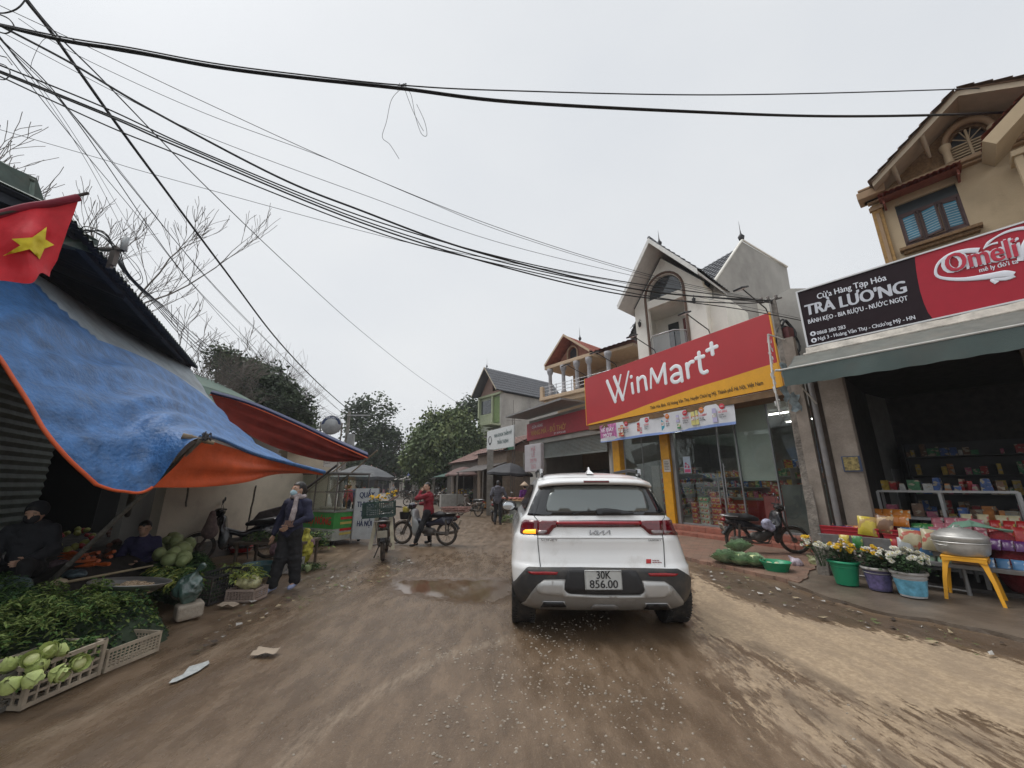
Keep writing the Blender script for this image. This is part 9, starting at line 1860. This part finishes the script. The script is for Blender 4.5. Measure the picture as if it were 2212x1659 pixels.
bb=PY(405,1060,15.5); bb.z=0; bare_tree('bare tree with a pollarded limb beyond the dark roof edge',bb,8.6,23,r0=.13,spread=.8); bb=PY(330,1060,15); bb.z=0; bare_tree('slender bare tree left of the pollarded one beyond the dark roof',bb,8.6,37,r0=.1,spread=.65)
bb=PY(60,1060,11); bb.z=0; bare_tree('bare tree behind the ribbed shed at the upper left',bb,13.5,29,r0=.13,spread=.42,lean=(-.05,0),lk=.66); bb=PY(-60,1060,11); bb.z=0; bare_tree('bare tree cut by the left frame edge behind the flag',bb,13.5,41,r0=.13,spread=.42,lk=.66)
# ================= overhead cables =================
cab=M('cable_black',(.015,.015,.016),.5); cabg=M('cable_grey',(.06,.06,.065),.6)
def wire(lab,pts,r,Y0,Y1,mat=cab,pw=1.0,name='overhead_cable',group=None,Y=None):
    n=len(pts); xs=[p[0] for p in pts]; tot=sum(math.dist(pts[i],pts[i+1]) for i in range(n-1)); acc=0; W_=[]
    for i,p in enumerate(pts):
        t=acc/tot; y=1/((1-t)/Y0+t/Y1); W_.append(PY(p[0],p[1],y if Y is None else float(np.interp(i/(n-1)*(len(Y)-1),range(len(Y)),Y))))
        if i<n-1: acc+=math.dist(pts[i],pts[i+1])
    P=[]
    for i in range(n-1):
        for k in range(10): P.append(cr(W_[max(i-1,0)],W_[i],W_[i+1],W_[min(i+2,n-1)],k/10))
    P.append(W_[-1]); mb=MB(); mb.tube(P,r,5,0); return tag(mb.build(name,mat,None),lab,'cable',group)
def smo(P):
    o=[]
    for i in range(len(P)-1):
        for k in range(6): o.append(cr(P[max(i-1,0)],P[i],P[i+1],P[min(i+2,len(P)-1)],k/6))
    return o+[P[-1]]
B1=[(-40,43),(141,81),(281,103),(457,136),(640,160),(866,184)]
def off(p,d): return [(x,y+d*(1 if i else .3)) for i,(x,y) in enumerate(p)]
wire('upper strand of the cable bundle crossing the top of the picture',B1+[(1100,196),(1560,205),(2060,193),(2300,180)],.009,3.4,5.2)
wire('middle strand of the top cable bundle, ending at the tan house',off(B1,5)+[(1106,218),(1500,240),(1800,250),(2100,245),(2300,232)],.011,3.4,5.2)
wire('lowest and thickest strand of the top cable bundle',off(B1,9)+[(1106,222),(1500,243),(1800,252),(2100,247),(2300,235)],.014,3.42,5.22)
wire('thin strand beneath the top cable bundle, left half',[(-40,46),(116,84),(300,118),(560,158),(860,190)],.006,3.4,4.2)
wire('thick cable running steeply down from the upper left to the far pole',[(20,-60),(56,0),(116,77),(246,260),(352,404),(485,583),(600,735),(690,830),(757,889)],.022,3.6,25,Y=[3.4,3.6,3.9,4.8,6,8.2,12,17,25])
wire('thin cable beside the steep thick one, leaving it for the middle distance',[(45,-20),(116,67),(225,176),(337,292),(453,411),(633,583),(780,715),(900,810),(1000,878)],.011,3.6,34,Y=[3.6,4,4.8,6,7.6,12,19,27,34])
wire('heavy cable sweeping from the upper left to the pole above the red sign',[(-40,32),(0,55),(155,137),(316,232),(598,381),(778,454),(1000,535),(1250,600),(1450,635),(1672,650)],.015,3.6,7.6)
wire('first of three parallel cables from the left edge to the pole above the red sign',[(-40,128),(0,141),(225,232),(432,327),(778,466),(1100,560),(1370,612),(1672,652)],.010,3.6,7.6)
wire('second of three parallel cables from the left edge to the pole',[(-40,140),(0,153),(246,252),(387,312),(778,474),(1100,570),(1400,628),(1675,655)],.010,3.6,7.6)
wire('third of three parallel cables, ending on the grocery pole',[(-40,144),(0,157),(246,256),(387,318),(778,480),(1100,580),(1370,640),(1600,655),(1675,648)],.012,3.6,7.6)
wire('lower cable sagging past the white house front to the grocery',[(-40,150),(0,165),(120,221),(253,281),(376,330),(778,489),(1000,553),(1370,634),(1600,668),(1730,692)],.009,3.6,7.2)
wire('thin wire highest of those fanning to the right',[(-20,0),(0,12),(169,91),(436,218),(778,373),(1100,500),(1420,598),(1660,650)],.005,3.6,7.6,cabg)
wire('thin wire just under the highest one fanning right',[(40,40),(169,120),(436,242),(700,340),(900,425),(1100,505),(1420,602),(1660,652)],.004,3.7,7.6,cabg)
wire('thin wire between the heavy cable and the highest wires',[(5,70),(250,200),(436,290),(778,418),(1100,530),(1500,625),(1668,655)],.004,3.6,7.6,cabg)
wire('faint long wire crossing the sky below the fanned cables',[(-40,268),(0,280),(225,345),(337,378),(778,498),(1000,548),(1500,640),(1740,690)],.004,4.4,7.2,cabg)
for i,(p,r) in enumerate((([(-40,30),(0,80),(70,165),(169,267),(390,583),(520,720),(640,840),(740,905)],.008),([(-30,35),(0,82),(100,178),(200,300),(432,583),(560,718),(690,850),(750,900)],.008),([(-40,45),(0,98),(150,290),(300,470),(420,620),(560,770),(735,910)],.006),([(-30,40),(5,90),(120,205),(240,345),(445,600),(590,750),(752,905)],.006),([(7,91),(100,215),(197,366),(313,583),(420,740),(560,840)],.004),([(0,85),(90,190),(185,330),(330,560),(480,730),(640,850)],.004))):
    wire('wire %s of the six dropping from the upper left past the bare trees'%('one','two','three','four','five','six')[i],p,r,3.5,24,cab if i<4 else cabg,Y=[3.4,3.6,4.2,5.2,8.5,13,18,24][:len(p)] if len(p)==8 else [3.6,4.4,5.6,8.5,12,16])
for i in range(5): wire('eave wire %s of five hugging the corrugated roof edge'%('one','two','three','four','five')[i],[(240+i*5,520+i*6),(262+i*5,580+i*4),(330+i*7,655+i*3),(420+i*6,755-i*3),(520+i*5,835-i*4),(640+i*4,890-i*3),(745,912-i*3)],.007,4.6,24,Y=[4.6,5,6.2,8.6,12,17,24])
# dangling ends and knot on the top bundle
K=PY(868,188,4.35)
wire('thin loose wire dangling in a long curve from the knot on the top bundle',[(868,190),(846,215),(835,262),(826,296),(842,312),(862,343)],.0035,4.3,4.3,cabg,name='loose_wire'); wire('shorter loose wire hooking down right of the knot',[(876,190),(888,205),(897,250),(910,288),(922,292),(917,262),(900,225)],.0035,4.3,4.3,cabg,name='loose_wire'); wire('third loose wire falling beside the hooked one',[(874,192),(890,235),(903,262),(915,283)],.0035,4.32,4.32,cabg,name='loose_wire')
mb=MB(); rnd=random.Random(3)
for i in range(12): mb.tube([K+Vector((rnd.uniform(-.07,.07),rnd.uniform(-.02,.02),rnd.uniform(-.06,.07))) for _ in range(3)],.005,4)
tag(mb.build('wire_knot',cab,None),'tangle of tie wire on the top cable bundle','knot')
wire('small loop wire hanging from the steep wires at upper left',[(130,77),(112,78),(90,90),(70,130),(66,152)],.003,4,4,cabg,name='loose_wire')
# pole standing just outside the frame at the left
c=PY(-50,60,3.5); UP=thing('utility_pole','tall utility pole with insulators and looped cables at the upper left frame edge','pole',(c.x-.12,c.y,0),0)
mb=MB(); mb.tube([(0,0,0),(0,0,c.z+.9)],[.16,.11],10); mb.build('shaft',M('old_concrete',(.24,.225,.20),.9),UP)
mb=MB(); 
for z in (0,-.33): mb.b2((-.3,-.04,c.z+z-.03),(.3,.04,c.z+z+.03))
mb.build('cross_arm',M('rust_steel',(.15,.13,.12),.6),UP)
for z in (.02,-.31):
    mb=MB(); 
    mb.lathe([(.03,-.1),(.05,-.07),(.03,-.04),(.055,0),(.03,.03),(.05,.06),(.02,.1)],10,T=Matrix.Translation((.2,-.03,c.z+z))); mb.build('insulator',M('insulator',(.04,.035,.05),.3),UP)
def c_(px,py,Y=3.55): return PY(px,py,Y)
mb=MB(); mb.tube(smo([c_(-20,26),c_(10,28),c_(38,18),c_(56,-4),c_(60,-30)]),.009,6); mb.tube(smo([c_(-10,28),c_(18,40),c_(30,58),c_(14,72),c_(-10,66)]),.008,6); mb.tube(smo([c_(-10,135),c_(12,142),c_(22,158),c_(10,172),c_(-12,168)]),.006,5); mb.tube([c_(-10,118),c_(14,124),c_(26,140)],.006,5); mb.build('looped_cable',cab,UP,world=True)
# bracket with coil on the market roof
c=PY(255,530,4.6); BKt=thing('cable_bracket','metal bracket with grey cap and coiled cables above the corrugated eave','bracket',c+Vector((0,0,-.3)),0)
mb=MB(); mb.b2((-.06,-.02,-.05),(.0,.02,.28)); mb.b2((-.3,-.03,.22),(.1,.03,.25)); mb.box((.0,0,.1),(.05,.06,.22)); mb.build('arm',M('rust_steel',(.15,.13,.12),.6),BKt); mb=MB(); mb.lathe([(.035,.22),(.035,.42)],10,T=Matrix.Translation((.09,0,0))); mb.build('cap',M('cap_grey',(.35,.37,.38),.5),BKt)
mb=MB(); 
rnd=random.Random(8)
for i in range(5): q=lambda a: rnd.uniform(-a,a); mb.tube(smo([PY(165+q(6),512+q(4),4.5),PY(188+q(8),496+q(8),4.5),PY(225+q(6),506+q(8),4.5),PY(246+q(3),534+q(4),4.55)]),.007,5)
for i in range(2): mb.tube(smo([PY(262,540,4.6),PY(288+i*9,575,4.6),PY(304+i*4,600+i*9,4.6),PY(283,606+i*8,4.6),PY(268-i*4,585,4.6)]),.004,5)
mb.build('coiled_cable',cab,BKt,world=True)
# ================= light mist over the far street =================
mb=MB(); mb.b2((-150,-12,-1.2),(60,150,17)); hz=mb.build('haze',bpy.data.materials.new('haze_air'),None,label='thin pale mist hanging over the street',cat='haze',kind='stuff'); hm=hz.data.materials[0]; hm.use_nodes=True; nt=hm.node_tree; nt.nodes.clear(); o_=nt.nodes.new('ShaderNodeOutputMaterial'); pv=nt.nodes.new('ShaderNodeVolumePrincipled'); pv.inputs['Color'].default_value=(.9,.92,.95,1); pv.inputs['Density'].default_value=.0011; nt.links.new(pv.outputs[0],o_.inputs['Volume'])
